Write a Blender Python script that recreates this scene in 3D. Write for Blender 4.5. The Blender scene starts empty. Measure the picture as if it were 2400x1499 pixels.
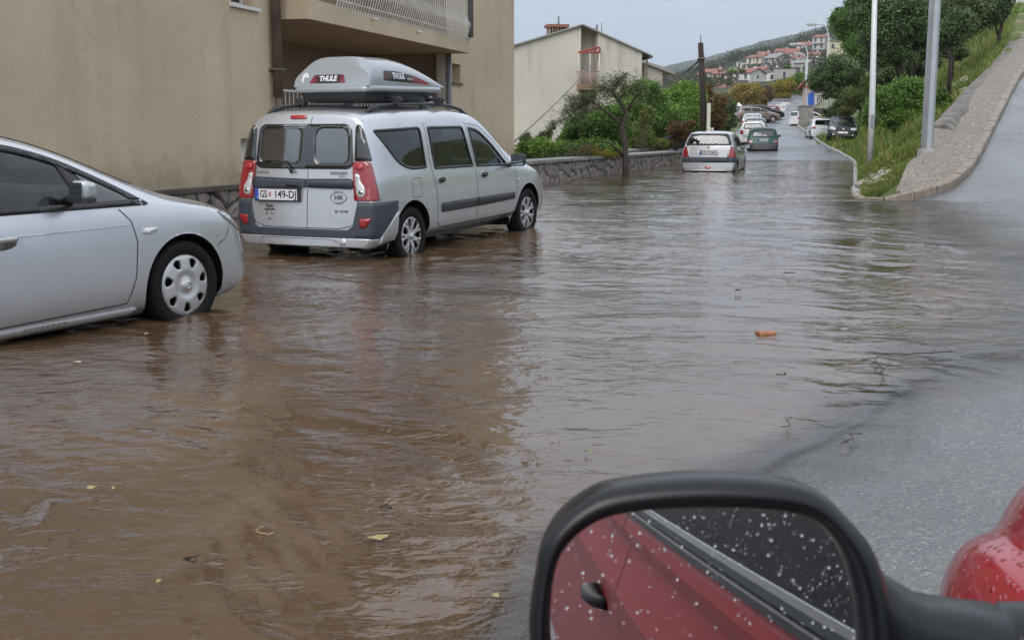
import bpy, bmesh, math, random
import numpy as np
from mathutils import Vector, Matrix, geometry
from mathutils.bvhtree import BVHTree
rnd = random.Random(7)
SC = bpy.context.scene
COL = SC.collection
PI = math.pi
R = math.radians

# ------------------------------------------------------------------ camera
CAM_H = 1.3
FPX = 2700.0
PITCH = math.atan(429.5 / FPX)
cam_d = bpy.data.cameras.new('camera')
cam = bpy.data.objects.new('camera', cam_d)
COL.objects.link(cam)
cam.location = (0, 0, CAM_H)
cam.rotation_euler = (PI / 2 - PITCH, 0, 0)
cam_d.sensor_width = 36.0
cam_d.lens = 36.0 * FPX / 2400
cam_d.clip_start = 0.05
cam_d.clip_end = 9000
cam_d.dof.use_dof = True
cam_d.dof.focus_distance = 14.0
cam_d.dof.aperture_fstop = 17.0
SC.camera = cam

def W(px, py, Y=None, z=None):
    """world point seen at photo pixel (px,py) at forward distance Y or height z"""
    a = (px - 1200) / FPX
    b = (749.5 - py) / FPX
    d = Vector((a, math.cos(PITCH) + b * math.sin(PITCH), -math.sin(PITCH) + b * math.cos(PITCH)))
    t = Y / d.y if Y is not None else (z - CAM_H) / d.z
    return Vector((0, 0, CAM_H)) + d * t

# ------------------------------------------------------------------ world, sun, exposure
SUN_EL, SUN_AZ = R(38), R(205)
world = bpy.data.worlds.new('World')
SC.world = world
world.use_nodes = True
wt = world.node_tree
wt.nodes.clear()
wo = wt.nodes.new('ShaderNodeOutputWorld')
wb = wt.nodes.new('ShaderNodeBackground')
sky = wt.nodes.new('ShaderNodeTexSky')
sky.sky_type = 'NISHITA'
sky.sun_disc = False
sky.sun_elevation = SUN_EL
sky.sun_rotation = SUN_AZ
sky.air_density = 1.0
sky.dust_density = 4.0
# an overcast deck: the clear-sky model is mostly hidden behind an even grey-blue cloud layer
tc = wt.nodes.new('ShaderNodeTexCoord')
sep = wt.nodes.new('ShaderNodeSeparateXYZ')
ramp = wt.nodes.new('ShaderNodeValToRGB')
re_ = ramp.color_ramp.elements
re_[0].position = 0.0; re_[0].color = (5.3, 6.3, 7.4, 1)
re_[1].position = 0.9; re_[1].color = (11.0, 11.6, 12.6, 1)
e2_ = re_.new(.38); e2_.color = (9.6, 10.4, 11.6, 1)
e_ = re_.new(.13); e_.color = (5.8, 6.8, 8.0, 1)
cn = wt.nodes.new('ShaderNodeTexNoise')
cn.inputs['Scale'].default_value = 2.2
cn.inputs['Detail'].default_value = 4
cr = wt.nodes.new('ShaderNodeMapRange')
cr.inputs['From Min'].default_value = 0.3
cr.inputs['From Max'].default_value = 0.7
cr.inputs['To Min'].default_value = 0.9
cr.inputs['To Max'].default_value = 1.1
mul = wt.nodes.new('ShaderNodeMix'); mul.data_type = 'RGBA'; mul.blend_type = 'MULTIPLY'
mul.inputs[0].default_value = 1.0
mixs = wt.nodes.new('ShaderNodeMix'); mixs.data_type = 'RGBA'
mixs.inputs[0].default_value = 0.88
wt.links.new(tc.outputs['Generated'], sep.inputs[0])
wt.links.new(sep.outputs['Z'], ramp.inputs[0])
wt.links.new(tc.outputs['Generated'], cn.inputs['Vector'])
wt.links.new(cn.outputs['Fac'], cr.inputs[0])
wt.links.new(ramp.outputs[0], mul.inputs[6])
wt.links.new(cr.outputs[0], mul.inputs[7])
wt.links.new(sky.outputs[0], mixs.inputs[6])
wt.links.new(mul.outputs[2], mixs.inputs[7])
wt.links.new(mixs.outputs[2], wb.inputs['Color'])
wb.inputs['Strength'].default_value = 0.083
wt.links.new(wb.outputs[0], wo.inputs[0])
sun_d = bpy.data.lights.new('sun', 'SUN')
sun_d.energy = 1.2
sun_d.angle = R(40)
sun_d.color = (1, .97, .93)
sun = bpy.data.objects.new('sun', sun_d)
COL.objects.link(sun)
sun.rotation_euler = (PI / 2 - SUN_EL, 0, PI - SUN_AZ)
SC.view_settings.view_transform = 'Standard'
SC.view_settings.look = 'None'
SC.view_settings.gamma = 1
SC.view_settings.exposure = 0.58
SC.render.engine = 'CYCLES'
SC.cycles.max_bounces = 8
SC.cycles.transparent_max_bounces = 24

# ------------------------------------------------------------------ materials
MATS = {}
def mat(name, col=(.5, .5, .5), rough=.6, metal=0., spec=.5, coat=0., bump=0., bscale=50., var=0., vscale=5., col2=None, coords='Object', alpha=None, emit=None, detail=4, stretch=None, trans=0.):
    if name in MATS: return MATS[name]
    m = bpy.data.materials.new(name); m.use_nodes = True
    nt = m.node_tree; p = nt.nodes['Principled BSDF']
    p.inputs['Base Color'].default_value = (*col, 1)
    p.inputs['Roughness'].default_value = rough
    p.inputs['Metallic'].default_value = metal
    p.inputs['Specular IOR Level'].default_value = spec
    p.inputs['Coat Weight'].default_value = coat
    p.inputs['Coat Roughness'].default_value = .04
    if trans: p.inputs['Transmission Weight'].default_value = trans
    if emit:
        p.inputs['Emission Color'].default_value = (*emit, 1); p.inputs['Emission Strength'].default_value = 1
    if bump or var:
        tcn = nt.nodes.new('ShaderNodeTexCoord')
        src = tcn.outputs[coords]
        if stretch:
            mp = nt.nodes.new('ShaderNodeMapping'); mp.inputs['Scale'].default_value = stretch
            nt.links.new(src, mp.inputs[0]); src = mp.outputs[0]
    if bump:
        n = nt.nodes.new('ShaderNodeTexNoise'); n.inputs['Scale'].default_value = bscale; n.inputs['Detail'].default_value = detail
        b = nt.nodes.new('ShaderNodeBump'); b.inputs['Strength'].default_value = min(1, bump); b.inputs['Distance'].default_value = .02 * max(1, bump)
        nt.links.new(src, n.inputs['Vector']); nt.links.new(n.outputs['Fac'], b.inputs['Height']); nt.links.new(b.outputs[0], p.inputs['Normal'])
    if var:
        n2 = nt.nodes.new('ShaderNodeTexNoise'); n2.inputs['Scale'].default_value = vscale; n2.inputs['Detail'].default_value = 6
        rp = nt.nodes.new('ShaderNodeValToRGB')
        c2 = col2 or tuple(c * (1 - var) for c in col)
        rp.color_ramp.elements[0].position = .35; rp.color_ramp.elements[0].color = (*c2, 1)
        rp.color_ramp.elements[1].position = .65; rp.color_ramp.elements[1].color = (*col, 1)
        nt.links.new(src, n2.inputs['Vector']); nt.links.new(n2.outputs['Fac'], rp.inputs[0]); nt.links.new(rp.outputs[0], p.inputs['Base Color'])
    MATS[name] = m
    return m

class NT:
    """tiny node-graph helper"""
    def __init__(s, name):
        s.m = bpy.data.materials.new(name); s.m.use_nodes = True
        s.t = s.m.node_tree; s.p = s.t.nodes['Principled BSDF']; s.o = s.t.nodes['Material Output']
        MATS[name] = s.m
    def n(s, typ, **kw):
        nd = s.t.nodes.new('ShaderNode' + typ)
        for k, v in kw.items():
            if k in nd.inputs.keys() if not k.startswith('_') else False: pass
            setattr(nd, k, v)
        return nd
    def l(s, a, b): s.t.links.new(a, b)
    def val(s, nd, key, v): nd.inputs[key].default_value = v; return nd
    def noise(s, vec, scale, detail=4, rough=.5, dist=0):
        n = s.t.nodes.new('ShaderNodeTexNoise'); n.inputs['Scale'].default_value = scale; n.inputs['Detail'].default_value = detail
        n.inputs['Roughness'].default_value = rough; n.inputs['Distortion'].default_value = dist
        if vec: s.l(vec, n.inputs['Vector'])
        return n.outputs['Fac']
    def ramp(s, fac, stops):
        r = s.t.nodes.new('ShaderNodeValToRGB'); e = r.color_ramp.elements
        while len(e) < len(stops): e.new(.5)
        for i, (p, c) in enumerate(stops):
            e[i].position = p; e[i].color = (*c, 1) if len(c) == 3 else c
        s.l(fac, r.inputs[0]); return r.outputs[0]
    def mapr(s, fac, a, b, c=0, d=1):
        r = s.t.nodes.new('ShaderNodeMapRange'); r.inputs[1].default_value = a; r.inputs[2].default_value = b; r.inputs[3].default_value = c; r.inputs[4].default_value = d
        s.l(fac, r.inputs[0]); return r.outputs[0]
    def mix(s, fac, a, b, mode='MIX'):
        r = s.t.nodes.new('ShaderNodeMix'); r.data_type = 'RGBA'; r.blend_type = mode
        for k, v in ((0, fac), (6, a), (7, b)):
            if isinstance(v, (int, float)): r.inputs[k].default_value = v
            elif isinstance(v, tuple): r.inputs[k].default_value = (*v, 1)
            else: s.l(v, r.inputs[k])
        return r.outputs[2]
    def math(s, op, a, b=0):
        r = s.t.nodes.new('ShaderNodeMath'); r.operation = op
        for k, v in ((0, a), (1, b)):
            if isinstance(v, (int, float)): r.inputs[k].default_value = v
            else: s.l(v, r.inputs[k])
        return r.outputs[0]
    def co(s, which='Object', scale=None, rot=None):
        t = s.t.nodes.new('ShaderNodeTexCoord'); o = t.outputs[which]
        if which == 'World':
            pass
        if scale or rot:
            m = s.t.nodes.new('ShaderNodeMapping')
            if scale: m.inputs['Scale'].default_value = scale
            if rot: m.inputs['Rotation'].default_value = rot
            s.l(o, m.inputs[0]); o = m.outputs[0]
        return o
    def bump(s, h, strength, dist, normal=None):
        b = s.t.nodes.new('ShaderNodeBump'); b.inputs['Strength'].default_value = strength; b.inputs['Distance'].default_value = dist
        s.l(h, b.inputs['Height'])
        if normal: s.l(normal, b.inputs['Normal'])
        return b.outputs[0]

def glass_mat(name, tint=(.45, .5, .5), rough=.01, boost=1.6):
    g = NT(name); t = g.t; t.nodes.remove(g.p)
    tr = t.nodes.new('ShaderNodeBsdfTransparent'); tr.inputs[0].default_value = (*tint, 1)
    gl = t.nodes.new('ShaderNodeBsdfGlossy'); gl.inputs['Roughness'].default_value = rough; gl.inputs[0].default_value = (.95, .97, 1, 1)
    fr = t.nodes.new('ShaderNodeFresnel'); fr.inputs[0].default_value = boost
    mx = t.nodes.new('ShaderNodeMixShader')
    g.l(fr.outputs[0], mx.inputs[0]); g.l(tr.outputs[0], mx.inputs[1]); g.l(gl.outputs[0], mx.inputs[2]); g.l(mx.outputs[0], g.o.inputs[0])
    return g.m

# ------------------------------------------------------------------ object helpers
def link(o, parent=None):
    COL.objects.link(o)
    if parent is not None: o.parent = parent
    return o
def tag(o, label=None, cat=None, group=None, kind=None):
    if label: o['label'] = label
    if cat: o['category'] = cat
    if group: o['group'] = group
    if kind: o['kind'] = kind
    return o
def thing(name, label, cat, loc=(0, 0, 0), rz=0, rx=0, ry=0, group=None):
    o = bpy.data.objects.new(name, None); o.empty_display_size = .2
    COL.objects.link(o); o.location = loc; o.rotation_euler = (rx, ry, rz)
    return tag(o, label, cat, group)
def mk(name, verts, faces, m=None, parent=None, smooth=False, uv=None):
    me = bpy.data.meshes.new(name)
    me.from_pydata([tuple(v) for v in verts], [], faces)
    if smooth: me.polygons.foreach_set('use_smooth', [True] * len(me.polygons))
    if m:
        for mm in (m if isinstance(m, (list, tuple)) else [m]): me.materials.append(mm)
    me.update()
    return link(bpy.data.objects.new(name, me), parent)
def mk_np(name, V, Fq, m=None, parent=None, smooth=False):
    """fast mesh from numpy verts (n,3) and quads/tris (k,4|3)"""
    me = bpy.data.meshes.new(name)
    n = len(V); k, c = Fq.shape
    me.vertices.add(n); me.vertices.foreach_set('co', np.asarray(V, np.float32).ravel())
    me.loops.add(k * c); me.loops.foreach_set('vertex_index', np.asarray(Fq, np.int32).ravel())
    me.polygons.add(k); me.polygons.foreach_set('loop_start', np.arange(0, k * c, c, dtype=np.int32))
    me.polygons.foreach_set('loop_total', np.full(k, c, np.int32))
    if smooth: me.polygons.foreach_set('use_smooth', np.ones(k, bool))
    if m:
        for mm in (m if isinstance(m, (list, tuple)) else [m]): me.materials.append(mm)
    me.update(calc_edges=True); me.validate()
    return link(bpy.data.objects.new(name, me), parent)
def finish(bm, name, m, parent=None, smooth=False):
    me = bpy.data.meshes.new(name)
    bmesh.ops.recalc_face_normals(bm, faces=bm.faces[:])
    if smooth:
        for f in bm.faces: f.smooth = True
    bm.to_mesh(me); bm.free()
    for mm in (m if isinstance(m, (list, tuple)) else [m]): me.materials.append(mm)
    return link(bpy.data.objects.new(name, me), parent)
def bbox(bm, lo, hi, bev=0, seg=2, M=None):
    r = bmesh.ops.create_cube(bm, size=1)
    vs = r['verts']
    c = [(a + b) / 2 for a, b in zip(lo, hi)]; s = [abs(b - a) for a, b in zip(lo, hi)]
    for v in vs: v.co = Vector((v.co.x * s[0] + c[0], v.co.y * s[1] + c[1], v.co.z * s[2] + c[2]))
    if bev:
        es = list({e for v in vs for e in v.link_edges})
        r = bmesh.ops.bevel(bm, geom=es, offset=bev, segments=seg, affect='EDGES', profile=.5)
        vs = list({v for f in r['faces'] for v in f.verts} | {v for v in vs if v.is_valid})
    if M is not None:
        for v in vs: v.co = M @ v.co
    return vs
def box(name, lo, hi, m, parent=None, bev=0, seg=2, M=None):
    bm = bmesh.new(); bbox(bm, lo, hi, bev, seg, M)
    return finish(bm, name, m, parent, smooth=False)
def btube(bm, pts, rad, seg=8, cap=True):
    pts = [Vector(p) for p in pts]; n = len(pts)
    rads = rad if isinstance(rad, (list, tuple)) else [rad] * n
    rings = []; up = None
    for i, p in enumerate(pts):
        d = (pts[min(i + 1, n - 1)] - pts[max(i - 1, 0)]).normalized()
        if up is None: up = Vector((0, 0, 1)) if abs(d.z) < .9 else Vector((1, 0, 0))
        x = d.cross(up).normalized(); y = x.cross(d).normalized(); up = y
        rings.append([bm.verts.new(p + (x * math.cos(2 * PI * k / seg) + y * math.sin(2 * PI * k / seg)) * rads[i]) for k in range(seg)])
    for a, b in zip(rings, rings[1:]):
        for k in range(seg):
            f = bm.faces.new((a[k], a[(k + 1) % seg], b[(k + 1) % seg], b[k])); f.smooth = True
    if cap and seg > 2:
        bm.faces.new(rings[0][::-1]); bm.faces.new(rings[-1])
def tube(name, pts, rad, m, parent=None, seg=8):
    bm = bmesh.new(); btube(bm, pts, rad, seg); return finish(bm, name, m, parent)
def blathe(bm, prof, seg=48, axis='x', c=(0, 0, 0)):
    """prof: list of (axial, radius)"""
    rings = []
    for a, r in prof:
        ring = []
        for k in range(seg):
            t = 2 * PI * k / seg
            if axis == 'x': co = (a, r * math.cos(t), r * math.sin(t))
            elif axis == 'z': co = (r * math.cos(t), r * math.sin(t), a)
            else: co = (r * math.cos(t), a, r * math.sin(t))
            ring.append(bm.verts.new(Vector(co) + Vector(c)))
        rings.append(ring)
    for a, b in zip(rings, rings[1:]):
        for k in range(seg):
            f = bm.faces.new((a[k], a[(k + 1) % seg], b[(k + 1) % seg], b[k])); f.smooth = True
    return rings
def copy_tree(o, parent=None, name=None):
    c = o.copy(); COL.objects.link(c); c.parent = parent
    c.matrix_parent_inverse = o.matrix_parent_inverse
    for ch in list(o.children): copy_tree(ch, c)
    return c

# 2D helpers -------------------------------------------------------
def rpoly(pts, r, n=5):
    """round polygon corners; r scalar or list"""
    out = []; N = len(pts)
    for i in range(N):
        p = Vector(pts[i][:2]); a = Vector(pts[i - 1][:2]) - p; b = Vector(pts[(i + 1) % N][:2]) - p
        ri = r[i] if isinstance(r, (list, tuple)) else r
        la, lb = a.length, b.length
        ri = min(ri, la * .48, lb * .48)
        if ri <= 1e-5: out.append(tuple(p)); continue
        pa = p + a.normalized() * ri; pb = p + b.normalized() * ri
        for k in range(n + 1):
            t = k / n
            out.append(tuple(pa * (1 - t) ** 2 + p * 2 * t * (1 - t) + pb * t * t))
    return out
def area(p): return .5 * sum(p[i - 1][0] * p[i][1] - p[i][0] * p[i - 1][1] for i in range(len(p)))
def inset(p, d):
    s = 1 if area(p) > 0 else -1
    out = []; N = len(p)
    for i in range(N):
        a = Vector(p[i]) - Vector(p[i - 1]); b = Vector(p[(i + 1) % N]) - Vector(p[i])
        if a.length < 1e-6 or b.length < 1e-6: out.append(tuple(p[i])); continue
        a.normalize(); b.normalize()
        na = Vector((-a.y, a.x)); nb = Vector((-b.y, b.x)); n = na + nb
        if n.length < 1e-4: n = na
        n.normalize(); k = max(.4, n.dot(na))
        out.append(tuple(Vector(p[i]) + n * (d * s / k)))
    return out
def inpoly(P, poly):
    """vectorised point-in-polygon, P (n,2)"""
    P = np.asarray(P, float).reshape(-1, 2); x, y = P[:, 0], P[:, 1]; ins = np.zeros(len(P), bool)
    n = len(poly)
    for i in range(n):
        x1, y1 = poly[i - 1]; x2, y2 = poly[i]
        if y1 == y2: continue
        c = ((y1 > y) != (y2 > y)) & (x < (x2 - x1) * (y - y1) / (y2 - y1) + x1)
        ins ^= c
    return ins
def resample(poly, h):
    out = []
    for i in range(len(poly)):
        a = Vector(poly[i][:2]); b = Vector(poly[(i + 1) % len(poly)][:2]); n = max(1, int((b - a).length / h))
        for k in range(n): out.append(tuple(a + (b - a) * k / n))
    return out
def tri2d(poly, holes=(), h=.04):
    """triangulate polygon with holes and interior points; returns verts2d, tris, loops"""
    loops = [resample(poly, h)] + [resample(q, h) for q in holes]
    V = []; E = []; idx = []
    for L in loops:
        s = len(V); V += L; E += [(s + i, s + (i + 1) % len(L)) for i in range(len(L))]
    A = np.array(loops[0]); lo, hi = A.min(0), A.max(0)
    gx = np.arange(lo[0] + h * .37, hi[0], h); gy = np.arange(lo[1] + h * .41, hi[1], h)
    if len(gx) and len(gy):
        G = np.stack(np.meshgrid(gx, gy), -1).reshape(-1, 2)
        keep = inpoly(G, loops[0])
        for q in loops[1:]: keep &= ~inpoly(G, q)
        G = G[keep]
        if len(G):
            B = np.array(V)
            d = np.full(len(G), 9e9)
            for b in B: d = np.minimum(d, np.hypot(G[:, 0] - b[0], G[:, 1] - b[1]))
            G = G[d > h * .45]
            V += [tuple(g) for g in G]
    r = geometry.delaunay_2d_cdt([Vector(v) for v in V], E, [], 0, 1e-6)
    ov, oe, of = r[0], r[1], r[2]
    P = np.array([tuple(v) for v in ov]); T = [f for f in of if len(f) == 3]
    C = np.array([P[list(f)].mean(0) for f in T])
    keep = inpoly(C, loops[0])
    for q in loops[1:]: keep &= ~inpoly(C, q)
    T = [f for f, k in zip(T, keep) if k]
    return P, T
def slab2d(name, poly, fn, m, parent=None, holes=(), h=.04, thick=0, smooth=True):
    """mesh from polygon mapped by fn(u,v)->(Vector, normal)."""
    P, T = tri2d(poly, holes, h)
    V = []; Nn = []
    for u, v in P:
        p, n = fn(u, v); V.append(p); Nn.append(n)
    T = [tuple(t) for t in T]
    # orient
    if T:
        a, b, c = (V[i] for i in T[0])
        if (b - a).cross(c - a).dot(Nn[T[0][0]]) < 0: T = [t[::-1] for t in T]
    me = []; faces = list(T)
    if thick:
        cnt = {}
        for t in T:
            for i in range(3):
                e = (t[i], t[(i + 1) % 3]); cnt[e] = cnt.get(e, 0) + 1
        base = len(V); mp = {}
        for (a, b) in list(cnt):
            if (b, a) not in cnt:
                for q in (a, b):
                    if q not in mp: mp[q] = len(V); V.append(V[q] - Nn[q] * thick)
                faces.append((b, a, mp[a], mp[b]))
    o = mk(name, V, faces, m, parent, smooth=False)
    if smooth:
        nt_ = len(T)
        fl = [i < nt_ for i in range(len(faces))]
        o.data.polygons.foreach_set('use_smooth', fl)
    return o

# text as mesh ---------------------------------------------------------------
def text_mesh(name, s, size, fn, m, parent=None, depth=.001, width=None, shear=0, bold=0, spacing=1):
    cu = bpy.data.curves.new(name, 'FONT'); cu.body = s; cu.size = size; cu.align_x = 'CENTER'; cu.align_y = 'CENTER'
    cu.shear = shear; cu.offset = bold; cu.space_character = spacing
    o = bpy.data.objects.new(name, cu); COL.objects.link(o)
    dg = bpy.context.evaluated_depsgraph_get()
    me = bpy.data.meshes.new_from_object(o.evaluated_get(dg))
    bpy.data.objects.remove(o)
    xs = [v.co.x for v in me.vertices]
    k = 1
    if width and xs: k = width / (max(xs) - min(xs))
    for v in me.vertices:
        p, n = fn(v.co.x * k, v.co.y); v.co = p + n * depth
    me.materials.clear(); me.materials.append(m)
    o = bpy.data.objects.new(name, me)
    return link(o, parent)

# numpy value noise ---------------------------------------------------------------
_P = np.random.RandomState(3).rand(256, 256).astype(np.float64)
def vnoise(x, y):
    xi = np.floor(x).astype(int); yi = np.floor(y).astype(int); fx = x - xi; fy = y - yi
    fx = fx * fx * fx * (fx * (fx * 6 - 15) + 10); fy = fy * fy * fy * (fy * (fy * 6 - 15) + 10)
    a = _P[xi % 256, yi % 256]; b = _P[(xi + 1) % 256, yi % 256]; c = _P[xi % 256, (yi + 1) % 256]; d = _P[(xi + 1) % 256, (yi + 1) % 256]
    return (a * (1 - fx) + b * fx) * (1 - fy) + (c * (1 - fx) + d * fx) * fy
def fbm(x, y, o=4):
    s = 0; a = .5
    for i in range(o):
        s = s + a * (vnoise(x * 2 ** i + 17 * i, y * 2 ** i + 31 * i) - .5); a *= .5
    return s
# ------------------------------------------------------------------ setting: profiles along the street
K = 2734.0
def interp(t, xs, ys): return np.interp(t, xs, ys)
WZ_D = [0, 12, 15, 20, 36, 50, 60]; WZ_Z = [.07, .07, .13, .17, .21, .30, .40]
def wz(Y): return np.interp(Y, WZ_D, WZ_Z)
RZ_D = [0, 12, 15, 20, 30, 42, 52, 60, 72, 90, 110, 142, 200, 250]
RZ_Z = [-.04, -.04, 0, .03, .06, .14, .33, .48, .85, 1.5, 2.5, 4.0, 8.2, 12.5]
def roadz(Y): return np.interp(Y, RZ_D, RZ_Z)
E_D = [20.6, 22, 24.5, 30, 45, 52, 60, 72, 85, 100, 115, 142, 170, 200, 240]
E_R = [2080, 2008, 2002, 2003, 2003, 1985, 1945, 1914, 1893, 1868, 1864, 1868, 1880, 1890, 1905]
E_L = [900, 980, 1100, 1262, 1590, 1645, 1690, 1722, 1735, 1750, 1765, 1788, 1805, 1822, 1845]
def redge(Y): return (np.interp(Y, E_D, E_R) - 1200) / K * Y
def ledge(Y): return (np.interp(Y, E_D, E_L) - 1200) / K * Y

# terrain table: for each distance a list of (photo px across, world z)
TT = {
 12:  [(-6000, -.5), (-3000, -.5), (900, -.5), (2080, -.4), (2400, -.3), (9000, -.3)],
 20.5:[(-6000, -.6), (-2000, -.6), (1000, -.5), (2010, -.4), (2085, -.25), (2500, -.3), (9000, -.3)],
 22:  [(-6000, -.8), (1000, -.5), (2000, -.3), (2020, .1), (2118, .32), (2160, .2), (2600, 0), (9000, 1)],
 24.5:[(-6000, -1), (1100, -.5), (2000, -.25), (2014, .24), (2060, .42), (2140, .80), (2187, .95), (2230, .6), (2700, .6), (9000, 3)],
 30:  [(-6000, -3), (1100, -1), (1250, -.6), (2003, -.3), (2012, .2), (2050, .55), (2150, 1.5), (2242, 2.05), (2300, 1.8), (2800, 2.2), (9000, 5)],
 38:  [(-6000, -5), (1100, -1.4), (1430, -.6), (2003, -.2), (2012, .25), (2060, .8), (2150, 1.9), (2310, 3.4), (2360, 3.1), (3000, 4), (9000, 9)],
 46:  [(-6000, -7), (1200, -2), (1590, -.3), (1640, -.2), (2000, 0), (2010, .35), (2060, 1.1), (2200, 3), (2350, 4.7), (2420, 4.4), (3000, 6), (9000, 14)],
 60:  [(-6000, -9), (1200, -3), (1600, -.6), (1650, .45), (1690, .5), (1720, .1), (1943, .3), (1950, .62), (2010, .75), (2060, 1.6), (2200, 4.2), (2368, 7.1), (2500, 7.2), (9000, 20)],
 72:  [(-6000, -10), (1300, -4), (1600, -.6), (1690, .8), (1716, .85), (1735, .5), (1905, .6), (1918, 1.1), (1990, 1.25), (2050, 2.6), (2200, 6), (2370, 9.2), (2500, 10), (9000, 26)],
 90:  [(-6000, -12), (1300, -5), (1600, 0), (1690, 1.4), (1732, 1.5), (1750, 1.1), (1875, 1.2), (1888, 1.75), (1930, 2.2), (2050, 5), (2200, 9), (2375, 12.5), (9000, 34)],
 120: [(-6000, -14), (1300, -6), (1600, .5), (1700, 2.6), (1764, 2.9), (1780, 2.4), (1855, 2.5), (1868, 3.2), (1910, 4), (2050, 9), (2200, 14), (2400, 19), (9000, 48)],
 150: [(-6000, -16), (1300, -6), (1600, .5), (1720, 3.8), (1785, 4.4), (1865, 4.2), (1880, 5), (2050, 13), (2400, 25), (9000, 60)],
 200: [(-6000, -18), (1300, -6), (1600, 3), (1720, 6), (1815, 8), (1890, 8), (1910, 9.5), (2050, 19), (2400, 34), (9000, 75)],
 300: [(-6000, -18), (1300, -2), (1560, 6), (1660, 13), (1750, 14.2), (1850, 15.8), (1950, 20), (2100, 30), (2400, 50), (9000, 110)],
 440: [(-6000, -10), (1300, 4), (1560, 16), (1660, 18.8), (1750, 19.6), (1850, 22), (1950, 26.5), (2100, 36), (2400, 66), (9000, 170)],
 580: [(-6000, -6), (1300, 8), (1560, 27), (1660, 30), (1760, 33), (1850, 36.5), (1950, 42), (2400, 84), (9000, 220)],
 700: [(-6000, 0), (1200, 10), (1560, 31), (1620, 35), (1700, 43), (1800, 49.5), (1900, 57.5), (2000, 65), (2400, 100), (9000, 260)],
 900: [(-6000, 0), (1200, 14), (1560, 38), (1600, 43), (1700, 55), (1800, 64), (1900, 75), (2000, 85), (2400, 125), (9000, 300)],
 1200:[(-6000, -10), (1200, 0), (1560, 20), (1800, 40), (2000, 60), (2400, 110), (9000, 260)],
}
def build_terrain():
    Ds = sorted(TT)
    pxs = np.unique(np.concatenate([np.linspace(-6000, 0, 40), np.linspace(0, 1200, 30), np.linspace(1200, 1560, 40), np.linspace(1560, 2420, 260), np.linspace(2420, 4000, 60), np.linspace(4000, 9000, 40)]))
    d = [12]
    while d[-1] < 1200: d.append(d[-1] * 1.012 + .02)
    d = np.array(d); d[-1] = 1200
    rows = np.array([np.interp(pxs, [p for p, z in TT[k]], [z for p, z in TT[k]]) for k in Ds])
    Z = np.array([[0.0]])
    Zg = np.empty((len(d), len(pxs)))
    for j in range(len(pxs)): Zg[:, j] = np.interp(d, Ds, rows[:, j])
    U, Dd = np.meshgrid((pxs - 1200) / K, d)
    X = U * Dd
    off = np.minimum(1, np.maximum(0, np.minimum(abs(X - redge(Dd)), 99) - .6) / 3) * (X > redge(Dd)) + (X < ledge(Dd) - 1.0) * .6
    Zg = Zg + off * (fbm(X * .35, Dd * .35, 4) * .5 + fbm(X * 1.6, Dd * 1.6, 3) * .16) * np.where(Dd < 300, 1, 0)
    far = np.clip((Dd - 260) / 300, 0, 1)
    Zg += far * (fbm(X * .03, Dd * .03, 5) * 9 + fbm(X * .12, Dd * .12, 3) * 6)
    V = np.stack([X, Dd, Zg], -1).reshape(-1, 3)
    n, m = len(d), len(pxs)
    i = np.arange(n - 1)[:, None] * m + np.arange(m - 1)[None, :]
    Fq = np.stack([i, i + 1, i + m + 1, i + m], -1).reshape(-1, 4)
    return V, Fq, (pxs, d, Zg)
TV, TF, TG = build_terrain()
def tz(X, Y):
    pxs, d, Zg = TG
    p = X / Y * K + 1200
    j = int(np.clip(np.searchsorted(pxs, p) - 1, 0, len(pxs) - 2)); i = int(np.clip(np.searchsorted(d, Y) - 1, 0, len(d) - 2))
    a = (p - pxs[j]) / (pxs[j + 1] - pxs[j]); b = (Y - d[i]) / (d[i + 1] - d[i]); a = min(1, max(0, a)); b = min(1, max(0, b))
    return float((Zg[i, j] * (1 - a) + Zg[i, j + 1] * a) * (1 - b) + (Zg[i + 1, j] * (1 - a) + Zg[i + 1, j + 1] * a) * b)

g = NT('hillside_soil')
c = g.co('Object')
n1 = g.noise(c, .8, 6); n2 = g.noise(c, 12, 4); n3 = g.noise(c, .05, 5)
near = g.ramp(n1, [(.3, (.10, .13, .035)), (.46, (.07, .12, .03)), (.56, (.16, .14, .07)), (.68, (.30, .27, .20))])
near = g.mix(.35, near, g.ramp(n2, [(.3, (.05, .07, .02)), (.7, (.2, .2, .1))]))
farc = g.ramp(n3, [(.3, (.020, .032, .020)), (.5, (.034, .046, .028)), (.62, (.075, .068, .045)), (.75, (.04, .05, .03))])
sp = g.t.nodes.new('ShaderNodeSeparateXYZ'); g.l(c, sp.inputs[0])
f = g.mapr(sp.outputs['Y'], 200, 330)
g.l(g.mix(f, near, farc), g.p.inputs['Base Color'])
g.p.inputs['Roughness'].default_value = .9; g.p.inputs['Specular IOR Level'].default_value = .15
g.l(g.bump(n2, .6, .05), g.p.inputs['Normal'])
terr = mk_np('terrain', TV, TF, g.m, smooth=True)
tag(terr, kind='structure', label='grassy bank and hillside rising to the right of the flooded street')

# a big base ground under and behind everything
gb = mk('ground', [(-2500, -2500, -22), (2500, -2500, -22), (6000, 6500, -22), (-4000, 6500, -22)], [(0, 1, 2, 3)], MATS['hillside_soil'])
tag(gb, kind='structure')

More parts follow.
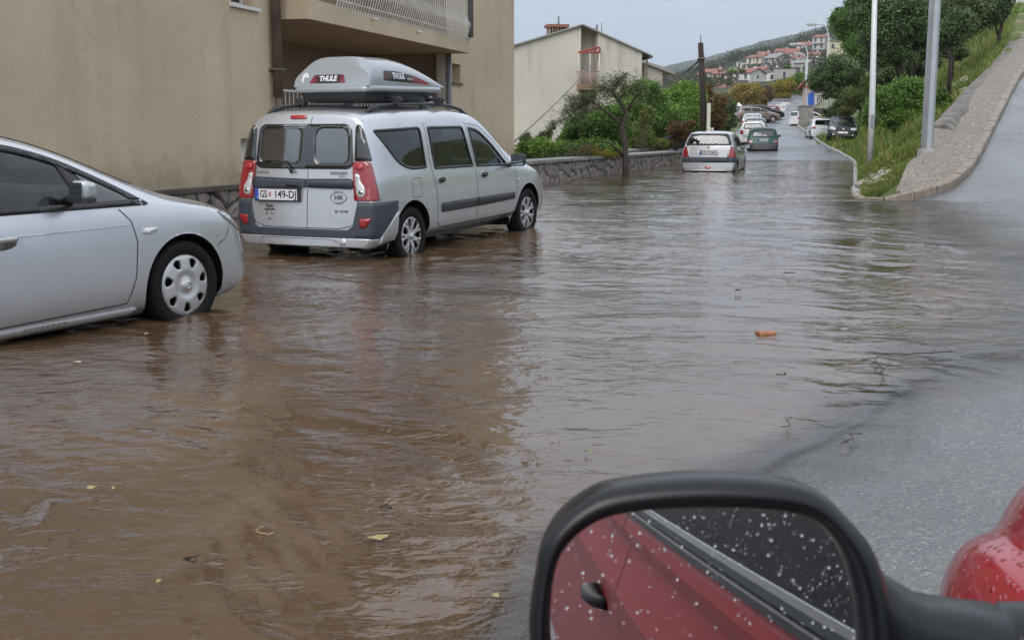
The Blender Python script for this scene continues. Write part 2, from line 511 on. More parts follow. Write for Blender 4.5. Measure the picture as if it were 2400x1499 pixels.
# far ridge
def far_ridge():
    pxs = np.linspace(-2500, 4200, 500)
    ridge = 1.12 * np.interp(pxs, [-2500, 600, 1208, 1400, 1560, 1650, 1750, 1850, 1950, 2050, 2200, 2500, 4200], [20, 60, 100, 128, 152, 168, 192, 215, 238, 264, 300, 360, 430])
    prof = np.linspace(0, 1, 40)
    V = []
    for k, t in enumerate(prof):
        D = 1500 + 1300 * t
        h = ridge * np.sin(t * PI / 2) ** 1.1
        x = (pxs - 1200) / K * D
        h = h * (D / 2800) + fbm(x * .006, np.full_like(x, D * .006), 5) * 26 * t + fbm(x * .03, np.full_like(x, D * .03), 3) * 8 * t
        V.append(np.stack([x, np.full_like(x, D), h - 20 * (1 - t)], -1))
    V.append(np.stack([(pxs - 1200) / K * 3400, np.full_like(pxs, 3400), np.full_like(pxs, -20)], -1))
    V = np.array(V); n, m = V.shape[:2]
    i = np.arange(n - 1)[:, None] * m + np.arange(m - 1)[None, :]
    return V.reshape(-1, 3), np.stack([i, i + 1, i + m + 1, i + m], -1).reshape(-1, 4)
g = NT('ridge_forest'); c = g.co('Object')
g.l(g.ramp(g.noise(c, .012, 8, .65), [(.3, (.03, .045, .03)), (.5, (.05, .065, .04)), (.7, (.085, .09, .06))]), g.p.inputs['Base Color'])
g.p.inputs['Roughness'].default_value = .95; g.p.inputs['Specular IOR Level'].default_value = .1
V, Fq = far_ridge()
tag(mk_np('hills', V, Fq, g.m, smooth=True), kind='structure')

# ------------------------------------------------------------------ shoreline of the flood on the near road
SH = [W(px, py, z=.07) for px, py in [(2080, 492), (2240, 548), (2360, 600), (2440, 670), (2420, 760), (2280, 850), (2100, 950), (1880, 1070), (1560, 1180), (1340, 1330), (1240, 1500), (1150, 1750)]]
SHP = np.array([(p.x, p.y) for p in SH])
SHP = np.vstack([[(6.6, 21.5)], SHP, [(-.3, -1), (-.5, -15)]])
def shore(X, Y):
    """signed distance to shoreline, + on the flooded (left) side"""
    best = np.full(X.shape, 1e9); sg = np.zeros(X.shape)
    for a, b in zip(SHP[:-1], SHP[1:]):
        d = b - a; L = d @ d
        t = np.clip(((X - a[0]) * d[0] + (Y - a[1]) * d[1]) / L, 0, 1)
        dx = X - (a[0] + d[0] * t); dy = Y - (a[1] + d[1] * t); dist = np.hypot(dx, dy)
        cr = d[0] * (Y - a[1]) - d[1] * (X - a[0])
        m = dist < best - 1e-9
        best = np.where(m, dist, best); sg = np.where(m, np.sign(cr), sg)
    return best * -sg
def near_ground(X, Y):
    s = shore(X, Y) + fbm(X * .9, Y * .9, 3) * .9 * np.clip(Y / 9, .15, 1)
    rt = np.clip(.9 / np.maximum(Y, 1.2), .035, .4)
    dep = np.where(s > 0, .015 + rt * s, .015 + .2 * rt * s)
    dep = np.clip(dep, -.02, .13)
    return wz(Y) - dep
# near road surface: X -9..22, Y .. 21
xs = np.concatenate([np.arange(-9, -3, .5), np.arange(-3, 9, .09), np.arange(9, 24, .5)]); ys = np.concatenate([np.arange(-20, 1, .7), np.arange(1, 20.9, .09)])
X, Y = np.meshgrid(xs, ys)
Zr = near_ground(X, Y)
Zr = np.where(Y > 20.2, Zr - .0, Zr) + fbm(X * 3, Y * 3, 2) * .004
m_ = len(xs); i = np.arange(len(ys) - 1)[:, None] * m_ + np.arange(m_ - 1)[None, :]
Fq = np.stack([i, i + 1, i + m_ + 1, i + m_], -1).reshape(-1, 4)
g = NT('wet_asphalt'); c = g.co('Object')
v = g.t.nodes.new('ShaderNodeTexVoronoi'); v.inputs['Scale'].default_value = 95; g.l(c, v.inputs['Vector'])
vc = g.t.nodes.new('ShaderNodeSeparateColor'); g.l(v.outputs['Color'], vc.inputs[0])
stone = g.ramp(vc.outputs[0], [(0, (.055, .058, .062)), (.6, (.085, .088, .090)), (.88, (.12, .12, .117)), (.985, (.20, .195, .18))])
big = g.noise(c, .7, 5)
base = g.mix(1.0, stone, g.ramp(big, [(.3, (.75, .73, .7)), (.7, (1.15, 1.15, 1.18))]), 'MULTIPLY')
mudn = g.noise(c, 1.3, 6, .6)
base = g.mix(g.mapr(mudn, .56, .75, 0, .6), base, (.15, .12, .085))
g.l(base, g.p.inputs['Base Color'])
g.l(g.mapr(g.noise(c, .9, 5, .6), .35, .65, .12, .36), g.p.inputs['Roughness'])
g.p.inputs['Specular IOR Level'].default_value = .8
b1 = g.bump(v.outputs['Distance'], .35, .005)
g.l(g.bump(g.noise(c, 220, 2), .35, .002, b1), g.p.inputs['Normal'])
ASPH = g.m
rd = mk_np('road_junction', np.stack([X, Y, Zr], -1).reshape(-1, 3), Fq, ASPH, smooth=True)
tag(rd, kind='structure', label='wet asphalt of the junction partly under flood water')

# main road beyond
ys2 = np.concatenate([np.arange(20.6, 70, .5), np.arange(70, 250, 2)])
nn = 24
T = np.linspace(0, 1, nn)
L = ledge(ys2) - .6; Rr = redge(ys2)
Xr = L[:, None] * (1 - T) + Rr[:, None] * T; Yr = np.repeat(ys2[:, None], nn, 1)
cam_ = np.clip((Yr - 48) / 12, 0, 1)
Zr2 = roadz(Yr) + fbm(Xr * .35, Yr * .12, 3) * .10 * np.clip((Yr - 36) / 8, 0, 1) * np.clip((75 - Yr) / 15, 0, 1) + (T[None, :] ** 2) * .1 * cam_
V = np.stack([Xr, Yr, Zr2], -1).reshape(-1, 3)
i = np.arange(len(ys2) - 1)[:, None] * nn + np.arange(nn - 1)[None, :]
Fq = np.stack([i, i + 1, i + nn + 1, i + nn], -1).reshape(-1, 4)
g = NT('wet_road_far'); c = g.co('Object')
g.l(g.ramp(g.noise(c, .35, 6, .6), [(.35, (.07, .072, .078)), (.6, (.12, .12, .125)), (.75, (.10, .085, .07))]), g.p.inputs['Base Color'])
g.l(g.mapr(g.noise(g.co('Object', scale=(1, .25, 1)), .5, 5), .4, .6, .22, .45), g.p.inputs['Roughness'])
g.p.inputs['Specular IOR Level'].default_value = .9
g.l(g.bump(g.noise(c, 3, 4), .3, .03), g.p.inputs['Normal'])
tag(mk_np('road', V, Fq, g.m, smooth=True), kind='structure', label='wet street climbing away between parked cars')

# ------------------------------------------------------------------ ramp road, kerb, gravel strip
KB = [(24.5, 2001, .10), (23.2, 2003, .06), (22, 2009, .03), (21.2, 2026, .03), (20.8, 2050, .03), (20.6, 2085, .05), (20.8, 2160, .18), (21.5, 2240, .345), (22.8, 2281, .58), (24.5, 2301, .84), (28, 2338, 1.62), (33, 2374, 2.66), (38, 2402, 3.5), (45, 2440, 4.6), (60, 2480, 7.0)]
def KP(D, px, z): return Vector(((px - 1200) / K * D, D, z))
kb = [KP(*k) for k in KB]
def spline(pts, n=6):
    out = []
    P = [pts[0]] + list(pts) + [pts[-1]]
    for i in range(1, len(P) - 2):
        for k in range(n):
            t = k / n
            a, b, c_, d = P[i - 1], P[i], P[i + 1], P[i + 2]
            out.append(.5 * ((2 * b) + (c_ - a) * t + (2 * a - 5 * b + 4 * c_ - d) * t * t + (3 * b - a - 3 * c_ + d) * t ** 3))
    out.append(pts[-1]); return out
kbs = spline(kb[:], 5)
# main street kerb continues
mk_k = [Vector((float(redge(y)) + .02, y, float(roadz(y)) + (.1 if y > 55 else .0))) for y in [250, 200, 170, 142, 130, 120, 112, 106, 100, 95, 90, 85, 80, 75, 70, 66, 62, 58, 54, 50, 46, 42, 38, 34, 30, 27]]
allk = mk_k + kbs
def path_frames(P):
    out = []
    for i, p in enumerate(P):
        d = (P[min(i + 1, len(P) - 1)] - P[max(i - 1, 0)]); d.z = 0; d.normalize()
        out.append((p, Vector((d.y, -d.x, 0))))   # right-hand normal
    return out
KM = mat('kerb_stone', (.30, .235, .18), .55, var=.35, vscale=9, col2=(.17, .14, .115), bump=.6, bscale=40)
KM2 = mat('kerb_concrete', (.36, .36, .34), .55, var=.3, vscale=6, bump=.5, bscale=30)
def kerb_mesh(name, P, h, w, m, stones=None, side=-1):
    bm = bmesh.new(); fr = path_frames(P)
    # arc length
    S = [0]
    for a, b in zip(P, P[1:]): S.append(S[-1] + (b - a).length)
    def at(s):
        i = max(0, min(len(S) - 2, np.searchsorted(S, s) - 1)); t = (s - S[i]) / max(1e-6, S[i + 1] - S[i])
        p = P[i].lerp(P[i + 1], t); n = fr[i][1].lerp(fr[i + 1][1], t).normalized(); return p, n
    L = stones or 3.0; s = 0
    r = random.Random(4)
    while s < S[-1] - .05:
        e = min(S[-1], s + L - .03)
        segs = max(1, int((e - s) / .35)); dz = r.uniform(-.012, .012) if stones else 0; dn = r.uniform(-.012, .012) if stones else 0
        rings = []
        for k in range(segs + 1):
            p, n = at(s + (e - s) * k / segs); n = n * side
            pf = p + n * dn
            prof = [(0, -.3), (0, h - .025 + dz), (.025, h + dz), (w, h + dz), (w, -.3)]
            rings.append([bm.verts.new(pf + n * a + Vector((0, 0, b))) for a, b in prof])
        for a, b in zip(rings, rings[1:]):
            for q in range(4): bm.faces.new((a[q], b[q], b[q + 1], a[q + 1]))
        bm.faces.new(rings[0]); bm.faces.new(rings[-1][::-1])
        s += L
    return finish(bm, name, m)
ko = kerb_mesh('kerb', mk_k + kbs[:6], .14, .13, KM2, 1.0)
tag(ko, 'pale concrete kerb edging the grass bank along the flooded street', 'kerb')
kr = kerb_mesh('kerb', kbs[6:], .17, .16, KM, .62)
tag(kr, 'brown stone kerb curving round the corner and up the side ramp', 'kerb')
# ramp
rf = path_frames(kbs[20:])
rows = [[p + n * t + Vector((0, 0, 0.0)) for t in np.linspace(0, 8, 18)] for p, n in rf[::1]]
# replace by straight rows that fan out to the right to avoid folding at the corner
Lp = kbs[25:]; n_ = len(Lp)
Rp = spline([Vector((17, 15, .02)), Vector((17.5, 18, .12)), Vector((18.0, 21, .4)), Vector((19, 25, 1.1)), Vector((21, 30, 2.1)), Vector((24, 38, 3.6)), Vector((28, 47, 5.1)), Vector((36, 62, 7.6))], 8)
V = []; nc = 40
for i_ in range(n_):
    a = Lp[i_]; j_ = i_ / (n_ - 1) * (len(Rp) - 1); b = Rp[int(j_)].lerp(Rp[min(len(Rp) - 1, int(j_) + 1)], j_ - int(j_))
    for t in np.linspace(0, 1, nc): V.append(a.lerp(b, t) + Vector((0, 0, .02)))
Fr = [(i_ * nc + j_, (i_) * nc + j_ + 1, (i_ + 1) * nc + j_ + 1, (i_ + 1) * nc + j_) for i_ in range(n_ - 1) for j_ in range(nc - 1)]
tag(mk('ramp_road', V, Fr, ASPH, smooth=True), kind='structure', label='wet side ramp climbing to the right')
# apron joining junction to ramp: from first ramp row back to the junction
V = []; 
base_row = [Lp[0].lerp(Rp[0], t) + Vector((0, 0, .02)) for t in np.linspace(0, 1, nc)]
frt = [Vector((p.x + .2, p.y - 1.2 - 1.3 * min(1, i_ / 12), .045)) for i_, p in enumerate(base_row)]
V = frt + base_row
tag(mk('ramp_apron', V, [(j_, j_ + 1, nc + j_ + 1, nc + j_) for j_ in range(nc - 1)], ASPH, smooth=True), kind='structure')

# gravel strip between kerb and bank
SB = [W(2097, 457, Y=20.95), W(2118, 405, Y=22.2), W(2133, 377, Y=23.2), W(2175, 352, Y=24.3), W(2187, 325, Y=25.3), W(2190, 300, Y=26.3), W(2233, 253, Y=29), W(2267, 213, Y=33), W(2327, 153, Y=40), W(2367, 100, Y=50), W(2372, 63, Y=60)]
sbs = spline(SB, 6)
kk = [p for p in kbs[25:]]
def resamp(P, n):
    S = [0]
    for a, b in zip(P, P[1:]): S.append(S[-1] + (b - a).length)
    out = []
    for s in np.linspace(0, S[-1], n):
        i = max(0, min(len(S) - 2, int(np.searchsorted(S, s)) - 1)); t = (s - S[i]) / max(1e-6, S[i + 1] - S[i]); out.append(P[i].lerp(P[i + 1], t))
    return out
NS = 160
A = resamp(sbs, NS); 
fk = path_frames(kk); kin = [p - n * .15 + Vector((0, 0, .15)) for p, n in fk]
# pair the two borders by distance ahead
B = []
kd = [p.y for p in kin]
for idx, a in enumerate(A):
    t = idx / (NS - 1)
    y = a.y - .6 + .2 * t
    # walk along kin param
    B.append(y)
kinr = resamp(kin, NS * 4)
Bp = []; last = 0
for idx, a in enumerate(A):
    # nearest point on the kerb to a, monotone
    best = min(range(last, min(len(kinr), last + 60)), key=lambda q: (kinr[q].xy - a.xy).length)
    last = best; Bp.append(kinr[best])
V = []; nc2 = 30
r2 = random.Random(2)
for idx in range(NS):
    for j_ in range(nc2):
        t = j_ / (nc2 - 1); p = A[idx].lerp(Bp[idx], t)
        bulge = math.sin(t * PI) * .04
        e = min(1, min(t, 1 - t) * 8)
        V.append(p + Vector((0, 0, bulge + e * float(fbm(np.array([p.x * 5]), np.array([p.y * 5]), 3)[0]) * .10)))
Fg = [(i_ * nc2 + j_, i_ * nc2 + j_ + 1, (i_ + 1) * nc2 + j_ + 1, (i_ + 1) * nc2 + j_) for i_ in range(NS - 1) for j_ in range(nc2 - 1)]
g = NT('gravel'); c = g.co('Object')
v = g.t.nodes.new('ShaderNodeTexVoronoi'); v.inputs['Scale'].default_value = 36; v.inputs['Randomness'].default_value = 1; g.l(c, v.inputs['Vector'])
vc = g.t.nodes.new('ShaderNodeSeparateColor'); g.l(v.outputs['Color'], vc.inputs[0])
st = g.ramp(vc.outputs[0], [(0, (.11, .09, .07)), (.4, (.20, .17, .135)), (.8, (.30, .265, .22)), (1, (.42, .39, .34))])
st = g.mix(g.mapr(g.noise(c, .9, 5), .45, .62, 0, .75), st, (.22, .19, .16))
g.l(st, g.p.inputs['Base Color']); g.p.inputs['Roughness'].default_value = .8
g.l(g.bump(g.noise(c, 5, 6, .65), .8, .05, g.bump(v.outputs['Distance'], 1, .014)), g.p.inputs['Normal'])
tag(mk('gravel_strip', V, Fg, g.m), kind='structure', label='strip of pale gravel and cracked concrete beside the ramp kerb')
# low wall edging the strip on the bank side
WM = mat('old_stone_cap', (.23, .205, .175), .8, var=.45, vscale=2.5, col2=(.10, .088, .075), bump=2.5, bscale=16)
bm = bmesh.new(); Pw = resamp(sbs[30:], 70); frw = path_frames(Pw)
rings = []
for i_, (p, n) in enumerate(frw):
    w_ = .32 + .02 * math.sin(i_ * 1.7); h_ = .05 + .006 * math.sin(i_ * 2.3)
    rings.append([bm.verts.new(p + n * a + Vector((0, 0, b))) for a, b in [(-.06, -.8), (-.05 + .02 * math.sin(i_ * 3.3), h_), (.25, h_ + .02), (w_, h_ * .6), (w_ + .15, -.1)]])
for a, b in zip(rings, rings[1:]):
    for q in range(4): bm.faces.new((a[q], a[q + 1], b[q + 1], b[q]))
bm.faces.new(rings[0]); bm.faces.new(rings[-1][::-1])
tag(finish(bm, 'retaining_wall', WM), 'low rough stone retaining wall climbing beside the ramp above the grassy bank', 'wall')

# ------------------------------------------------------------------ flood water
def build_water():
    ys = [0.6]
    while ys[-1] < 58: ys.append(ys[-1] + max(.018, ys[-1] * .0052))
    ys = np.array(ys)
    nx = 520
    lo = np.maximum(np.where(ys < 20.6, -1.2 * ys - 1.5, 0), -9)
    lo = np.where(ys >= 20.6, ledge(np.maximum(ys, 20.6)) - .9, lo)
    hi = np.where(ys < 20.6, np.minimum(.62 * ys + 1.5, 10), 0)
    hi = np.where(ys >= 20.6, redge(np.maximum(ys, 20.6)) + .02, hi)
    hi = np.where((ys > 19) & (ys < 20.6), 9.2, hi)
    T = np.linspace(0, 1, nx)
    X = lo[:, None] * (1 - T) + hi[:, None] * T; Y = np.repeat(ys[:, None], nx, 1)
    X = np.where((Y >= 20.6) & (Y < 24.6), np.minimum(X, redge(Y) + .02), X)
    s = shore(X, Y)
    # depth for shader
    ng = np.where(Y < 20.6, near_ground(X, Y), roadz(Y) + fbm(X * .35, Y * .12, 3) * .10 * np.clip((Y - 36) / 8, 0, 1))
    base = wz(Y)
    depth = base - ng
    # waves: wind/flow ripples, warped; stronger near far-right flow and far field
    wx = X + fbm(X * .5, Y * .5, 3) * 1.6; wy = Y + fbm(X * .5 + 9, Y * .5 + 4, 3) * 1.6
    def dirw(ang, k, sx): 
        u = wx * math.cos(ang) + wy * math.sin(ang); v_ = -wx * math.sin(ang) + wy * math.cos(ang)
        return fbm(u * k, v_ * k * sx, 3)
    amp = np.clip(.35 + .9 * vnoise(X * .35 + 3, Y * .35), .3, 1.3)
    z = dirw(1.15, 2.6, .35) * .034 * amp + dirw(.75, 6.5, .4) * .023 * amp + dirw(1.6, 15, .5) * .005
    # oblique flow wakes by the ramp mouth
    fl = np.exp(-(((X - 5.2) / 2.6) ** 2 + ((Y - 11.5) / 4.5) ** 2))
    u = (X - 5) * .80 + (Y - 11) * .60
    z += fl * (np.sin(u * 9 + 5 * fbm(X * .7, Y * .7, 2) * 4) * .5 + .5) ** 3 * .016 * (vnoise(X * 1.1, Y * 1.1) > .35)
    for wx_, wy_, am in ((-1.05, 12.1, .012), (.2, 14.75, .012), (-2.2, 7.9, .012), (-2.5, 8.3, .008), (7.05, 36.3, .02), (4.9, 35.8, .02), (-2.4, 11.6, .01), (3.2, 33.4, .015)):
        dd = np.hypot(X - wx_, Y - wy_); z += am * np.sin(dd * 22 + 3 * fbm(X * 2, Y * 2, 2)) * np.exp(-np.maximum(0, dd - .15) / .45)
    z *= np.clip(depth / .05, .12, 1)
    Z = base + z
    V = np.stack([X, Y, Z], -1).reshape(-1, 3)
    n, m = X.shape
    i = np.arange(n - 1)[:, None] * m + np.arange(m - 1)[None, :]
    Fq = np.stack([i, i + 1, i + m + 1, i + m], -1).reshape(-1, 4)
    dv = depth.ravel()
    keep = (dv[Fq].max(1) > -.004)
    return V, Fq[keep], dv
V, Fq, dv = build_water()
g = NT('muddy_water')
c = g.co('Object')
at = g.t.nodes.new('ShaderNodeAttribute'); at.attribute_name = 'depth'
mudc = g.ramp(g.noise(c, .55, 5, .6, .6), [(.3, (.074, .043, .023)), (.55, (.098, .060, .034)), (.75, (.145, .10, .065))])
g.l(mudc, g.p.inputs['Base Color'])
g.p.inputs['Roughness'].default_value = .035
g.p.inputs['IOR'].default_value = 1.52
w1 = g.noise(g.co('Object', scale=(.8, 1.3, 1), rot=(0, 0, .35)), 6.5, 3, .5, .6)
w2 = g.noise(g.co('Object', scale=(.7, 1.3, 1), rot=(0, 0, -.25)), 24, 3, .6, .5)
pt = g.math('MULTIPLY', g.mapr(g.noise(c, .45, 4, .55), .38, .62, .25, 1.25), g.mapr(at.outputs['Fac'], .0, .05, .12, 1))
bb = g.bump(g.math('MULTIPLY', w1, pt), .5, .034)
bb = g.bump(g.math('MULTIPLY', w2, pt), .3, .010, bb)
# rain-drop pocks
vr = g.t.nodes.new('ShaderNodeTexVoronoi'); vr.inputs['Scale'].default_value = 6; g.l(c, vr.inputs['Vector'])
pk = g.math('SINE', g.math('MULTIPLY', vr.outputs['Distance'], 70))
pkm = g.math('MULTIPLY', pk, g.mapr(vr.outputs['Distance'], .0, .22, 1, 0))
bb = g.bump(g.math('MULTIPLY', pkm, g.mapr(at.outputs['Fac'], .0, .05, .12, 1)), .25, .004, bb)
g.l(bb, g.p.inputs['Normal'])
film = g.t.nodes.new('ShaderNodeMixShader'); tr = g.t.nodes.new('ShaderNodeBsdfTransparent'); tr.inputs[0].default_value = (.96, .93, .90, 1)
g.l(g.mix(g.mapr(at.outputs['Fac'], .0, .02), (1, 1, 1), (.93, .89, .84)), tr.inputs[0])
gl = g.t.nodes.new('ShaderNodeBsdfGlossy'); gl.inputs['Roughness'].default_value = .10; g.l(bb, gl.inputs['Normal'])
fr = g.t.nodes.new('ShaderNodeFresnel'); fr.inputs[0].default_value = 1.42; g.l(bb, fr.inputs['Normal'])
fd = g.math('MULTIPLY', fr.outputs[0], g.mapr(g.math('ADD', at.outputs['Fac'], g.mapr(g.noise(c, 1.6, 5, .6), .3, .7, -.006, .006)), .0, .022)); g.l(fd, film.inputs[0]); g.l(tr.outputs[0], film.inputs[1]); g.l(gl.outputs[0], film.inputs[2])
mx = g.t.nodes.new('ShaderNodeMixShader')
dn = g.math('ADD', at.outputs['Fac'], g.mapr(g.noise(c, 2.5, 5, .6), .3, .7, -.012, .012))
g.l(g.mapr(dn, .012, .085), mx.inputs[0]); g.l(film.outputs[0], mx.inputs[1]); g.l(g.p.outputs[0], mx.inputs[2])
g.l(mx.outputs[0], g.o.inputs[0])
wo_ = mk_np('flood_water', V, Fq, g.m, smooth=True)
me = wo_.data
if len(me.vertices) == len(dv):
    a_ = me.attributes.new('depth', 'FLOAT', 'POINT'); a_.data.foreach_set('value', dv.astype(np.float32))
tag(wo_, kind='structure', label='rippled brown flood water covering the street')
# ------------------------------------------------------------------ the beige apartment building on the left
FD = Vector((.2837, .9589, 0)); FN = Vector((.9589, -.2837, 0)); FO = Vector((-4.0, 17.0, 0))
def FP(t, z, off=0): return FO + FD * t + FN * off + Vector((0, 0, z))
def FT(px, py, off=0):
    """wall coordinates (t, z) of a pixel on the facade plane pushed out by off"""
    o = FO + FN * off; a = W(px, py, Y=10) - Vector((0, 0, CAM_H)); c = Vector((0, 0, CAM_H))
    k = (o - c).dot(FN) / a.dot(FN); p = c + a * k
    return (p - o).dot(FD), p.z
def ffn(off): return lambda u, v: (FP(u, v, off), FN)
def fbox(bm, t0, t1, z0, z1, o0, o1):
    M = Matrix((( FD.x, FN.x, 0, FO.x), (FD.y, FN.y, 0, FO.y), (0, 0, 1, 0), (0, 0, 0, 1)))
    return bbox(bm, (t0, o0, z0), (t1, o1, z1), M=M)
def fboxo(name, m, parent, *bx):
    bm = bmesh.new()
    for b in bx: fbox(bm, *b)
    return finish(bm, name, m, parent)

def plaster(name, a, b, dirt=.25, vs=.5, damp=False):
    g = NT(name); c = g.co('Object')
    st = g.noise(g.co('Object', scale=(1.2, 1.2, .18)), 1.3, 6, .6)
    bl = g.noise(c, vs, 6, .6)
    col = g.mix(g.mapr(bl, .35, .65), b, a)
    col = g.mix(g.mapr(st, .52, .78, 0, dirt), col, tuple(x * .5 for x in b))
    col = g.mix(.5, col, g.mix(1.0, col, g.ramp(g.noise(c, 30, 4, .7), [(.3, (.78, .78, .78)), (.7, (1.22, 1.22, 1.22))]), 'MULTIPLY'))
    if damp:
        sz = g.t.nodes.new('ShaderNodeSeparateXYZ'); g.l(c, sz.inputs[0])
        hgt = g.math('ADD', sz.outputs['Z'], g.mapr(g.noise(c, 2.2, 5, .65), .3, .7, -.35, .35))
        col = g.mix(g.mapr(hgt, .55, 1.15, .55, 0), col, tuple(x * .55 for x in b))
        crk = g.t.nodes.new('ShaderNodeTexVoronoi'); crk.feature = 'DISTANCE_TO_EDGE'; crk.inputs['Scale'].default_value = .45
        wv = g.t.nodes.new('ShaderNodeTexNoise'); wv.inputs['Scale'].default_value = 2.5; wv.inputs['Detail'].default_value = 6; g.l(c, wv.inputs['Vector'])
        g.l(g.mix(.35, c, wv.outputs['Color'], 'ADD'), crk.inputs['Vector'])
        col = g.mix(g.math('MULTIPLY', g.mapr(crk.outputs['Distance'], 0, .006, .5, 0), g.mapr(g.noise(c, .6, 2), .5, .6)), col, tuple(x * .45 for x in b))
    g.l(col, g.p.inputs['Base Color']); g.p.inputs['Roughness'].default_value = .85; g.p.inputs['Specular IOR Level'].default_value = .25
    f = g.bump(g.noise(c, 60, 3), .35, .01)
    g.l(g.bump(g.noise(c, 3, 5), .3, .04, f), g.p.inputs['Normal'])
    return g.m
PL = plaster('beige_render', (.60, .485, .34), (.50, .405, .285), .32, .5, True)
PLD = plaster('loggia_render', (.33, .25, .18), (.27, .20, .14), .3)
WHITE = mat('white_paint', (.72, .71, .68), .45, var=.2, vscale=4)
WFRAME = mat('white_frame', (.66, .66, .64), .4)
DGL = mat('dark_window_glass', (.02, .025, .03), .04, spec=.9)
PIPE = mat('brown_pipe', (.16, .12, .095), .5, var=.4, vscale=3)
PIPEG = mat('grey_pipe', (.17, .18, .19), .4)

apt = thing('apartment_building', 'beige rendered apartment block with recessed balconies on the left behind the parked cars', 'building', FO)
tR = FT(1205, 200)[0]
w1 = (FT(541, 0)[0], FT(600, 0)[0], 3.18, 4.6); w2 = (FT(1058, 0)[0], FT(1078, 0)[0], FT(1058, 192)[1], FT(1058, 148)[1])
w3 = (FT(552, 0)[0], FT(606, 0)[0], FT(552, 398)[1], FT(552, 325)[1])
lg = (FT(648, 0)[0], FT(1046, 0)[0], .95, 9.0)
def rect(r): return [(r[0], r[2]), (r[1], r[2]), (r[1], r[3]), (r[0], r[3])]
TL = -7.0
wallp = [(TL, .60), (tR, .60), (tR, 10), (TL, 10)]
q = slab2d('wall', wallp, ffn(0), PL, apt, holes=[rect(w1), rect(w2), rect(w3), rect(lg)], h=1.2, smooth=False)
q.matrix_parent_inverse = Matrix.Translation(-FO)
def ap(o):
    o.parent = apt; o.matrix_parent_inverse = Matrix.Translation(-FO); return o
# reveals
def reveal(r, d, m):
    bm = bmesh.new()
    for a, b in (((r[0], r[2]), (r[1], r[2])), ((r[1], r[2]), (r[1], r[3])), ((r[1], r[3]), (r[0], r[3])), ((r[0], r[3]), (r[0], r[2]))):
        bm.faces.new([bm.verts.new(FP(a[0], a[1], 0)), bm.verts.new(FP(b[0], b[1], 0)), bm.verts.new(FP(b[0], b[1], -d)), bm.verts.new(FP(a[0], a[1], -d))])
    return finish(bm, 'window_reveal', m)
for r, d in ((w1, .22), (w2, .28), (w3, .2)):
    wf = fboxo('window', WFRAME, None, (r[0], r[1], r[2], r[2] + .07, -d - .05, -d + .0), (r[0], r[1], r[3] - .07, r[3], -d - .05, -d), (r[0], r[0] + .07, r[2] + .072, r[3] - .072, -d - .05, -d), (r[1] - .07, r[1], r[2] + .072, r[3] - .072, -d - .05, -d)); ap(wf)
    rv = reveal(r, d, PL); ap(rv)
    gp = fboxo('pane', DGL, None, (r[0] + .07, r[1] - .07, r[2] + .07, r[3] - .07, -d - .04, -d - .02)); gp.parent = wf; gp.matrix_parent_inverse = Matrix.Identity(4)
    sl = fboxo('sill', WFRAME if r is not w2 else PIPE, None, (r[0] - .05, r[1] + .05, r[2] - .05, r[2] - .002, -d, .05)); sl.parent = wf; sl.matrix_parent_inverse = Matrix.Identity(4)
tt = (w3[0] + w3[1]) / 2
ap(fboxo('window_mullion', WFRAME, None, (w3[0] + .075, w3[1] - .075, w3[2] + .33, w3[2] + .40, -.24, -.19), (w3[0] + .40, w3[0] + .45, w3[2] + .41, w3[3] - .075, -.24, -.19)))
ap(fboxo('window_panel', WFRAME, None, (w3[0] + .075, w3[1] - .075, w3[2] + .075, w3[2] + .325, -.235, -.20)))
# loggia interior
t0, t1 = lg[0], lg[1]; LD = 1.9
bm = bmesh.new()
def q4(bm, *p): bm.faces.new([bm.verts.new(x) for x in p])
door = (FT(905, 0, -LD)[0], FT(967, 0, -LD)[0], .95, FT(950, 157, -LD)[1])
q4(bm, FP(t0, .95, 0), FP(t0, 9, 0), FP(t0, 9, -LD), FP(t0, .95, -LD))
q4(bm, FP(t1, .95, 0), FP(t1, 9, 0), FP(t1, 9, -LD), FP(t1, .95, -LD))
q4(bm, FP(t0 - .0, .95, 0), FP(t1, .95, 0), FP(t1, .95, -LD), FP(t0, .95, -LD))
q4(bm, FP(t0, 9, 0), FP(t1, 9, 0), FP(t1, 9, -LD), FP(t0, 9, -LD))
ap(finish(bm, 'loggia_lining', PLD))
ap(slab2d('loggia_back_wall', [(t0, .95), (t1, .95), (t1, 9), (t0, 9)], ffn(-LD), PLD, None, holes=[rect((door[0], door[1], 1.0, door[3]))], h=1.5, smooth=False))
ap(fboxo('door', mat('dark_door', (.035, .03, .03), .4), None, (door[0], door[1], 1.0, door[3], -LD - .12, -LD - .08)))
# balcony slab with left cheek
sb = fboxo('balcony_slab', PL, None, (t0 + .0, t1 + .05, 3.08, 3.385, -LD, .52)); ap(sb)
ap(fboxo('loggia_post', plaster('cream_post', (.58, .52, .42), (.50, .44, .34), .1), None, (t1 - .22, t1 - .0, .96, 3.075, -.16, .012)))
# drain spouts
for px_, py_ in ((871, 44), (976, 74)):
    tq, zq = FT(px_, py_, .52); bm = bmesh.new(); btube(bm, [FP(tq, zq, .5), FP(tq, zq - .02, .64)], .022, 8); ap(finish(bm, 'drain_spout', WHITE))
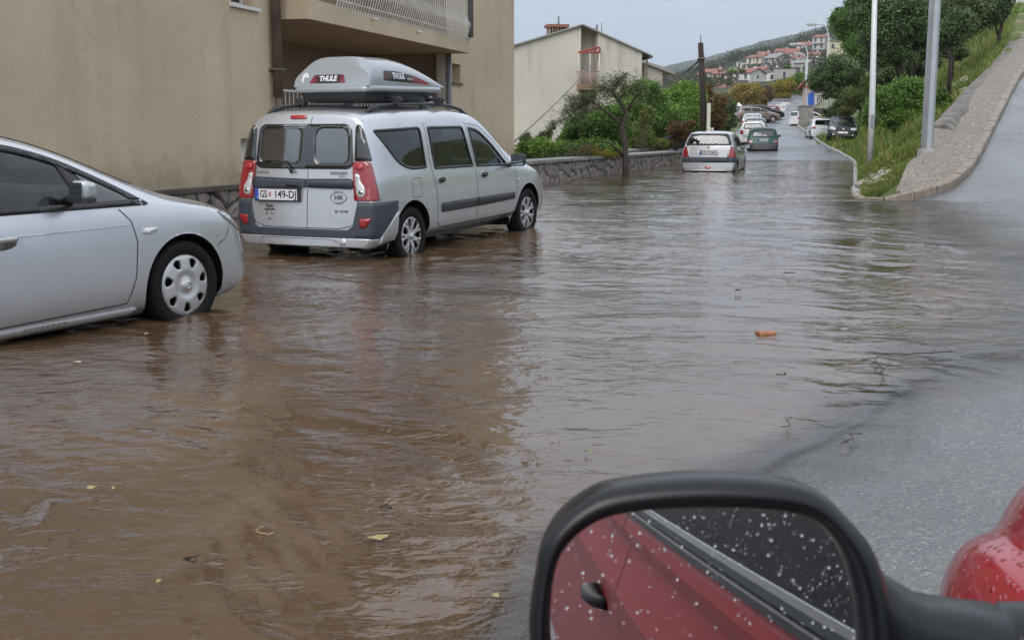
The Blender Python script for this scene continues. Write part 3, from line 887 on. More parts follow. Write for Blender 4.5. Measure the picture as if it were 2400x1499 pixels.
# pipes
bm = bmesh.new(); tq = FT(643, 0, .08)[0]
btube(bm, [FP(tq, 10, .1), FP(tq, 1.9, .1)], .075, 10); btube(bm, [FP(tq, 2.5, .1), FP(tq, .65, .1)], .055, 10)
ap(finish(bm, 'downpipe', PIPE))
for z in (1.35, 2.3, 3.6): ap(fboxo('pipe_bracket', PIPE, None, (tq - .1, tq + .1, z, z + .03, 0, .19)))
bm = bmesh.new(); tq = FT(1045, 0, .06)[0] + .06
btube(bm, [FP(tq, 3.07, .09), FP(tq, .65, .09)], .06, 10); btube(bm, [FP(tq + .0, 10, .6), FP(tq + .0, 3.4, .6)], .06, 10); ap(finish(bm, 'downpipe', PIPEG))
# railings
def railing(name, t0, t1, z0, z1, off, bow, step=.125, m=WHITE):
    bm = bmesh.new()
    btube(bm, [FP(t0, z1, off), FP(t1, z1, off)], .022, 6); btube(bm, [FP(t0, z0 + .08, off), FP(t1, z0 + .08, off)], .014, 6)
    t = t0
    while t < t1:
        if bow: btube(bm, [FP(t, z1, off), FP(t, z0 + .48, off), FP(t, z0 + .26, off + bow), FP(t, z0 - .1, off + .02)], .0095, 5, cap=False)
        else: btube(bm, [FP(t, z1, off), FP(t, z0 + .08, off)], .0095, 5, cap=False)
        t += step
    return finish(bm, name, m)
ap(railing('lower_railing', t0 + .05, t1 + .1, .98, 2.01, .0, 0, .14))
ap(railing('upper_railing', t0 + 1.0, t1 + .02, 3.40, 4.45, .50, .13, .105))
# side and back of block
bm = bmesh.new()
q4(bm, FP(tR, .6, 0), FP(tR, 10, 0), FP(tR, 10, -12), FP(tR, .6, -12)); q4(bm, FP(TL, .6, 0), FP(TL, 10, 0), FP(TL, 10, -12), FP(TL, .6, -12))
q4(bm, FP(TL, 10, 0), FP(tR, 10, 0), FP(tR, 10, -12), FP(TL, 10, -12)); q4(bm, FP(TL, .6, -12), FP(TL, 10, -12), FP(tR, 10, -12), FP(tR, .6, -12))
q4(bm, FP(tR, -4, 0), FP(tR, .6, 0), FP(tR, .6, -12), FP(tR, -4, -12))
ap(finish(bm, 'rear_walls', PL))

# rubble stone surfaces: real relief from a Worley pattern
def worley(u, v, s, seed=0):
    rs = np.random.RandomState(seed + 5); J = rs.rand(512, 512, 2)
    x = u / s; y = v / s; xi = np.floor(x).astype(int); yi = np.floor(y).astype(int)
    d1 = np.full(x.shape, 9.); d2 = np.full(x.shape, 9.); idd = np.zeros(x.shape)
    for a in (-1, 0, 1):
        for b in (-1, 0, 1):
            jx = J[(xi + a) % 512, (yi + b) % 512, 0] * .8 + .1; jy = J[(xi + a) % 512, (yi + b) % 512, 1] * .8 + .1
            d = np.hypot(xi + a + jx - x, (yi + b + jy - y))
            cid = ((xi + a) * 37.7 + (yi + b) * 91.3) % 1.0 + jx
            m = d < d1
            d2 = np.where(m, d1, np.minimum(d2, d)); idd = np.where(m, cid, idd); d1 = np.where(m, d, d1)
    return d1, d2, idd
gs = NT('rubble_stone'); c = gs.co('Object')
at_ = gs.t.nodes.new('ShaderNodeAttribute'); at_.attribute_name = 'stone'
at2 = gs.t.nodes.new('ShaderNodeAttribute'); at2.attribute_name = 'joint'
sc_ = gs.ramp(at_.outputs['Fac'], [(0, (.18, .15, .125)), (.35, (.26, .215, .18)), (.7, (.20, .18, .165)), (1, (.33, .28, .24))])
sc_ = gs.mix(.45, sc_, gs.ramp(gs.noise(c, 6, 6, .65), [(.35, (.12, .10, .09)), (.65, (.30, .26, .22))]))
gs.l(gs.mix(at2.outputs['Fac'], sc_, (.035, .03, .027)), gs.p.inputs['Base Color'])
gs.p.inputs['Roughness'].default_value = .55
gs.l(gs.bump(gs.noise(c, 18, 5), .8, .03), gs.p.inputs['Normal'])
def rubble(name, P, z0, z1, size, step, out=.07, seed=0, side=1, parent=None):
    """P polyline (list of Vector), front faces to the right-hand normal*side"""
    S = [0]
    for a, b in zip(P, P[1:]): S.append(S[-1] + (b - a).xy.length)
    us = np.arange(0, S[-1], step); vs = np.arange(0, 1.0001, step / max(.01, (z1(0) - z0(0))))
    Pn = np.array([tuple(p) for p in P]); px_ = np.interp(us, S, Pn[:, 0]); py_ = np.interp(us, S, Pn[:, 1]); base = np.interp(us, S, Pn[:, 2])
    dx = np.gradient(px_); dy = np.gradient(py_); l = np.hypot(dx, dy); nx_ = dy / l * side; ny_ = -dx / l * side
    U, Vv = np.meshgrid(us, vs, indexing='ij')
    Z = base[:, None] + z0(0) + (z1(0) - z0(0)) * Vv
    w = fbm(U * 3, Z * 3, 3) * .12
    d1, d2, idd = worley(U * .9 + w, Z + w, size, seed)
    e = d2 - d1
    h = np.clip(e / .22, 0, 1) ** .6
    disp = h * out + fbm(U * 9, Z * 9, 3) * .03 * h
    X = px_[:, None] + nx_[:, None] * disp; Y = py_[:, None] + ny_[:, None] * disp
    V = np.stack([X, Y, Z], -1); n, m = V.shape[:2]
    i = np.arange(n - 1)[:, None] * m + np.arange(m - 1)[None, :]
    o = mk_np(name, V.reshape(-1, 3), np.stack([i, i + m, i + m + 1, i + 1], -1).reshape(-1, 4), gs.m, parent)
    a = o.data.attributes.new('stone', 'FLOAT', 'POINT'); a.data.foreach_set('value', (idd % 1.0).ravel().astype(np.float32))
    a = o.data.attributes.new('joint', 'FLOAT', 'POINT'); a.data.foreach_set('value', (1 - np.clip((e - .05) / .08, 0, 1)).ravel().astype(np.float32))
    return o
CAPM = mat('concrete_cap', (.27, .265, .25), .5, var=.4, vscale=2, bump=.6, bscale=12)
CAPD = mat('dark_cap', (.10, .085, .07), .5, var=.4, vscale=3, bump=.6, bscale=12)
pl = rubble('stone_plinth', [FP(TL, 0, .10), FP(tR + .0, 0, .10)], lambda u: -.35, lambda u: .56, .34, .022, seed=3)
ap(pl)
ap(fboxo('plinth_cap', CAPD, None, (TL, tR + .1, .555, .615, -.05, .20)))
ap(fboxo('plinth_core', CAPD, None, (TL + .02, tR - .02, -.35, .50, -1.2, -.06)))
# roadside rubble wall beyond the building
SWP = [W(1213, 439, z=.17), W(1240, 435, z=.17), W(1300, 426, z=.18), W(1400, 412, z=.19), W(1465, 403, z=.2), W(1530, 395, z=.2), W(1592, 386, z=.21)]
SWP = [Vector((p.x, p.y, .17)) for p in SWP]
sw = thing('stone_wall', 'rubble stone wall with a flat concrete cap running from the beige building to the parked hatchback', 'wall', SWP[1])
o = rubble('stonework', SWP, lambda u: -.35, lambda u: .50, .36, .03, seed=9); o.parent = sw; o.matrix_parent_inverse = Matrix.Translation(-SWP[1])
bm = bmesh.new(); rings = []
for p, n in path_frames(SWP): rings.append([bm.verts.new(p + n * a + Vector((0, 0, b))) for a, b in [(.13, .50), (.13, .57), (-.55, .58), (-.55, -1.2)]])
for a, b in zip(rings, rings[1:]):
    for k in range(3): bm.faces.new((a[k], b[k], b[k + 1], a[k + 1]))
bm.faces.new(rings[-1]); bm.faces.new(rings[0])
o = finish(bm, 'cap', CAPM); o.parent = sw; o.matrix_parent_inverse = Matrix.Translation(-SWP[1])
# terrace slab behind wall (pale curved path edge)
tp = [W(1470, 359, Y=41), W(1500, 354, Y=44), W(1590, 352, Y=50), W(1700, 352, Y=54)]
bm = bmesh.new(); rings = []
for p in tp: rings.append([bm.verts.new(p + Vector((0, 0, b)) + Vector((a * -.9, a * .4, 0))) for a, b in [(0, -.8), (0, .08), (.35, .08), (.35, -.8)]])
for a, b in zip(rings, rings[1:]):
    for k in range(3): bm.faces.new((a[k], b[k], b[k + 1], a[k + 1]))
tag(finish(bm, 'low_wall', CAPM), 'low curved concrete kerb wall behind the stone wall by the utility pole', 'wall')

# ------------------------------------------------------------------ pale gabled house
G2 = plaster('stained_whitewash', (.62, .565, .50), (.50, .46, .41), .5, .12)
G2S = plaster('darker_side_render', (.42, .375, .33), (.34, .305, .27), .3, .2)  # gable whitewash hue repeated darker, for the side wall and the wing
ROOFG = mat('roof_edge', (.30, .28, .26), .5)
TILE = mat('red_tiles', (.30, .11, .07), .7, var=.5, vscale=1.5, col2=(.20, .085, .06), bump=1, bscale=5)
TILEF = mat('red_tiles_far', (.30, .12, .085), .7, var=.35, vscale=.8, bump=.5, bscale=3)
H2Y = 75.0
hO = W(1360, 320, Y=H2Y)
h2 = thing('gabled_house', 'large stained whitewashed house with a plain gable and a small balcony behind the bushes', 'building', Vector((hO.x, hO.y, 0)))
yaw2 = R(-14)
HX = Vector((math.cos(yaw2 * -1) , -math.sin(yaw2 * -1) * -1, 0))
HX = Vector((math.cos(R(10)), math.sin(R(10)), 0)); HN = Vector((HX.y, -HX.x, 0))   # gable runs along HX, faces HN (towards camera)
def H2(px, py, back=0):
    o = Vector((hO.x, hO.y, 0)) - HN * back; a = W(px, py, Y=10) - Vector((0, 0, CAM_H)); c = Vector((0, 0, CAM_H))
    k = (o - c).dot(HN) / a.dot(HN); return c + a * k
def h2p(o): o.parent = h2; o.matrix_parent_inverse = Matrix.Translation(-h2.location); return o
GZ = -9
def dn_(p, z=GZ): return Vector((p.x, p.y, z))
BK = -HN * 11
gl_ = H2(1040, 156); gr = H2(1362, 62); n1_ = H2(1366, 62); n2_ = H2(1402, 76); ge = H2(1505, 124)
notch = 1.3
def poly(bm, pts): bm.faces.new([bm.verts.new(p) for p in pts])
bm = bmesh.new()
poly(bm, [dn_(gl_), dn_(gr), gr, gl_])
poly(bm, [dn_(n2_), dn_(ge), ge, n2_])
a = gr - HN * notch; b = n2_ - HN * notch
poly(bm, [dn_(gr), dn_(a), a, gr]); poly(bm, [dn_(a), dn_(b), b, a]); poly(bm, [dn_(b), dn_(n2_), n2_, b])
h2p(finish(bm, 'gable_wall', G2))
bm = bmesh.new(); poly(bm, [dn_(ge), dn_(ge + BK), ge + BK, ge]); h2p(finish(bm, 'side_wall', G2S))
# roof: thin slabs with overhang
def slab(bm, quad, th):
    n = (quad[1] - quad[0]).cross(quad[3] - quad[0]).normalized()
    if n.z < 0: n = -n
    lo = [bm.verts.new(p) for p in quad]; hi = [bm.verts.new(p + n * th) for p in quad]
    bm.faces.new(lo); bm.faces.new(hi[::-1])
    for i in range(4): bm.faces.new((lo[i], lo[(i + 1) % 4], hi[(i + 1) % 4], hi[i]))
ridge = H2(1364, 60); eaveR = H2(1522, 131); eaveL = H2(1030, 160)
bm = bmesh.new(); f_ = HN * .25
slab(bm, [ridge + f_, eaveR + f_, eaveR + BK, ridge + BK], .08); slab(bm, [eaveL + f_, ridge + f_, ridge + BK, eaveL + BK], .08)
h2p(finish(bm, 'roof', ROOFG))
bm = bmesh.new(); gp_ = H2(1524, 134); btube(bm, [gp_ + f_, gp_ + BK], .11, 8); btube(bm, [H2(1516, 138) , dn_(H2(1516, 138), -3)], .06, 6); h2p(finish(bm, 'gutter', mat('gutter_brown', (.10, .07, .06), .5)))
# eave soffit block
bm = bmesh.new(); poly(bm, [H2(1505, 125), H2(1522, 133), H2(1522, 133) + BK, H2(1505, 125) + BK]); h2p(finish(bm, 'soffit', mat('soffit', (.2, .15, .12), .7)))
# balcony
BR = mat('brick_balcony', (.26, .17, .12), .8, var=.3, vscale=3)
RED = mat('red_iron', (.35, .06, .05), .6)
bl_, br_ = H2(1352, 198), H2(1402, 198)
bm = bmesh.new()
for (p0, p1, z0, z1, o0, o1) in ((bl_, br_, bl_.z - .35, bl_.z, -1.2, .35),):
    pts = [p0 + HN * o1, p1 + HN * o1, p1 + HN * o0, p0 + HN * o0]
    lo = [bm.verts.new(dn_(p, z0)) for p in pts]; hi = [bm.verts.new(dn_(p, z1)) for p in pts]
    bm.faces.new(lo); bm.faces.new(hi)
    for i in range(4): bm.faces.new((lo[i], lo[(i + 1) % 4], hi[(i + 1) % 4], hi[i]))
h2p(finish(bm, 'balcony', BR))
bm = bmesh.new(); zt = H2(1360, 168).z; zb_ = bl_.z
A_, B_ = bl_ + HN * .3, br_ + HN * .3
btube(bm, [dn_(A_, zt), dn_(B_, zt)], .035, 5)
for k in range(13): p = A_.lerp(B_, k / 12); btube(bm, [dn_(p, zt), dn_(p, zb_)], .022, 4)
btube(bm, [dn_(A_, zt), dn_(bl_ - HN * 1.0, zt)], .035, 5)
for k in range(3): p = A_ + (bl_ - HN * 1.0 - A_) * (k / 2); btube(bm, [dn_(p, zt), dn_(p, zb_)], .022, 4)
h2p(finish(bm, 'balcony_railing', mat('rust_rail', (.40, .25, .22), .6)))
bm = bmesh.new(); ztp = H2(1402, 112).z; zl = H2(1352, 124).z
btube(bm, [dn_(A_, zl), dn_(B_, ztp)], .06, 5); btube(bm, [dn_(A_, zl), dn_(B_, zl)], .06, 5); btube(bm, [dn_(B_, zl), dn_(B_, ztp)], .06, 5)
for k in range(1, 5): p = A_.lerp(B_, k / 5); btube(bm, [dn_(p, zl), dn_(p, zl + (ztp - zl) * k / 5)], .03, 4)
h2p(finish(bm, 'awning_frame', RED))
for Q_ in (A_, A_.lerp(B_, .55), B_):
    bm = bmesh.new(); btube(bm, [dn_(Q_, zl - .03), dn_(Q_, zb_)], .03, 5); h2p(finish(bm, 'awning_post', WHITE))
def fr_box(name, l, r_, z0, z1, off, th, m):
    bm = bmesh.new(); pts = [l + HN * off, r_ + HN * off, r_ + HN * (off - th), l + HN * (off - th)]
    lo = [bm.verts.new(dn_(p, z0)) for p in pts]; hi = [bm.verts.new(dn_(p, z1)) for p in pts]
    bm.faces.new(lo); bm.faces.new(hi)
    for i in range(4): bm.faces.new((lo[i], lo[(i + 1) % 4], hi[(i + 1) % 4], hi[i]))
    return h2p(finish(bm, name, m))
fr_box('balcony_door', H2(1370, 198, notch), H2(1388, 198, notch), zb_, H2(1370, 143).z, -notch + .06, .05, WFRAME)
fr_box('balcony_door_pane', H2(1374, 168, notch), H2(1384, 168, notch), H2(1370, 170).z, H2(1370, 147).z, -notch + .08, .02, DGL)
# chimney
cl, cr_ = H2(1301, 80, 2), H2(1346, 80, 2)
fr_box('chimney', cl, cr_, H2(1301, 100).z, H2(1301, 72, 2).z, -2, 1.0, mat('brick_chimney', (.30, .22, .17), .8, var=.4, vscale=6))
for k in range(7):
    p = cl.lerp(cr_, (k + .5) / 7); a_ = cl.lerp(cr_, (k + .28) / 7); b_ = cl.lerp(cr_, (k + .72) / 7)
    fr_box('chimney_pillar', a_, b_, H2(1301, 72, 2).z, H2(1301, 57, 2).z, -2, 1.0, MATS['brick_chimney'])
fr_box('chimney_cap', cl + HX * -.1, cr_ + HX * .1, H2(1301, 57, 2).z, H2(1301, 50, 2).z, -1.9, 1.2, TILE)
bm = bmesh.new(); p = H2(1313, 57, 2); btube(bm, [p - HN * .5, dn_(p - HN * .5, H2(1313, 36, 2).z)], .05, 5)
for px_, py_, pb in ((1394, 66, 76), (1399, 58, 78), (1410, 54, 80)):
    h2p(finish(bm, 'vent_pipe', mat('vent_pipe', (.12, .12, .13), .5))); bm = bmesh.new(); p = H2(px_, pb, 2); btube(bm, [dn_(p, p.z - 1), dn_(p, H2(px_, py_, 2).z)], .07 if px_ < 1405 else .03, 6)
h2p(finish(bm, 'vent_pipe', mat('vent_pipe', (.12, .12, .13), .5)))
# second, lower block stepping back to the right
h3 = thing('apartment_wing', 'low beige wing with dark eaves stepping back behind the gabled house', 'building', Vector((H2(1540, 150, 9).x, H2(1540, 150, 9).y, 0)))
def h3p(o): o.parent = h3; o.matrix_parent_inverse = Matrix.Translation(-h3.location); return o
a, b, c_, d = H2(1512, 145, 9), H2(1553, 155, 9), H2(1557, 160, 9), H2(1568, 172, 9)
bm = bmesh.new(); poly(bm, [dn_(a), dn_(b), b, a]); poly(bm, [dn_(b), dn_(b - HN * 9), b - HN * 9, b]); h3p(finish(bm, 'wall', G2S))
bm = bmesh.new(); slab(bm, [a + HN * .3 + HX * -.5, b + HN * .3 + HX * .8 + Vector((0, 0, -.6)), b - HN * 9 + HX * .8 + Vector((0, 0, -.6)), a - HN * 9], .18); h3p(finish(bm, 'roof', ROOFG))

# ------------------------------------------------------------------ houses on the hillside
WIN = mat('far_window', (.06, .065, .075), .15)
def house(px, pyb, Y, w, h, dep, yaw, wall, label, roof=TILEF, rh=1.6, ridge_along='x', floors=2, cols=2, balc=False, flat=False, name='house'):
    """px,pyb: photo pixel of the middle of the base of the front wall; yaw 0 = front faces the camera"""
    p = W(px, pyb, Y=Y)
    root = thing(name, label, 'house', p, rz=yaw, group='houses on the hillside')
    wm = plaster('wall_%02d_%02d_%02d' % tuple(int(c * 99) for c in wall), wall, tuple(c * .85 for c in wall), .15, .3) if ('wall_%02d_%02d_%02d' % tuple(int(c * 99) for c in wall)) not in MATS else MATS['wall_%02d_%02d_%02d' % tuple(int(c * 99) for c in wall)]
    bm = bmesh.new()
    x0, x1, y0, y1 = -w / 2, w / 2, 0, dep
    def P(x, y, z): return bm.verts.new((x, y, z))
    base = [(x0, y0), (x1, y0), (x1, y1), (x0, y1)]
    if flat: tops = [h] * 4
    for i in range(4):
        a, b = base[i], base[(i + 1) % 4]
        gab = (ridge_along == 'x' and i in (1, 3)) or (ridge_along == 'y' and i in (0, 2))
        vs = [P(*a, -6), P(*b, -6), P(*b, h)]
        if gab and not flat: vs.append(P((a[0] + b[0]) / 2, (a[1] + b[1]) / 2, h + rh))
        vs.append(P(*a, h)); bm.faces.new(vs)
    if flat: bm.faces.new([P(*b, h) for b in base])
    finish(bm, 'wall', wm, root)
    bm = bmesh.new(); o = .5
    if flat: bbox(bm, (x0 - .3, y0 - .6, h), (x1 + .3, y1 + .3, h + .3))
    elif ridge_along == 'x':
        ym = dep / 2; e = rh * (o / ym)
        slab(bm, [Vector((x0 - o, y0 - o, h - e)), Vector((x1 + o, y0 - o, h - e)), Vector((x1 + o, ym, h + rh)), Vector((x0 - o, ym, h + rh))], .22)
        slab(bm, [Vector((x0 - o, y1 + o, h - e)), Vector((x1 + o, y1 + o, h - e)), Vector((x1 + o, ym, h + rh)), Vector((x0 - o, ym, h + rh))], .22)
    else:
        e = rh * (o / (w / 2))
        slab(bm, [Vector((x0 - o, y0 - o, h - e)), Vector((0, y0 - o, h + rh)), Vector((0, y1 + o, h + rh)), Vector((x0 - o, y1 + o, h - e))], .22)
        slab(bm, [Vector((x1 + o, y0 - o, h - e)), Vector((0, y0 - o, h + rh)), Vector((0, y1 + o, h + rh)), Vector((x1 + o, y1 + o, h - e))], .22)
    finish(bm, 'roof', roof if not flat else MATS['concrete_cap'], root)
    fh = h / floors
    for f_ in range(floors):
        for c_ in range(cols):
            cx = x0 + w * (c_ + .5) / cols; z = f_ * fh + fh * .28; tall = balc and f_ > 0
            ww = .55; hh = fh * (.62 if tall else .45)
            bm = bmesh.new(); bbox(bm, (cx - ww - .12, -.05, z - .1 - (.3 if tall else 0)), (cx + ww + .12, -.01, z + hh + .1))
            wo2 = finish(bm, 'window', WFRAME, root)
            bm = bmesh.new(); bbox(bm, (cx - ww, -.09, z - (.3 if tall else 0)), (cx + ww, -.055, z + hh)); finish(bm, 'pane', WIN, wo2)
        if balc and f_ > 0:
            bm = bmesh.new(); bbox(bm, (x0 + .3, -1.1, f_ * fh - .15), (x1 - .3, -.005, f_ * fh)); finish(bm, 'balcony', MATS['concrete_cap'], root)
            bm = bmesh.new(); btube(bm, [(x0 + .3, -1.08, f_ * fh + .95), (x1 - .3, -1.08, f_ * fh + .95)], .05, 4)
            n = int(w / .5)
            for k in range(n + 1): xx = x0 + .3 + (w - .6) * k / n; btube(bm, [(xx, -1.08, f_ * fh), (xx, -1.08, f_ * fh + .95)], .025, 3, cap=False)
            finish(bm, 'railing', WFRAME, root)
    # side windows facing right
    for f_ in range(floors):
        bm = bmesh.new(); z = f_ * fh + fh * .3; bbox(bm, (x1 + .01, dep * .45, z), (x1 + .06, dep * .45 + 1, z + 1.1)); finish(bm, 'window', WIN, root)
    bm = bmesh.new(); bbox(bm, (w * .2, dep * .55, h), (w * .2 + .7, dep * .55 + .7, h + rh + .9)); finish(bm, 'chimney', wm, root)
    return root
WH = (.72, .71, .68); CR = (.62, .55, .44); PK = (.55, .40, .34); GY = (.42, .40, .37); LG = (.56, .55, .53)
house(1665, 208, 440, 7, 6.0, 10, R(-28), LG, 'pale grey house with red roof half hidden just right of the utility pole', balc=True, rh=1.4)
house(1684, 209, 430, 6, 5.4, 12, R(-30), (.60, .46, .40), 'pinkish house with orange tiled roof between the pale grey and the brown-pink houses', cols=2, balc=True, rh=1.4)
house(1706, 211, 432, 4.5, 6.0, 9, R(-30), (.46, .36, .30), 'narrow brown-pink house wedged against the bright white house', rh=1.3)
house(1737, 206, 425, 7, 5.2, 11, R(-42), WH, 'bright white two-storey house with red roof above the autumn trees', balc=True, rh=1.7)
house(1697, 222, 330, 5, 1.8, 7, R(-42), CR, 'low cream house showing only its orange roof above the hedge', floors=1, cols=1, rh=1.0)
house(1766, 165, 570, 7.5, 6.0, 12, R(-35), CR, 'cream house with dark shutters and red roof on the upper row', balc=True, rh=1.5)
house(1744, 165, 575, 5, 4.0, 6, R(-30), LG, 'tiny pale flat-roofed annex left of the cream shuttered house', flat=True, floors=1, cols=1)
house(1803, 170, 540, 6.5, 6.4, 13, R(-42), (.46, .44, .40), 'large grey house with glazed white balcony and long grey roof', balc=True, roof=MATS['concrete_cap'], rh=2.2)
house(1853, 150, 570, 6, 5.0, 9, R(-30), WH, 'white house with bright orange roof behind the far street lamp', rh=2.4)
house(1800, 193, 440, 11, 3.8, 8, R(-20), WH, 'long low white building with dark flat roof and arches', flat=True, floors=1, cols=4)
house(1838, 192, 430, 8, 5.0, 8, R(-25), GY, 'bare grey concrete house with flat roof', flat=True, floors=1, cols=1)
house(1873, 178, 470, 7, 5.0, 8, R(-30), GY, 'small grey house stepping up behind the bare concrete house', floors=1, cols=2, rh=1.2, roof=MATS['concrete_cap'])
house(1895, 172, 480, 11, 4.5, 8, R(-20), WH, 'wide white house with row of windows under a flat grey roof', flat=True, floors=1, cols=4)
house(1884, 132, 660, 8, 6, 10, R(-20), LG, 'pale grey house with pink-red roof behind the tall grey house', rh=2)
house(1917, 132, 600, 6.5, 9.4, 10, R(-38), (.52, .51, .49), 'tall grey three-storey house with white balconies and red roof beside the lamp', floors=3, balc=True, rh=1.4)
house(1965, 120, 470, 9, 4.0, 9, R(-15), (.58, .54, .36), 'yellowish low house glimpsed between the trees on the slope', floors=1, flat=True)
house(1720, 172, 600, 4, 3.2, 5, R(-20), WH, 'small white block far up the slope left of the annex', flat=True, floors=1, cols=1)
house(1930, 160, 500, 7, 4.0, 8, R(-20), LG, 'pale house under the tall grey house half hidden by tree leaves', flat=True, floors=1, cols=3)
house(1788, 150, 620, 6, 5, 8, R(-25), WH, 'small white house with red roof above the cream shuttered house', cols=2, rh=1.4)
house(1828, 140, 650, 7, 4.5, 8, R(-35), CR, 'cream house with red roof high on the slope behind the long grey roof', cols=2, rh=1.6)
house(1867, 160, 520, 6, 4.5, 7, R(-30), CR, 'cream house wedged between the orange-roofed house and the grey stepped house', cols=2, rh=1.2)
house(1775, 188, 480, 6, 4.0, 7, R(-38), LG, 'pale house with red roof right behind the bright white house', cols=2, rh=1.3)
house(1903, 152, 560, 6, 4.5, 7, R(-25), WH, 'white house with orange roof just below the tall grey house', cols=2, rh=1.4)
house(1945, 148, 560, 6, 4.5, 7, R(-25), CR, 'cream house with red roof half behind the arched street lamp', cols=2, rh=1.4)
house(1650, 200, 520, 6, 4.2, 7, R(-20), CR, 'cream house with red roof left of the utility pole top', cols=2, rh=1.3)
house(2075, 165, 120, 4, 2.6, 7, R(-20), LG, 'pale house glimpsed through the bank trees', floors=1, flat=True)
house(2425, 45, 75, 2.6, 5.6, 6, R(5), (.68, .68, .68), 'bright white house at the very top right behind the hedge', floors=1, flat=True)
house(1940, 262, 128, 3.6, 2.6, 2.5, R(14), (.48, .37, .32), 'small pinkish house with dark red roof behind the white railing', floors=1, cols=2, rh=.6, roof=TILE)

# bits by the blue gate
STP = mat('grey_pillar_stone', (.30, .28, .26), .8, var=.4, vscale=4, bump=1, bscale=10)
g_ = W(1890, 298, Y=101)
o = thing('stone_gate_wall', 'grey stone gatepost wall beside the blue gate', 'wall', g_)
box('wall', (-.35, 0, -.5), (.55, 2.0, 1.75), STP, o, bev=.03)
box('cap', (-.4, -.06, 1.76), (.6, 2.05, 1.86), CAPM, o)
o = thing('blue_gate', 'bright blue sheet gate leaf standing open behind the stone gatepost', 'gate', W(1897, 296, Y=103.5))
BLUE = mat('blue_paint', (.03, .10, .42), .4)
box('panel', (-.2, 0, .1), (.15, .08, 2.9), BLUE, o, bev=.02); box('post', (.16, -.02, 0), (.32, .12, 3.3), BLUE, o); box('post', (-.3, -.02, 0), (-.21, .12, 2.5), mat('pale_blue', (.35, .45, .7), .5), o)
o = thing('brick_gatepost', 'red-capped gatepost behind the blue gate', 'gatepost', W(1899, 285, Y=106))
box('post', (-.3, 0, 0), (.3, .5, 3.0), mat('pink_post', (.45, .32, .3), .8), o); box('cap', (-.45, -.1, 3.01), (.45, .6, 3.2), TILE, o)
o = thing('white_fence', 'white vertical-bar railing in front of the pinkish house', 'fence', W(1900, 254, Y=104))
bm = bmesh.new()
for k in range(22): btube(bm, [(k * .17, 0, 0), (k * .17, 0, 1.2)], .022, 4)
btube(bm, [(0, 0, 1.2), (3.7, 0, 1.2)], .03, 4); btube(bm, [(0, 0, .1), (3.7, 0, .1)], .03, 4)
finish(bm, 'bars', WHITE, o); box('base', (-.1, -.08, -2.4), (3.9, .1, -.02), mat('dark_wall', (.10, .09, .08), .9, var=.3), o)
o = thing('handrail', 'slanting pale concrete handrail descending the bank beside the blue gate', 'handrail', W(1904, 289, Y=96))
tube('rail', [(0, 0, 0), (.0, .2, 1.1), (1.3, 2.0, 2.2)], .07, CAPM, o, 6)
# white pillar with arrow top left of the road
o = thing('white_gatepost', 'white pillar with a pointed cap beside the brown estate car', 'gatepost', W(1731, 283, Y=112))
bm = bmesh.new(); bbox(bm, (-.16, 0, -1), (.16, .3, 1.35)); finish(bm, 'pillar', WHITE, o)
bm = bmesh.new()
vs = [bm.verts.new(v) for v in [(-.33, -.15, 1.352), (.33, -.15, 1.352), (.33, .45, 1.352), (-.33, .45, 1.352), (0, .15, 1.75)]]
bm.faces.new(vs[:4]); [bm.faces.new((vs[i], vs[(i + 1) % 4], vs[4])) for i in range(4)]; finish(bm, 'cap', WHITE, o)
bm = bmesh.new(); bbox(bm, (-.75, .05, -.8), (-.17, .25, .55), bev=.04); finish(bm, 'wing_wall', WHITE, o)
# green wheelie bin
GR = mat('green_plastic', (.02, .17, .09), .4)
o = thing('wheelie_bin', 'green wheelie bin with its lid open beside the white hatchback', 'bin', W(1880, 295, Y=104), rz=R(20))
bm = bmesh.new()
lo = [bm.verts.new(v) for v in [(-.22, -.24, .06), (.22, -.24, .06), (.22, .24, .06), (-.22, .24, .06)]]; hi = [bm.verts.new(v) for v in [(-.29, -.34, 1.0), (.29, -.34, 1.0), (.29, .34, 1.0), (-.29, .34, 1.0)]]
bm.faces.new(lo); bm.faces.new(hi)
for i in range(4): bm.faces.new((lo[i], lo[(i + 1) % 4], hi[(i + 1) % 4], hi[i]))
finish(bm, 'body', GR, o); box('lid', (-.31, .3, 1.0), (.31, .37, 1.5), GR, o, M=Matrix.Rotation(R(-12), 4, 'X')); 
for s in (-1, 1):
    bm = bmesh.new(); blathe(bm, [(-.02, .001), (-.02, .09), (.02, .09), (.02, .001)], 14, 'x', (s * .22, .24, .1)); finish(bm, 'wheel', mat('rubber', (.02, .02, .02), .8), o)

# ------------------------------------------------------------------ poles, lamps and wires
WOOD = mat('dark_wood', (.045, .032, .026), .8, var=.4, vscale=3, bump=1, bscale=20, stretch=(8, 8, .6))
Yp = 46.0
pb_, pt_ = W(1652, 330, Y=Yp), W(1642, 101, Y=Yp)
o = thing('utility_pole', 'dark leaning wooden utility pole rising behind the flooded silver hatchback', 'pole', pb_)
d_ = pt_ - pb_
tube('pole', [(0, 0, -.8), d_ * .5, d_], [.145, .128, .105], WOOD, o, 10)
tube('tip', [d_, d_ + Vector((0, 0, .3))], .02, mat('steel_dark', (.1, .1, .1), .4, .5), o, 5)
bm = bmesh.new(); q_ = d_ * .84; bbox(bm, tuple(q_ + Vector((-.15, -.15, -.05))), tuple(q_ + Vector((.14, .1, .05))), bev=.04); finish(bm, 'cable_clamp', MATS['steel_dark'], o)
CRM = mat('cream_conduit', (.58, .56, .47), .5)
bm = bmesh.new(); bbox(bm, (.02, -.27, -.2), (.15, -.17, 1.45)); bbox(bm, (.03, -.38, .15), (.28, -.275, .5), bev=.02); finish(bm, 'conduit', CRM, o)
CAB = mat('cable', (.05, .055, .06), .5)
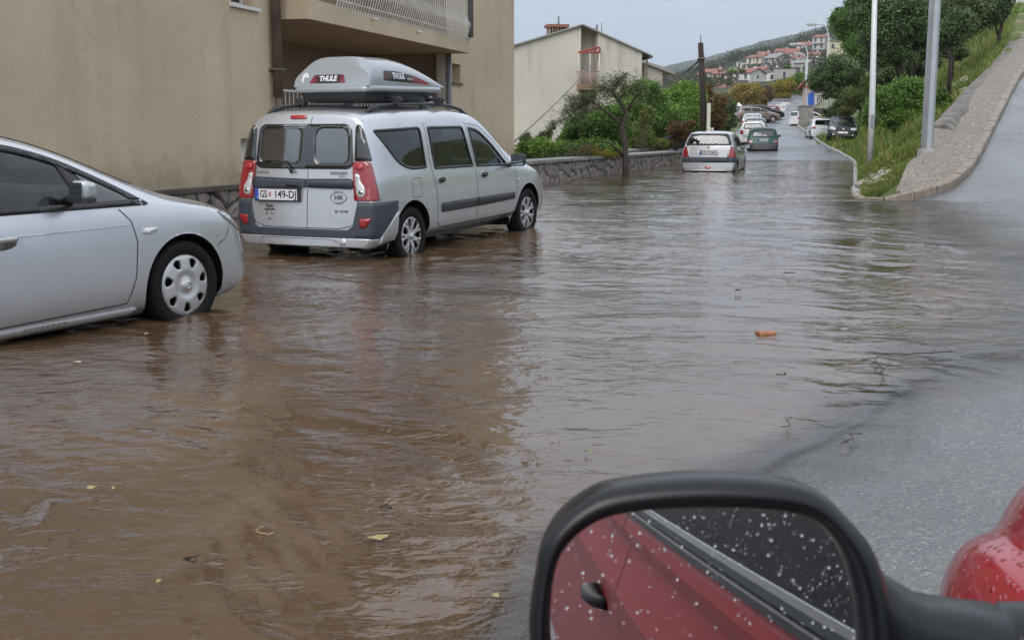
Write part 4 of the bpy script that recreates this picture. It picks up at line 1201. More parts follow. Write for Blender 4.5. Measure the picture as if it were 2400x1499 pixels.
def wire(label, a, b, sag, r):
    pts = [a.lerp(b, t) - Vector((0, 0, sag * 4 * t * (1 - t))) for t in np.linspace(0, 1, 14)]
    o = tube('cable', pts, r, CAB, None, 5); return tag(o, label, 'cable')
wire('thick twisted power cable running left from the utility pole to the low wing', pb_ + q_, W(1555, 195, Y=80), .15, .05)
wire('second thinner cable beside the thick one left of the utility pole', pb_ + q_ + Vector((0, 0, -.15)), W(1545, 200, Y=82), .6, .025)
wire('thin black wire slanting up across the white gable to its balcony', W(1190, 345, Y=33), W(1402, 132, Y=73), .2, .022)
wire('long pipe handrail slanting behind the stone wall under the bushes', W(1480, 348, Y=46), W(1592, 314, Y=47), 0, .045)
wire('thin cable hanging across the beige loggia', FP(FT(655, 60)[0], 2.9, -.3), FP(FT(760, 120)[0], 2.55, -1.8), .05, .008)
GALV = mat('galvanised_steel', (.42, .44, .46), .35, .6, var=.15, vscale=2)
GALVW = mat('pale_lamp_post', (.62, .64, .65), .4, .1, var=.1)
hx = W(2172, 352, Y=24.2); ht = W(2203, -190, Y=24.6)
o = thing('steel_pole', 'thick faceted galvanised steel pole standing beside the gravel strip', 'pole', hx)
bm = bmesh.new(); d2 = ht - hx; rr = []
for z_, r_ in ((-.3, .125), (1, .112)):
    rr.append([bm.verts.new(d2 * (max(0, z_)) + Vector((r_ * math.cos(PI / 8 + k * PI / 4), r_ * math.sin(PI / 8 + k * PI / 4), min(0, z_)))) for k in range(8)])
for k in range(8): bm.faces.new((rr[0][k], rr[0][(k + 1) % 8], rr[1][(k + 1) % 8], rr[1][k]))
bm.faces.new(rr[1]); finish(bm, 'shaft', GALV, o)
bm = bmesh.new(); blathe(bm, [(-.3, .2), (.0, .19), (.03, .15), (.03, .01)], 12, 'z'); finish(bm, 'footing', CAPM, o)
def lamp(px, pyb, Y, pyt, arm, label, r0=.09, r1=.045, lean=0, base=True):
    p = W(px, pyb, Y=Y); top = W(px + lean, pyt, Y=Y); H = top.z - p.z
    o = thing('street_lamp', label, 'street lamp', p, group='street lamps along the right side of the street')
    L = top.x - p.x; bend = min(1.2, H * .2)
    if arm:
        pts = [(0, 0, -.4), (L * .5, 0, H * .5), (L, 0, H - bend)]; rad = [r0, (r0 + r1) / 2, r1 * 1.2]
        for k in range(1, 9):
            t = k / 8 * PI / 2; pts.append((L + arm * .55 * (1 - math.cos(t)), -.1 * k / 8, H - bend + bend * math.sin(t))); rad.append(r1)
        e = (L + arm, -.1, H + .02); pts.append(e); rad.append(r1 * .9)
        tube('post', pts, rad, GALVW, o, 8)
        s = 1 if arm > 0 else -1
        bm = bmesh.new(); bbox(bm, (e[0] - .1 * s if s > 0 else e[0] - .62, e[1] - .15, e[2] - .12), (e[0] + .62 if s > 0 else e[0] + .1, e[1] + .15, e[2] + .07), bev=.05, seg=3); finish(bm, 'lamp_head', mat('lamp_grey', (.45, .47, .48), .4), o)
        bm = bmesh.new(); bbox(bm, (min(e[0] + .08 * s, e[0] + .52 * s), e[1] - .11, e[2] - .17), (max(e[0] + .08 * s, e[0] + .52 * s), e[1] + .11, e[2] - .121), bev=.02); finish(bm, 'lens', mat('lamp_lens', (.6, .62, .62), .2), o)
    else:
        tube('post', [(0, 0, -.4), (0, 0, .9), (L, 0, H)], [r0, r0, r1], GALVW, o, 10)
    bm = bmesh.new(); bbox(bm, (-.05, -r0 - .012, .5), (.05, -r0 + .02, .85)); finish(bm, 'access_door', GALV, o)
    return o
lamp(2040, 345, 31, -260, 0, 'slim pale lamp post on the grass left of the thick steel pole', .082, .05, lean=16)
lamp(1935, 298, 86, 57, -1.05, 'street lamp with arched arm rising behind the parked dark car', .11, .055, lean=9)
lamp(1888, 296, 108, 104, -1.1, 'street lamp with arched arm in front of the blue gate', .11, .055, lean=6)
lamp(1887, 262, 150, 126, -1.0, 'third arched street lamp farther up the street', .11, .06, lean=3)
lamp(1886, 250, 185, 138, -1.0, 'farthest arched street lamp up the street', .12, .07, lean=3)
# ------------------------------------------------------------------ car builder
def paint(name, col, metal=.55, rough=.33):
    dk = max(col) < .1
    if name in MATS: return MATS[name]
    g = NT(name); c = g.co('Object')
    g.p.inputs['Metallic'].default_value = metal; g.p.inputs['Specular IOR Level'].default_value = .2
    g.p.inputs['Coat Weight'].default_value = .35 if dk else 1; g.p.inputs['Coat Roughness'].default_value = .04
    dirt = g.noise(g.co('Object'), 3, 6, .6)
    geo = g.t.nodes.new('ShaderNodeNewGeometry')
    col_ = g.mix(g.mapr(dirt, .5, .75, 0, .25), col, tuple(x * .75 for x in col))
    g.l(g.mix(geo.outputs['Backfacing'], col_, (.03, .03, .032)), g.p.inputs['Base Color'])
    g.l(g.mapr(dirt, .4, .7, rough, rough + .12), g.p.inputs['Roughness'])
    vb = g.t.nodes.new('ShaderNodeTexVoronoi'); vb.inputs['Scale'].default_value = 85; g.l(c, vb.inputs['Vector']); sb_ = g.t.nodes.new('ShaderNodeSeparateColor'); g.l(vb.outputs['Color'], sb_.inputs[0])
    bd_ = g.bump(g.math('MULTIPLY', g.mapr(vb.outputs['Distance'], 0, .35, 1, 0), g.mapr(sb_.outputs[0], .7, .75)), .1, .001)
    g.l(bd_, g.p.inputs['Coat Normal'])
    MATS[name] = g.m; return g.m
BLK = mat('black_plastic', (.022, .024, .028), .42, bump=.25, bscale=300)
RUB = mat('tyre_rubber', (.010, .010, .011), .7, spec=.2, bump=.5, bscale=90)
SEAL = mat('black_seal', (.010, .010, .011), .35)
SEAM = mat('panel_gap', (.03, .03, .033), .8)
TRIM = mat('slate_plastic', (.035, .043, .058), .38, bump=.2, bscale=250)
INT = mat('car_interior', (.09, .09, .095), .8)
HUB = mat('hubcap_silver', (.50, .50, .50), .35, .55, coat=.3)
CHROME = mat('chrome', (.7, .7, .72), .15, 1)
REDL = mat('red_lens', (.26, .006, .012), .08, coat=1, spec=.8)
REDL2 = mat('red_lens_bright', (.42, .02, .025), .1, coat=1)
CLRL = mat('clear_lens', (.62, .62, .62), .12, .3, coat=1)
HEADL = mat('headlight_glass', (.42, .45, .47), .08, .5, coat=1)
PLATEW = mat('plate_white', (.62, .62, .64), .35)
PLATEB = mat('plate_blue', (.03, .07, .42), .35)
INK = mat('plate_ink', (.012, .012, .015), .4)
CGL = glass_mat('car_glass', (.62, .70, .67), .012, 1.62)
CGLD = glass_mat('car_glass_misted', (.55, .68, .70), .05, 2.7)
CGLF = glass_mat('car_glass_rear', (.55, .63, .64), .02, 2.0)
DARKGL = mat('dark_gloss', (.006, .007, .009), .04, coat=1, spec=.8)

class Car:
    def __init__(s, name, label, loc, head, pitch, L, W2, st, pm, group=None, cat='car', roll=0, sub=2, dz=0):
        """st: stations (ylow, ytop, w, zb, zbelt, ztop, rf, drop)"""
        s.root = thing(name, label, cat, loc, rz=-R(head), rx=R(pitch), ry=R(roll), group=group)
        s.L, s.W2, s.pm = L, W2, pm
        rows = []
        for (yl, yt, w, zb, zbe, zt, rf, dr) in st:
            w *= W2; r = []
            lv = [(.86 * w, zb), (.975 * w, zb + .06), (w, zb + (zbe - zb) * .45), (.99 * w, zb + (zbe - zb) * .82), (.955 * w, zbe),
                  (.955 * w + (rf * w - .955 * w) * .42, zbe + (zt - dr - zbe) * .5), (rf * w, zt - dr), (rf * w * .86, zt - dr * .22), (rf * w * .45, zt - .0), (0, zt + .008)]
            for x, z in lv:
                t = (z - zb) / max(.05, zt - zb)
                r.append(Vector((x, yl + (yt - yl) * t ** 1.4, z)))
            rows.append(r)
        bm = bmesh.new()
        rings = []
        for r in rows:
            rings.append([bm.verts.new(p) for p in r] + [bm.verts.new((-p.x, p.y, p.z)) for p in r[-2::-1]])
        n = len(rings[0])
        for a, b in zip(rings, rings[1:]):
            for k in range(n - 1): bm.faces.new((a[k], a[k + 1], b[k + 1], b[k]))
        for ring, sg in ((rings[0], -1), (rings[-1], 1)):
            # cap grid rows 0..6, columns right,7,8,9,8',7',left
            top = [ring[k] for k in range(6, 13)]
            x6 = top[0].co.x
            grid = []
            for j in range(6):
                rt, lf = ring[j], ring[n - 1 - j]
                row = [rt]
                for c in range(1, 6):
                    fx = top[c].co.x / max(1e-4, x6)
                    tz_ = (j / 6)
                    row.append(bm.verts.new((rt.co.x * fx, rt.co.y + sg * .055 * (1 - fx * fx) * (1 - .4 * tz_), rt.co.z)))
                row.append(lf); grid.append(row)
            grid.append(top)
            for a, b in zip(grid, grid[1:]):
                for c in range(6): bm.faces.new((a[c], a[c + 1], b[c + 1], b[c]))
        me = bpy.data.meshes.new('cage'); bmesh.ops.recalc_face_normals(bm, faces=bm.faces[:]); bm.to_mesh(me); bm.free()
        o = bpy.data.objects.new('cage', me); COL.objects.link(o)
        md = o.modifiers.new('s', 'SUBSURF'); md.levels = sub + 1; md.render_levels = sub + 1
        dg = bpy.context.evaluated_depsgraph_get(); dg.update()
        m2 = bpy.data.meshes.new_from_object(o.evaluated_get(dg)); bpy.data.objects.remove(o)
        s.bm = bmesh.new(); s.bm.from_mesh(m2); bpy.data.meshes.remove(m2)
        bmesh.ops.recalc_face_normals(s.bm, faces=s.bm.faces[:])
        s.bvh = BVHTree.FromBMesh(s.bm)
        s.st = st
    # projections -----------------------------------------------------
    def proj(s, mode, off=0):
        def cast(o, d, fb):
            h = s.bvh.ray_cast(Vector(o), Vector(d))
            if h[0] is None:
                h = s.bvh.find_nearest(Vector(fb))
            n = h[1]
            if n.dot(Vector(d)) > 0: n = -n
            return h[0] + n * off, n
        if mode == 'R': return lambda u, v: cast((3, u, v), (-1, 0, 0), (s.W2, u, v))
        if mode == 'L': return lambda u, v: cast((-3, u, v), (1, 0, 0), (-s.W2, u, v))
        if mode == 'B': return lambda u, v: cast((u, -3, v), (0, 1, 0), (u, 0, v))
        if mode == 'F': return lambda u, v: cast((u, s.L + 3, v), (0, -1, 0), (u, s.L, v))
        if mode == 'T': return lambda u, v: cast((u, v, 4), (0, 0, -1), (u, v, 1.5))
        k = .70710678
        # corner modes: u runs along the bevel from the end face round to the side
        if mode == 'BR': return lambda u, v: cast((u * k + 2, u * k - 2, v), (-k, k, 0), (s.W2, 0, v))
        if mode == 'BL': return lambda u, v: cast((-u * k - 2, u * k - 2, v), (k, k, 0), (-s.W2, 0, v))
        if mode == 'FR': return lambda u, v: cast((u * k + 2, s.L - u * k + 2, v), (-k, -k, 0), (s.W2, s.L, v))
        if mode == 'FL': return lambda u, v: cast((-u * k - 2, s.L - u * k + 2, v), (k, -k, 0), (-s.W2, s.L, v))
    def patch(s, name, mode, poly, m, off=.004, parent=None, holes=(), h=.04, thick=.008, r=0, rn=4):
        if r: poly = rpoly(poly, r, rn)
        return slab2d(name, poly, s.proj(mode, off), m, parent or s.root, holes, h, thick)
    def seal(s, name, mode, poly, w, m=SEAL, off=.006, parent=None, h=.04):
        return slab2d(name, poly, s.proj(mode, off), m, parent or s.root, [inset(poly, w)], h, .012)
    def line(s, name, mode, pts, w=.006, m=SEAM, off=.0015, parent=None):
        fn = s.proj(mode, off); P = []
        for a, b in zip(pts, pts[1:]):
            n = max(1, int(math.hypot(b[0] - a[0], b[1] - a[1]) / .05))
            P += [(a[0] + (b[0] - a[0]) * k / n, a[1] + (b[1] - a[1]) * k / n) for k in range(n)]
        P.append(pts[-1]); V = []; F = []
        for i, p in enumerate(P):
            q = P[min(i + 1, len(P) - 1)]; o = P[max(0, i - 1)]
            d = Vector((q[0] - o[0], q[1] - o[1])).normalized(); nn = Vector((-d.y, d.x)) * w / 2
            for sg in (-1, 1): V.append(fn(p[0] + nn.x * sg, p[1] + nn.y * sg)[0])
        for i in range(len(P) - 1): F.append((2 * i, 2 * i + 1, 2 * i + 3, 2 * i + 2))
        return mk(name, V, F, m, parent or s.root)
    def cut(s, mode, poly, d=.012):
        """open the body skin inside polygon"""
        poly = inset(poly, d); bm = s.bm
        bm.faces.ensure_lookup_table()
        C = np.array([tuple(f.calc_center_median()) for f in bm.faces]); N = np.array([tuple(f.normal) for f in bm.faces])
        if mode == 'R': m = inpoly(C[:, [1, 2]], poly) & (C[:, 0] > .2) & (N[:, 0] > .3)
        elif mode == 'L': m = inpoly(C[:, [1, 2]], poly) & (C[:, 0] < -.2) & (N[:, 0] < -.3)
        elif mode == 'B': m = inpoly(C[:, [0, 2]], poly) & (C[:, 1] < s.L * .3) & (N[:, 1] < -.25)
        elif mode == 'F': m = inpoly(C[:, [0, 2]], poly) & (C[:, 1] > s.L * .5) & (N[:, 1] > .25)
        elif mode == 'T': m = inpoly(C[:, [0, 1]], poly) & (N[:, 2] > .2)
        fs = [bm.faces[i] for i in np.nonzero(m)[0]]
        bmesh.ops.delete(bm, geom=fs, context='FACES')
    def window(s, mode, poly, glass=CGL, sw=.03, name='window', glue=True):
        """dense cut, seal and glass; both sides when mode is 'S'"""
        out = []
        for md in (('R', 'L') if mode == 'S' else (mode,)):
            s.cut(md, poly)
            o = s.patch(name, md, inset(poly, .006), glass, off=-.002, thick=0)
            se = slab2d('window_seal', poly, s.proj(md, .007), SEAL, o, [inset(poly, sw)], .04, .014); out.append(o)
        return out
    def arch(s, y, z, r, lip=.05):
        bm = s.bm; c = Vector((0, y, z))
        dele = []
        def d(v): return math.hypot(v.co.y - y, v.co.z - z)
        for f in list(bm.faces):
            cc = f.calc_center_median()
            if abs(cc.x) < s.W2 * .55: continue
            if math.hypot(cc.y - y, cc.z - z) > r + .3: continue
            if all(d(v) < r for v in f.verts): dele.append(f)
        bmesh.ops.delete(bm, geom=dele, context='FACES')
        for v in bm.verts:
            if abs(v.co.x) > s.W2 * .5 and d(v) < r and d(v) > 1e-4:
                k = r / d(v); v.co.y = y + (v.co.y - y) * k; v.co.z = z + (v.co.z - z) * k
        # arch lip + dark liner, per side
        for sg in (1, -1):
            fn = s.proj('R' if sg > 0 else 'L')
            V = []; F = []; n = 36
            a0 = -.35
            for k in range(n + 1):
                t = a0 + (PI - 2 * a0) * k / n
                p, nn = fn(y + r * math.cos(t), z + r * math.sin(t))
                V += [Vector((p.x, p.y, p.z)), Vector((p.x - sg * .045, y + (r - .002) * math.cos(t), z + (r - .002) * math.sin(t))), Vector((sg * .30, y + (r + .03) * math.cos(t), z + (r + .03) * math.sin(t)))]
            for k in range(n):
                F.append((3 * k, 3 * k + 1, 3 * k + 4, 3 * k + 3))
            F2 = [(3 * k + 1, 3 * k + 2, 3 * k + 5, 3 * k + 4) for k in range(n)]
            mk('arch_lip', [v for i_, v in enumerate(V) if i_ % 3 < 2], [tuple(q - q // 3 for q in f) for f in F], s.pm, s.root, smooth=True)
            mk('wheel_arch_liner', V, F2 + [tuple(3 * k + 2 for k in range(n + 1))], SEAL, s.root)
    def body(s, zcut=None):
        me = bpy.data.meshes.new('body')
        for f in s.bm.faces: f.smooth = True
        s.bm.to_mesh(me); me.materials.append(s.pm)
        o = link(bpy.data.objects.new('body', me), s.root); s.bm.free(); return o
    def floor(s, y0, y1, z0, z1, w=None):
        w = w or s.W2 * .9
        bm = bmesh.new(); bbox(bm, (-w, y0, z0), (w, y1, z1)); return finish(bm, 'underbody', SEAL, s.root)
    def wheel(s, x, y, z, r, cap, rr, wid=.19, side=1, steer=0, tread=True):
        """x = outer face position (positive), side +-1"""
        w = bpy.data.objects.new('wheel', None); w.empty_display_size = .1; link(w, s.root); w.location = (side * x, y, z); w.rotation_euler = (0, 0, R(steer))
        if side < 0: w.rotation_euler = (0, 0, PI + R(steer))
        bm = bmesh.new()
        prof = [(-wid, rr * .96), (-wid + .005, rr * 1.02), (-wid + .0, r * .93), (-wid + .03, r * .99), (-wid * .5, r), (-.03, r * .99), (-.004, r * .94), (.0, r * .86), (-.003, rr * 1.06), (-.014, rr * .985)]
        blathe(bm, prof, 64, 'x')
        # tread grooves / sidewall blocks
        for k in range(60 if tread else 0):
            t = 2 * PI * k / 60; cy, cz = math.cos(t), math.sin(t)
            M = Matrix.Translation((-.022, cy * r * .985, cz * r * .985)) @ Matrix.Rotation(t, 4, 'X')
            bbox(bm, (-.018, -.011, -.009), (.012, .0055, .009), M=M)
        finish(bm, 'tyre', RUB, w)
        bm = bmesh.new(); blathe(bm, [(-wid * .5, rr * 1.0), (-.03, rr * .97)], 40, 'x'); 
        bm.faces.new([bm.verts.new((-.06, rr * .98 * math.cos(2 * PI * k / 40), rr * .98 * math.sin(2 * PI * k / 40))) for k in range(40)])
        finish(bm, 'rim', SEAL, w)
        cap(w, rr)
        return w
def disc_cap(holes_fn, dome, m=HUB, name='hubcap', h=.012, badge=None):
    cache = {}
    def f(w, rr):
        key = round(rr, 3)
        if key not in cache:
            outer = [(rr * math.cos(2 * PI * k / 72), rr * math.sin(2 * PI * k / 72)) for k in range(72)]
            fn = lambda u, v: (Vector((dome(math.hypot(u, v) / rr), u, v)), Vector((1, 0, 0)))
            o = slab2d(name, outer, fn, m, w, holes_fn(rr), h if rr > .18 else .02, .018)
            cache[key] = o.data
        else:
            link(bpy.data.objects.new(name, cache[key]), w)
        if badge: badge(w, rr)
    return f
def pol(r, a): return (r * math.cos(a), r * math.sin(a))
def holes7(rr):
    H = []
    for k in range(7):
        a = 2 * PI * k / 7 + .22
        H.append(rpoly([pol(rr * .56, a - .13), pol(rr * .60, a + .20 * .6), pol(rr * .84, a + .21), pol(rr * .90, a + .02), pol(rr * .84, a - .20)], rr * .07, 3))
    return H
def holes_spoke(n, r0, r1, wi, wo, a0=0):
    def f(rr):
        H = []
        for k in range(n):
            a = 2 * PI * k / n + a0
            H.append(rpoly([pol(rr * r0, a - wi * .3), pol(rr * r0, a + wi * .3), pol(rr * r1, a + wo), pol(rr * (r1 + .03), a), pol(rr * r1, a - wo)], rr * .04, 2))
        return H
    return f
def dacia_holes(rr):
    H = []
    for k in range(7):
        a = 2 * PI * k / 7
        H.append(rpoly([pol(rr * .34, a - .10), pol(rr * .34, a + .10), pol(rr * .62, a + .27), pol(rr * .93, a + .20), pol(rr * .95, a), pol(rr * .93, a - .20), pol(rr * .62, a - .27)], rr * .03, 2))
        b = a + PI / 7
        H.append([pol(rr * .66, b - .015), pol(rr * .66, b + .015), pol(rr * .93, b + .09), pol(rr * .93, b - .09)])
    return H
def cap_badge(w, rr):
    bm = bmesh.new(); blathe(bm, [(.012, .001), (.012, rr * .15), (.0, rr * .19), (-.02, rr * .2)], 24, 'x'); finish(bm, 'hub_centre', HUB, w)
    bm = bmesh.new(); blathe(bm, [(.0135, rr * .08), (.0165, rr * .105), (.0135, rr * .125)], 24, 'x'); btube(bm, [(.0145, -rr * .11, 0), (.0145, rr * .11, 0)], .003, 4); finish(bm, 'hub_emblem', CHROME, w)
capO = disc_cap(holes7, lambda q: -.012 + .020 * (1 - q * q) - .016 * math.exp(-((q - .3) / .12) ** 2) - .01 * max(0, q - .9) * 10, badge=cap_badge, h=.014)
capD = disc_cap(dacia_holes, lambda q: -.004 - .025 * max(0, 1 - q * 1.8) + (-.012 if q > .95 else 0), badge=cap_badge, h=.013)
cap5 = disc_cap(holes_spoke(5, .35, .86, .3, .36), lambda q: -.01, h=.03)

def seat(s, x, y, z, back=.62, m=INT):
    bm = bmesh.new()
    bbox(bm, (x - .23, y, z), (x + .23, y + .48, z + .14), bev=.05, seg=3)
    M = Matrix.Translation((x, y, z)) @ Matrix.Rotation(R(14), 4, 'X')
    bbox(bm, (-.23, -.12, .02), (.23, .04, back), bev=.06, seg=3, M=M)
    bbox(bm, (-.13, -.09, back + .05), (.13, .02, back + .24), bev=.05, seg=3, M=M)
    for k in (-.05, .05): btube(bm, [M @ Vector((k, -.03, back - .05)), M @ Vector((k, -.03, back + .1))], .008, 5)
    return finish(bm, 'seat', m, s.root)
def mirror(s, side, x, y, z, shell, w=.20, h=.13):
    """door mirror, glass faces backward"""
    e = bpy.data.objects.new('door_mirror', None); link(e, s.root); e.location = (side * x, y, z)
    bm = bmesh.new()
    bbox(bm, (-w * .5, -.03, -h * .5), (w * .5, .09, h * .5), bev=.035, seg=4)
    for v in bm.verts:
        if v.co.y > .03: v.co.x *= .8; v.co.z *= .8
    finish(bm, 'shell', shell, e, smooth=True)
    bm = bmesh.new(); bbox(bm, (-w * .42, -.036, -h * .40), (w * .42, -.031, h * .40), bev=.0); finish(bm, 'glass', mat('mirror_glass', (.10, .11, .12), .03, 1), e)
    bm = bmesh.new(); btube(bm, [(-side * w * .4, .02, -h * .3), (-side * (w * .5 + .09), .03, -h * .55)], .03, 6); finish(bm, 'stalk', BLK, e)
    return e
def plate(s, mode, x, z, txt1, txt2, w=.52, h=.11, off=.02, frame=True, simple=False, base=.0):
    fn0 = s.proj(mode)
    sg = 1 if mode == 'B' else -1
    c, n = fn0(x, z)
    ydir = -1 if mode == 'B' else 1
    y0 = min(fn0(x + a, z + b)[0].y * -ydir for a in (-w / 2, w / 2) for b in (-h / 2, h / 2)) * -ydir
    yy = (y0 + ydir * off)
    e = bpy.data.objects.new('number_plate', None); link(e, s.root); e.location = (x, yy, z)
    if mode == 'F': e.rotation_euler = (0, 0, PI)
    if frame: box('frame', (-w / 2 - .018, -.006, -h / 2 - .018), (w / 2 + .018, .05, h / 2 + .016), BLK, e, bev=.004)
    box('plate', (-w / 2, -.011, -h / 2), (w / 2, -.0065, h / 2), PLATEW, e)
    box('country_band', (-w / 2, -.0135, -h / 2), (-w / 2 + .042, -.0112, h / 2), PLATEB, e)
    if not simple:
        pf = lambda cx, cz: (lambda u, v: (Vector((cx + u, -.0125, cz + v)), Vector((0, -1, 0))))
        text_mesh('plate_text', txt1, .105, pf(-w / 2 + .105, 0), INK, e, width=.088, bold=.0012)
        text_mesh('plate_text', txt2, .105, pf(w / 2 - .145, 0), INK, e, width=.255, bold=.0012)
        if w > .4:
            # little chequered shield
            bm = bmesh.new(); sx = -w / 2 + .185
            for i in range(4):
                for j in range(4):
                    if (i + j) % 2 == 0: bbox(bm, (sx - .016 + i * .008, -.0135, -.022 + j * .009), (sx - .008 + i * .008, -.0115, -.013 + j * .009))
            bbox(bm, (sx - .016, -.0135, .018), (sx + .016, -.0115, .024))
            finish(bm, 'shield', REDL2, e)
        text_mesh('country_code', 'HR', .03, pf(-w / 2 + .021, -.03), PLATEW, e)
    else:
        pf = lambda u, v: (Vector((u + .01, -.0125, v)), Vector((0, -1, 0)))
        text_mesh('plate_text', txt1, .1, pf, INK, e, width=w * .8, bold=.001)
    return e
# ------------------------------------------------------------------ silver estate car with roof box
SIL = paint('silver_paint', (.53, .545, .57), .65, .26)
SIL2 = paint('silver_paint_warm', (.46, .455, .445), .5, .32)
dh = 25.5
D0 = Vector((-1.049, 12.1, 0))  # outer face of the right rear wheel
def make_dacia():
    hd = R(dh); r_ = Vector((math.cos(hd), -math.sin(hd), 0)); f_ = Vector((math.sin(hd), math.cos(hd), 0))
    loc = D0 - r_ * .83 - f_ * .80 + Vector((0, 0, -.05))
    st = [ # ylow ytop w zb zbelt ztop rf drop
        (.05, .17, .915, .25, 1.00, 1.56, .83, .13),
        (.06, .19, .965, .245, 1.00, 1.590, .835, .13),
        (.20, .32, .99, .25, 1.00, 1.615, .84, .11),
        (.55, .57, 1.0, .28, 1.00, 1.628, .845, .10),
        (1.2, 1.2, 1.0, .27, .985, 1.640, .85, .10),
        (1.9, 1.9, 1.0, .27, .97, 1.635, .85, .10),
        (2.45, 2.30, 1.0, .27, .955, 1.61, .85, .10),
        (2.90, 2.62, 1.0, .27, .945, 1.555, .845, .11),
        (3.30, 3.05, .995, .28, .935, 1.30, .84, .10),
        (3.55, 3.45, .99, .28, .925, 1.03, .84, .04),
        (3.85, 3.80, .985, .27, .87, .965, .85, .04),
        (4.15, 4.10, .96, .25, .80, .90, .86, .045),
        (4.36, 4.32, .90, .24, .70, .80, .86, .06),
        (4.42, 4.37, .82, .27, .62, .70, .84, .06)]
    c = Car('estate_car', 'silver estate car with a grey roof box, standing in brown water by the beige building', loc, dh, 1.5, 4.45, .87, st, SIL, cat='car', sub=3)
    # windows
    q1 = rpoly([(.24, 1.41), (1.14, 1.425), (1.14, .985), (.80, .985), (.58, 1.06)], [.06, .06, .03, .18, .3], 5)
    q2 = rpoly([(1.29, 1.425), (2.10, 1.415), (2.22, .95), (1.31, .965)], [.04, .05, .03, .03], 4)
    q3 = rpoly([(2.235, 1.405), (2.47, 1.37), (2.80, 1.20), (3.16, .92), (2.30, .945)], [.03, .08, .2, .02, .02], 4)
    for q in (q1, q2, q3): c.window('S', q, sw=.028)
    # windscreen
    ws = rpoly([(-.62, 2.66), (.62, 2.66), (.70, 3.42), (-.70, 3.42)], .06)
    c.cut('T', ws); o = c.patch('windscreen', 'T', inset(ws, .005), CGL, off=-.002, thick=0); slab2d('windscreen_seal', ws, c.proj('T', .005), SEAL, o, [inset(ws, .05)], .06, .01)
    # rear windows (one big left, one smaller right) in a black surround
    sur = rpoly([(-.60, 1.025), (-.555, 1.47), (.555, 1.47), (.60, 1.025)], [.10, .08, .08, .10], 6)
    wl = rpoly([(-.545, 1.085), (-.52, 1.425), (-.035, 1.425), (-.045, 1.085)], .075, 6); wr = rpoly([(.155, 1.085), (.145, 1.425), (.515, 1.425), (.54, 1.085)], .085, 6)
    c.cut('B', inset(wl, -.012)); c.cut('B', inset(wr, -.012))
    o = c.patch('rear_window_surround', 'B', sur, DARKGL, off=.010, holes=[wl, wr], h=.03, thick=.016)
    for q in (wl, wr): c.patch('rear_window', 'B', inset(q, -.018), CGLD, off=.003, thick=0)
    sn = c.proj('B', .0075)
    for k in range(8): c.line('heater_line', 'B', [(-.53, 1.12 + k * .038), (-.05, 1.12 + k * .038)], .0015, mat('heater', (.20, .18, .17), .6), .003)
    # arches
    c.arch(.80, .30, .375); c.arch(3.705, .30, .375)
    c.floor(.5, 4.3, .20, .52, .60); 
    c.body()
    # inner tub
    bm = bmesh.new(); bbox(bm, (-.76, 1.25, .4), (.76, 3.5, .80)); bbox(bm, (-.60, .35, .4), (.60, 1.25, .82)); finish(bm, 'interior', INT, c.root)
    bm = bmesh.new(); bbox(bm, (-.70, 3.0, .8), (.70, 3.42, 1.0), bev=.05); finish(bm, 'dashboard', INT, c.root)
    for x in (-.36, .36): seat(c, x, 2.30, .66, .60)
    for x in (-.38, .38): seat(c, x, 1.42, .66, .58)
    bm = bmesh.new(); rr = [Vector((-.36 + .19 * math.cos(t), 2.95 + .06 * math.sin(t), .98 + .18 * math.sin(t))) for t in np.linspace(0, 2 * PI, 25)]; btube(bm, rr, .015, 6, cap=False); finish(bm, 'steering_wheel', SEAL, c.root)
    box('inner_mirror', (-.11, 2.76, 1.38), (.11, 2.79, 1.45), mat('mirror_glass', (.5, .55, .58), .05, 1), c.root, bev=.01)
    # door seams, rear face
    c.line('door_gap', 'B', [(.068, .43), (.068, 1.02)], .007); c.line('door_gap', 'B', [(.068, 1.475), (.09, 1.60)], .007)
    c.line('door_gap', 'B', [(-.655, 1.50), (-.665, 1.1), (-.655, .60), (-.60, .47), (-.45, .435), (.45, .435), (.60, .47), (.655, .60), (.665, 1.1), (.655, 1.50)], .008)
    # rear bumper: dark upper, silver lower
    def b3(name, m, z0, z1, y_side, off, top_in=0):
        """bumper band wrapping the back: rear patch + two corner patches + two side patches"""
        bmx = bmesh.new(); nz = 9
        pts = []
        # path of (proj mode, u) around the rear
        path = [('L', y) for y in np.linspace(y_side, .16, 6)] + [('BL', u) for u in np.linspace(.70, .52, 9)] + [('B', x) for x in np.linspace(-.66, .66, 25)] + [('BR', u) for u in np.linspace(.52, .70, 9)] + [('R', y) for y in np.linspace(.16, y_side, 6)]
        pr = {k: c.proj(k, off) for k in ('L', 'R', 'B', 'BL', 'BR')}
        cols = []
        for i, (md, u) in enumerate(path):
            a, b = z0(md, u), z1(md, u)
            cols.append([pr[md](u, a + (b - a) * k / nz) for k in range(nz + 1)])
        vs = [[bmx.verts.new(p) for p, n in col] for col in cols]
        for a, b in zip(vs, vs[1:]):
            for k in range(nz):
                f = bmx.faces.new((a[k], b[k], b[k + 1], a[k + 1])); f.smooth = True
        # rims
        inn = [[bmx.verts.new(p - n * .03) for p, n in (col[0], col[-1])] for col in cols]
        for i in range(len(vs) - 1):
            bmx.faces.new((vs[i][0], inn[i][0], inn[i + 1][0], vs[i + 1][0])); bmx.faces.new((vs[i][-1], vs[i + 1][-1], inn[i + 1][1], inn[i][1]))
        return finish(bmx, name, m, c.root)
    def ztop(md, u):
        if md in ('L', 'R'): return .70 - .0 * u
        if md == 'B': return .70 if abs(u) > .655 else (.425 + (max(0, abs(u) - .55) / .105) ** 3 * .27)
        return .70
    def zmid(md, u):
        if md in ('L', 'R'): return .345 + max(0, (u - .16)) * .9 if u < .45 else .60
        return .345
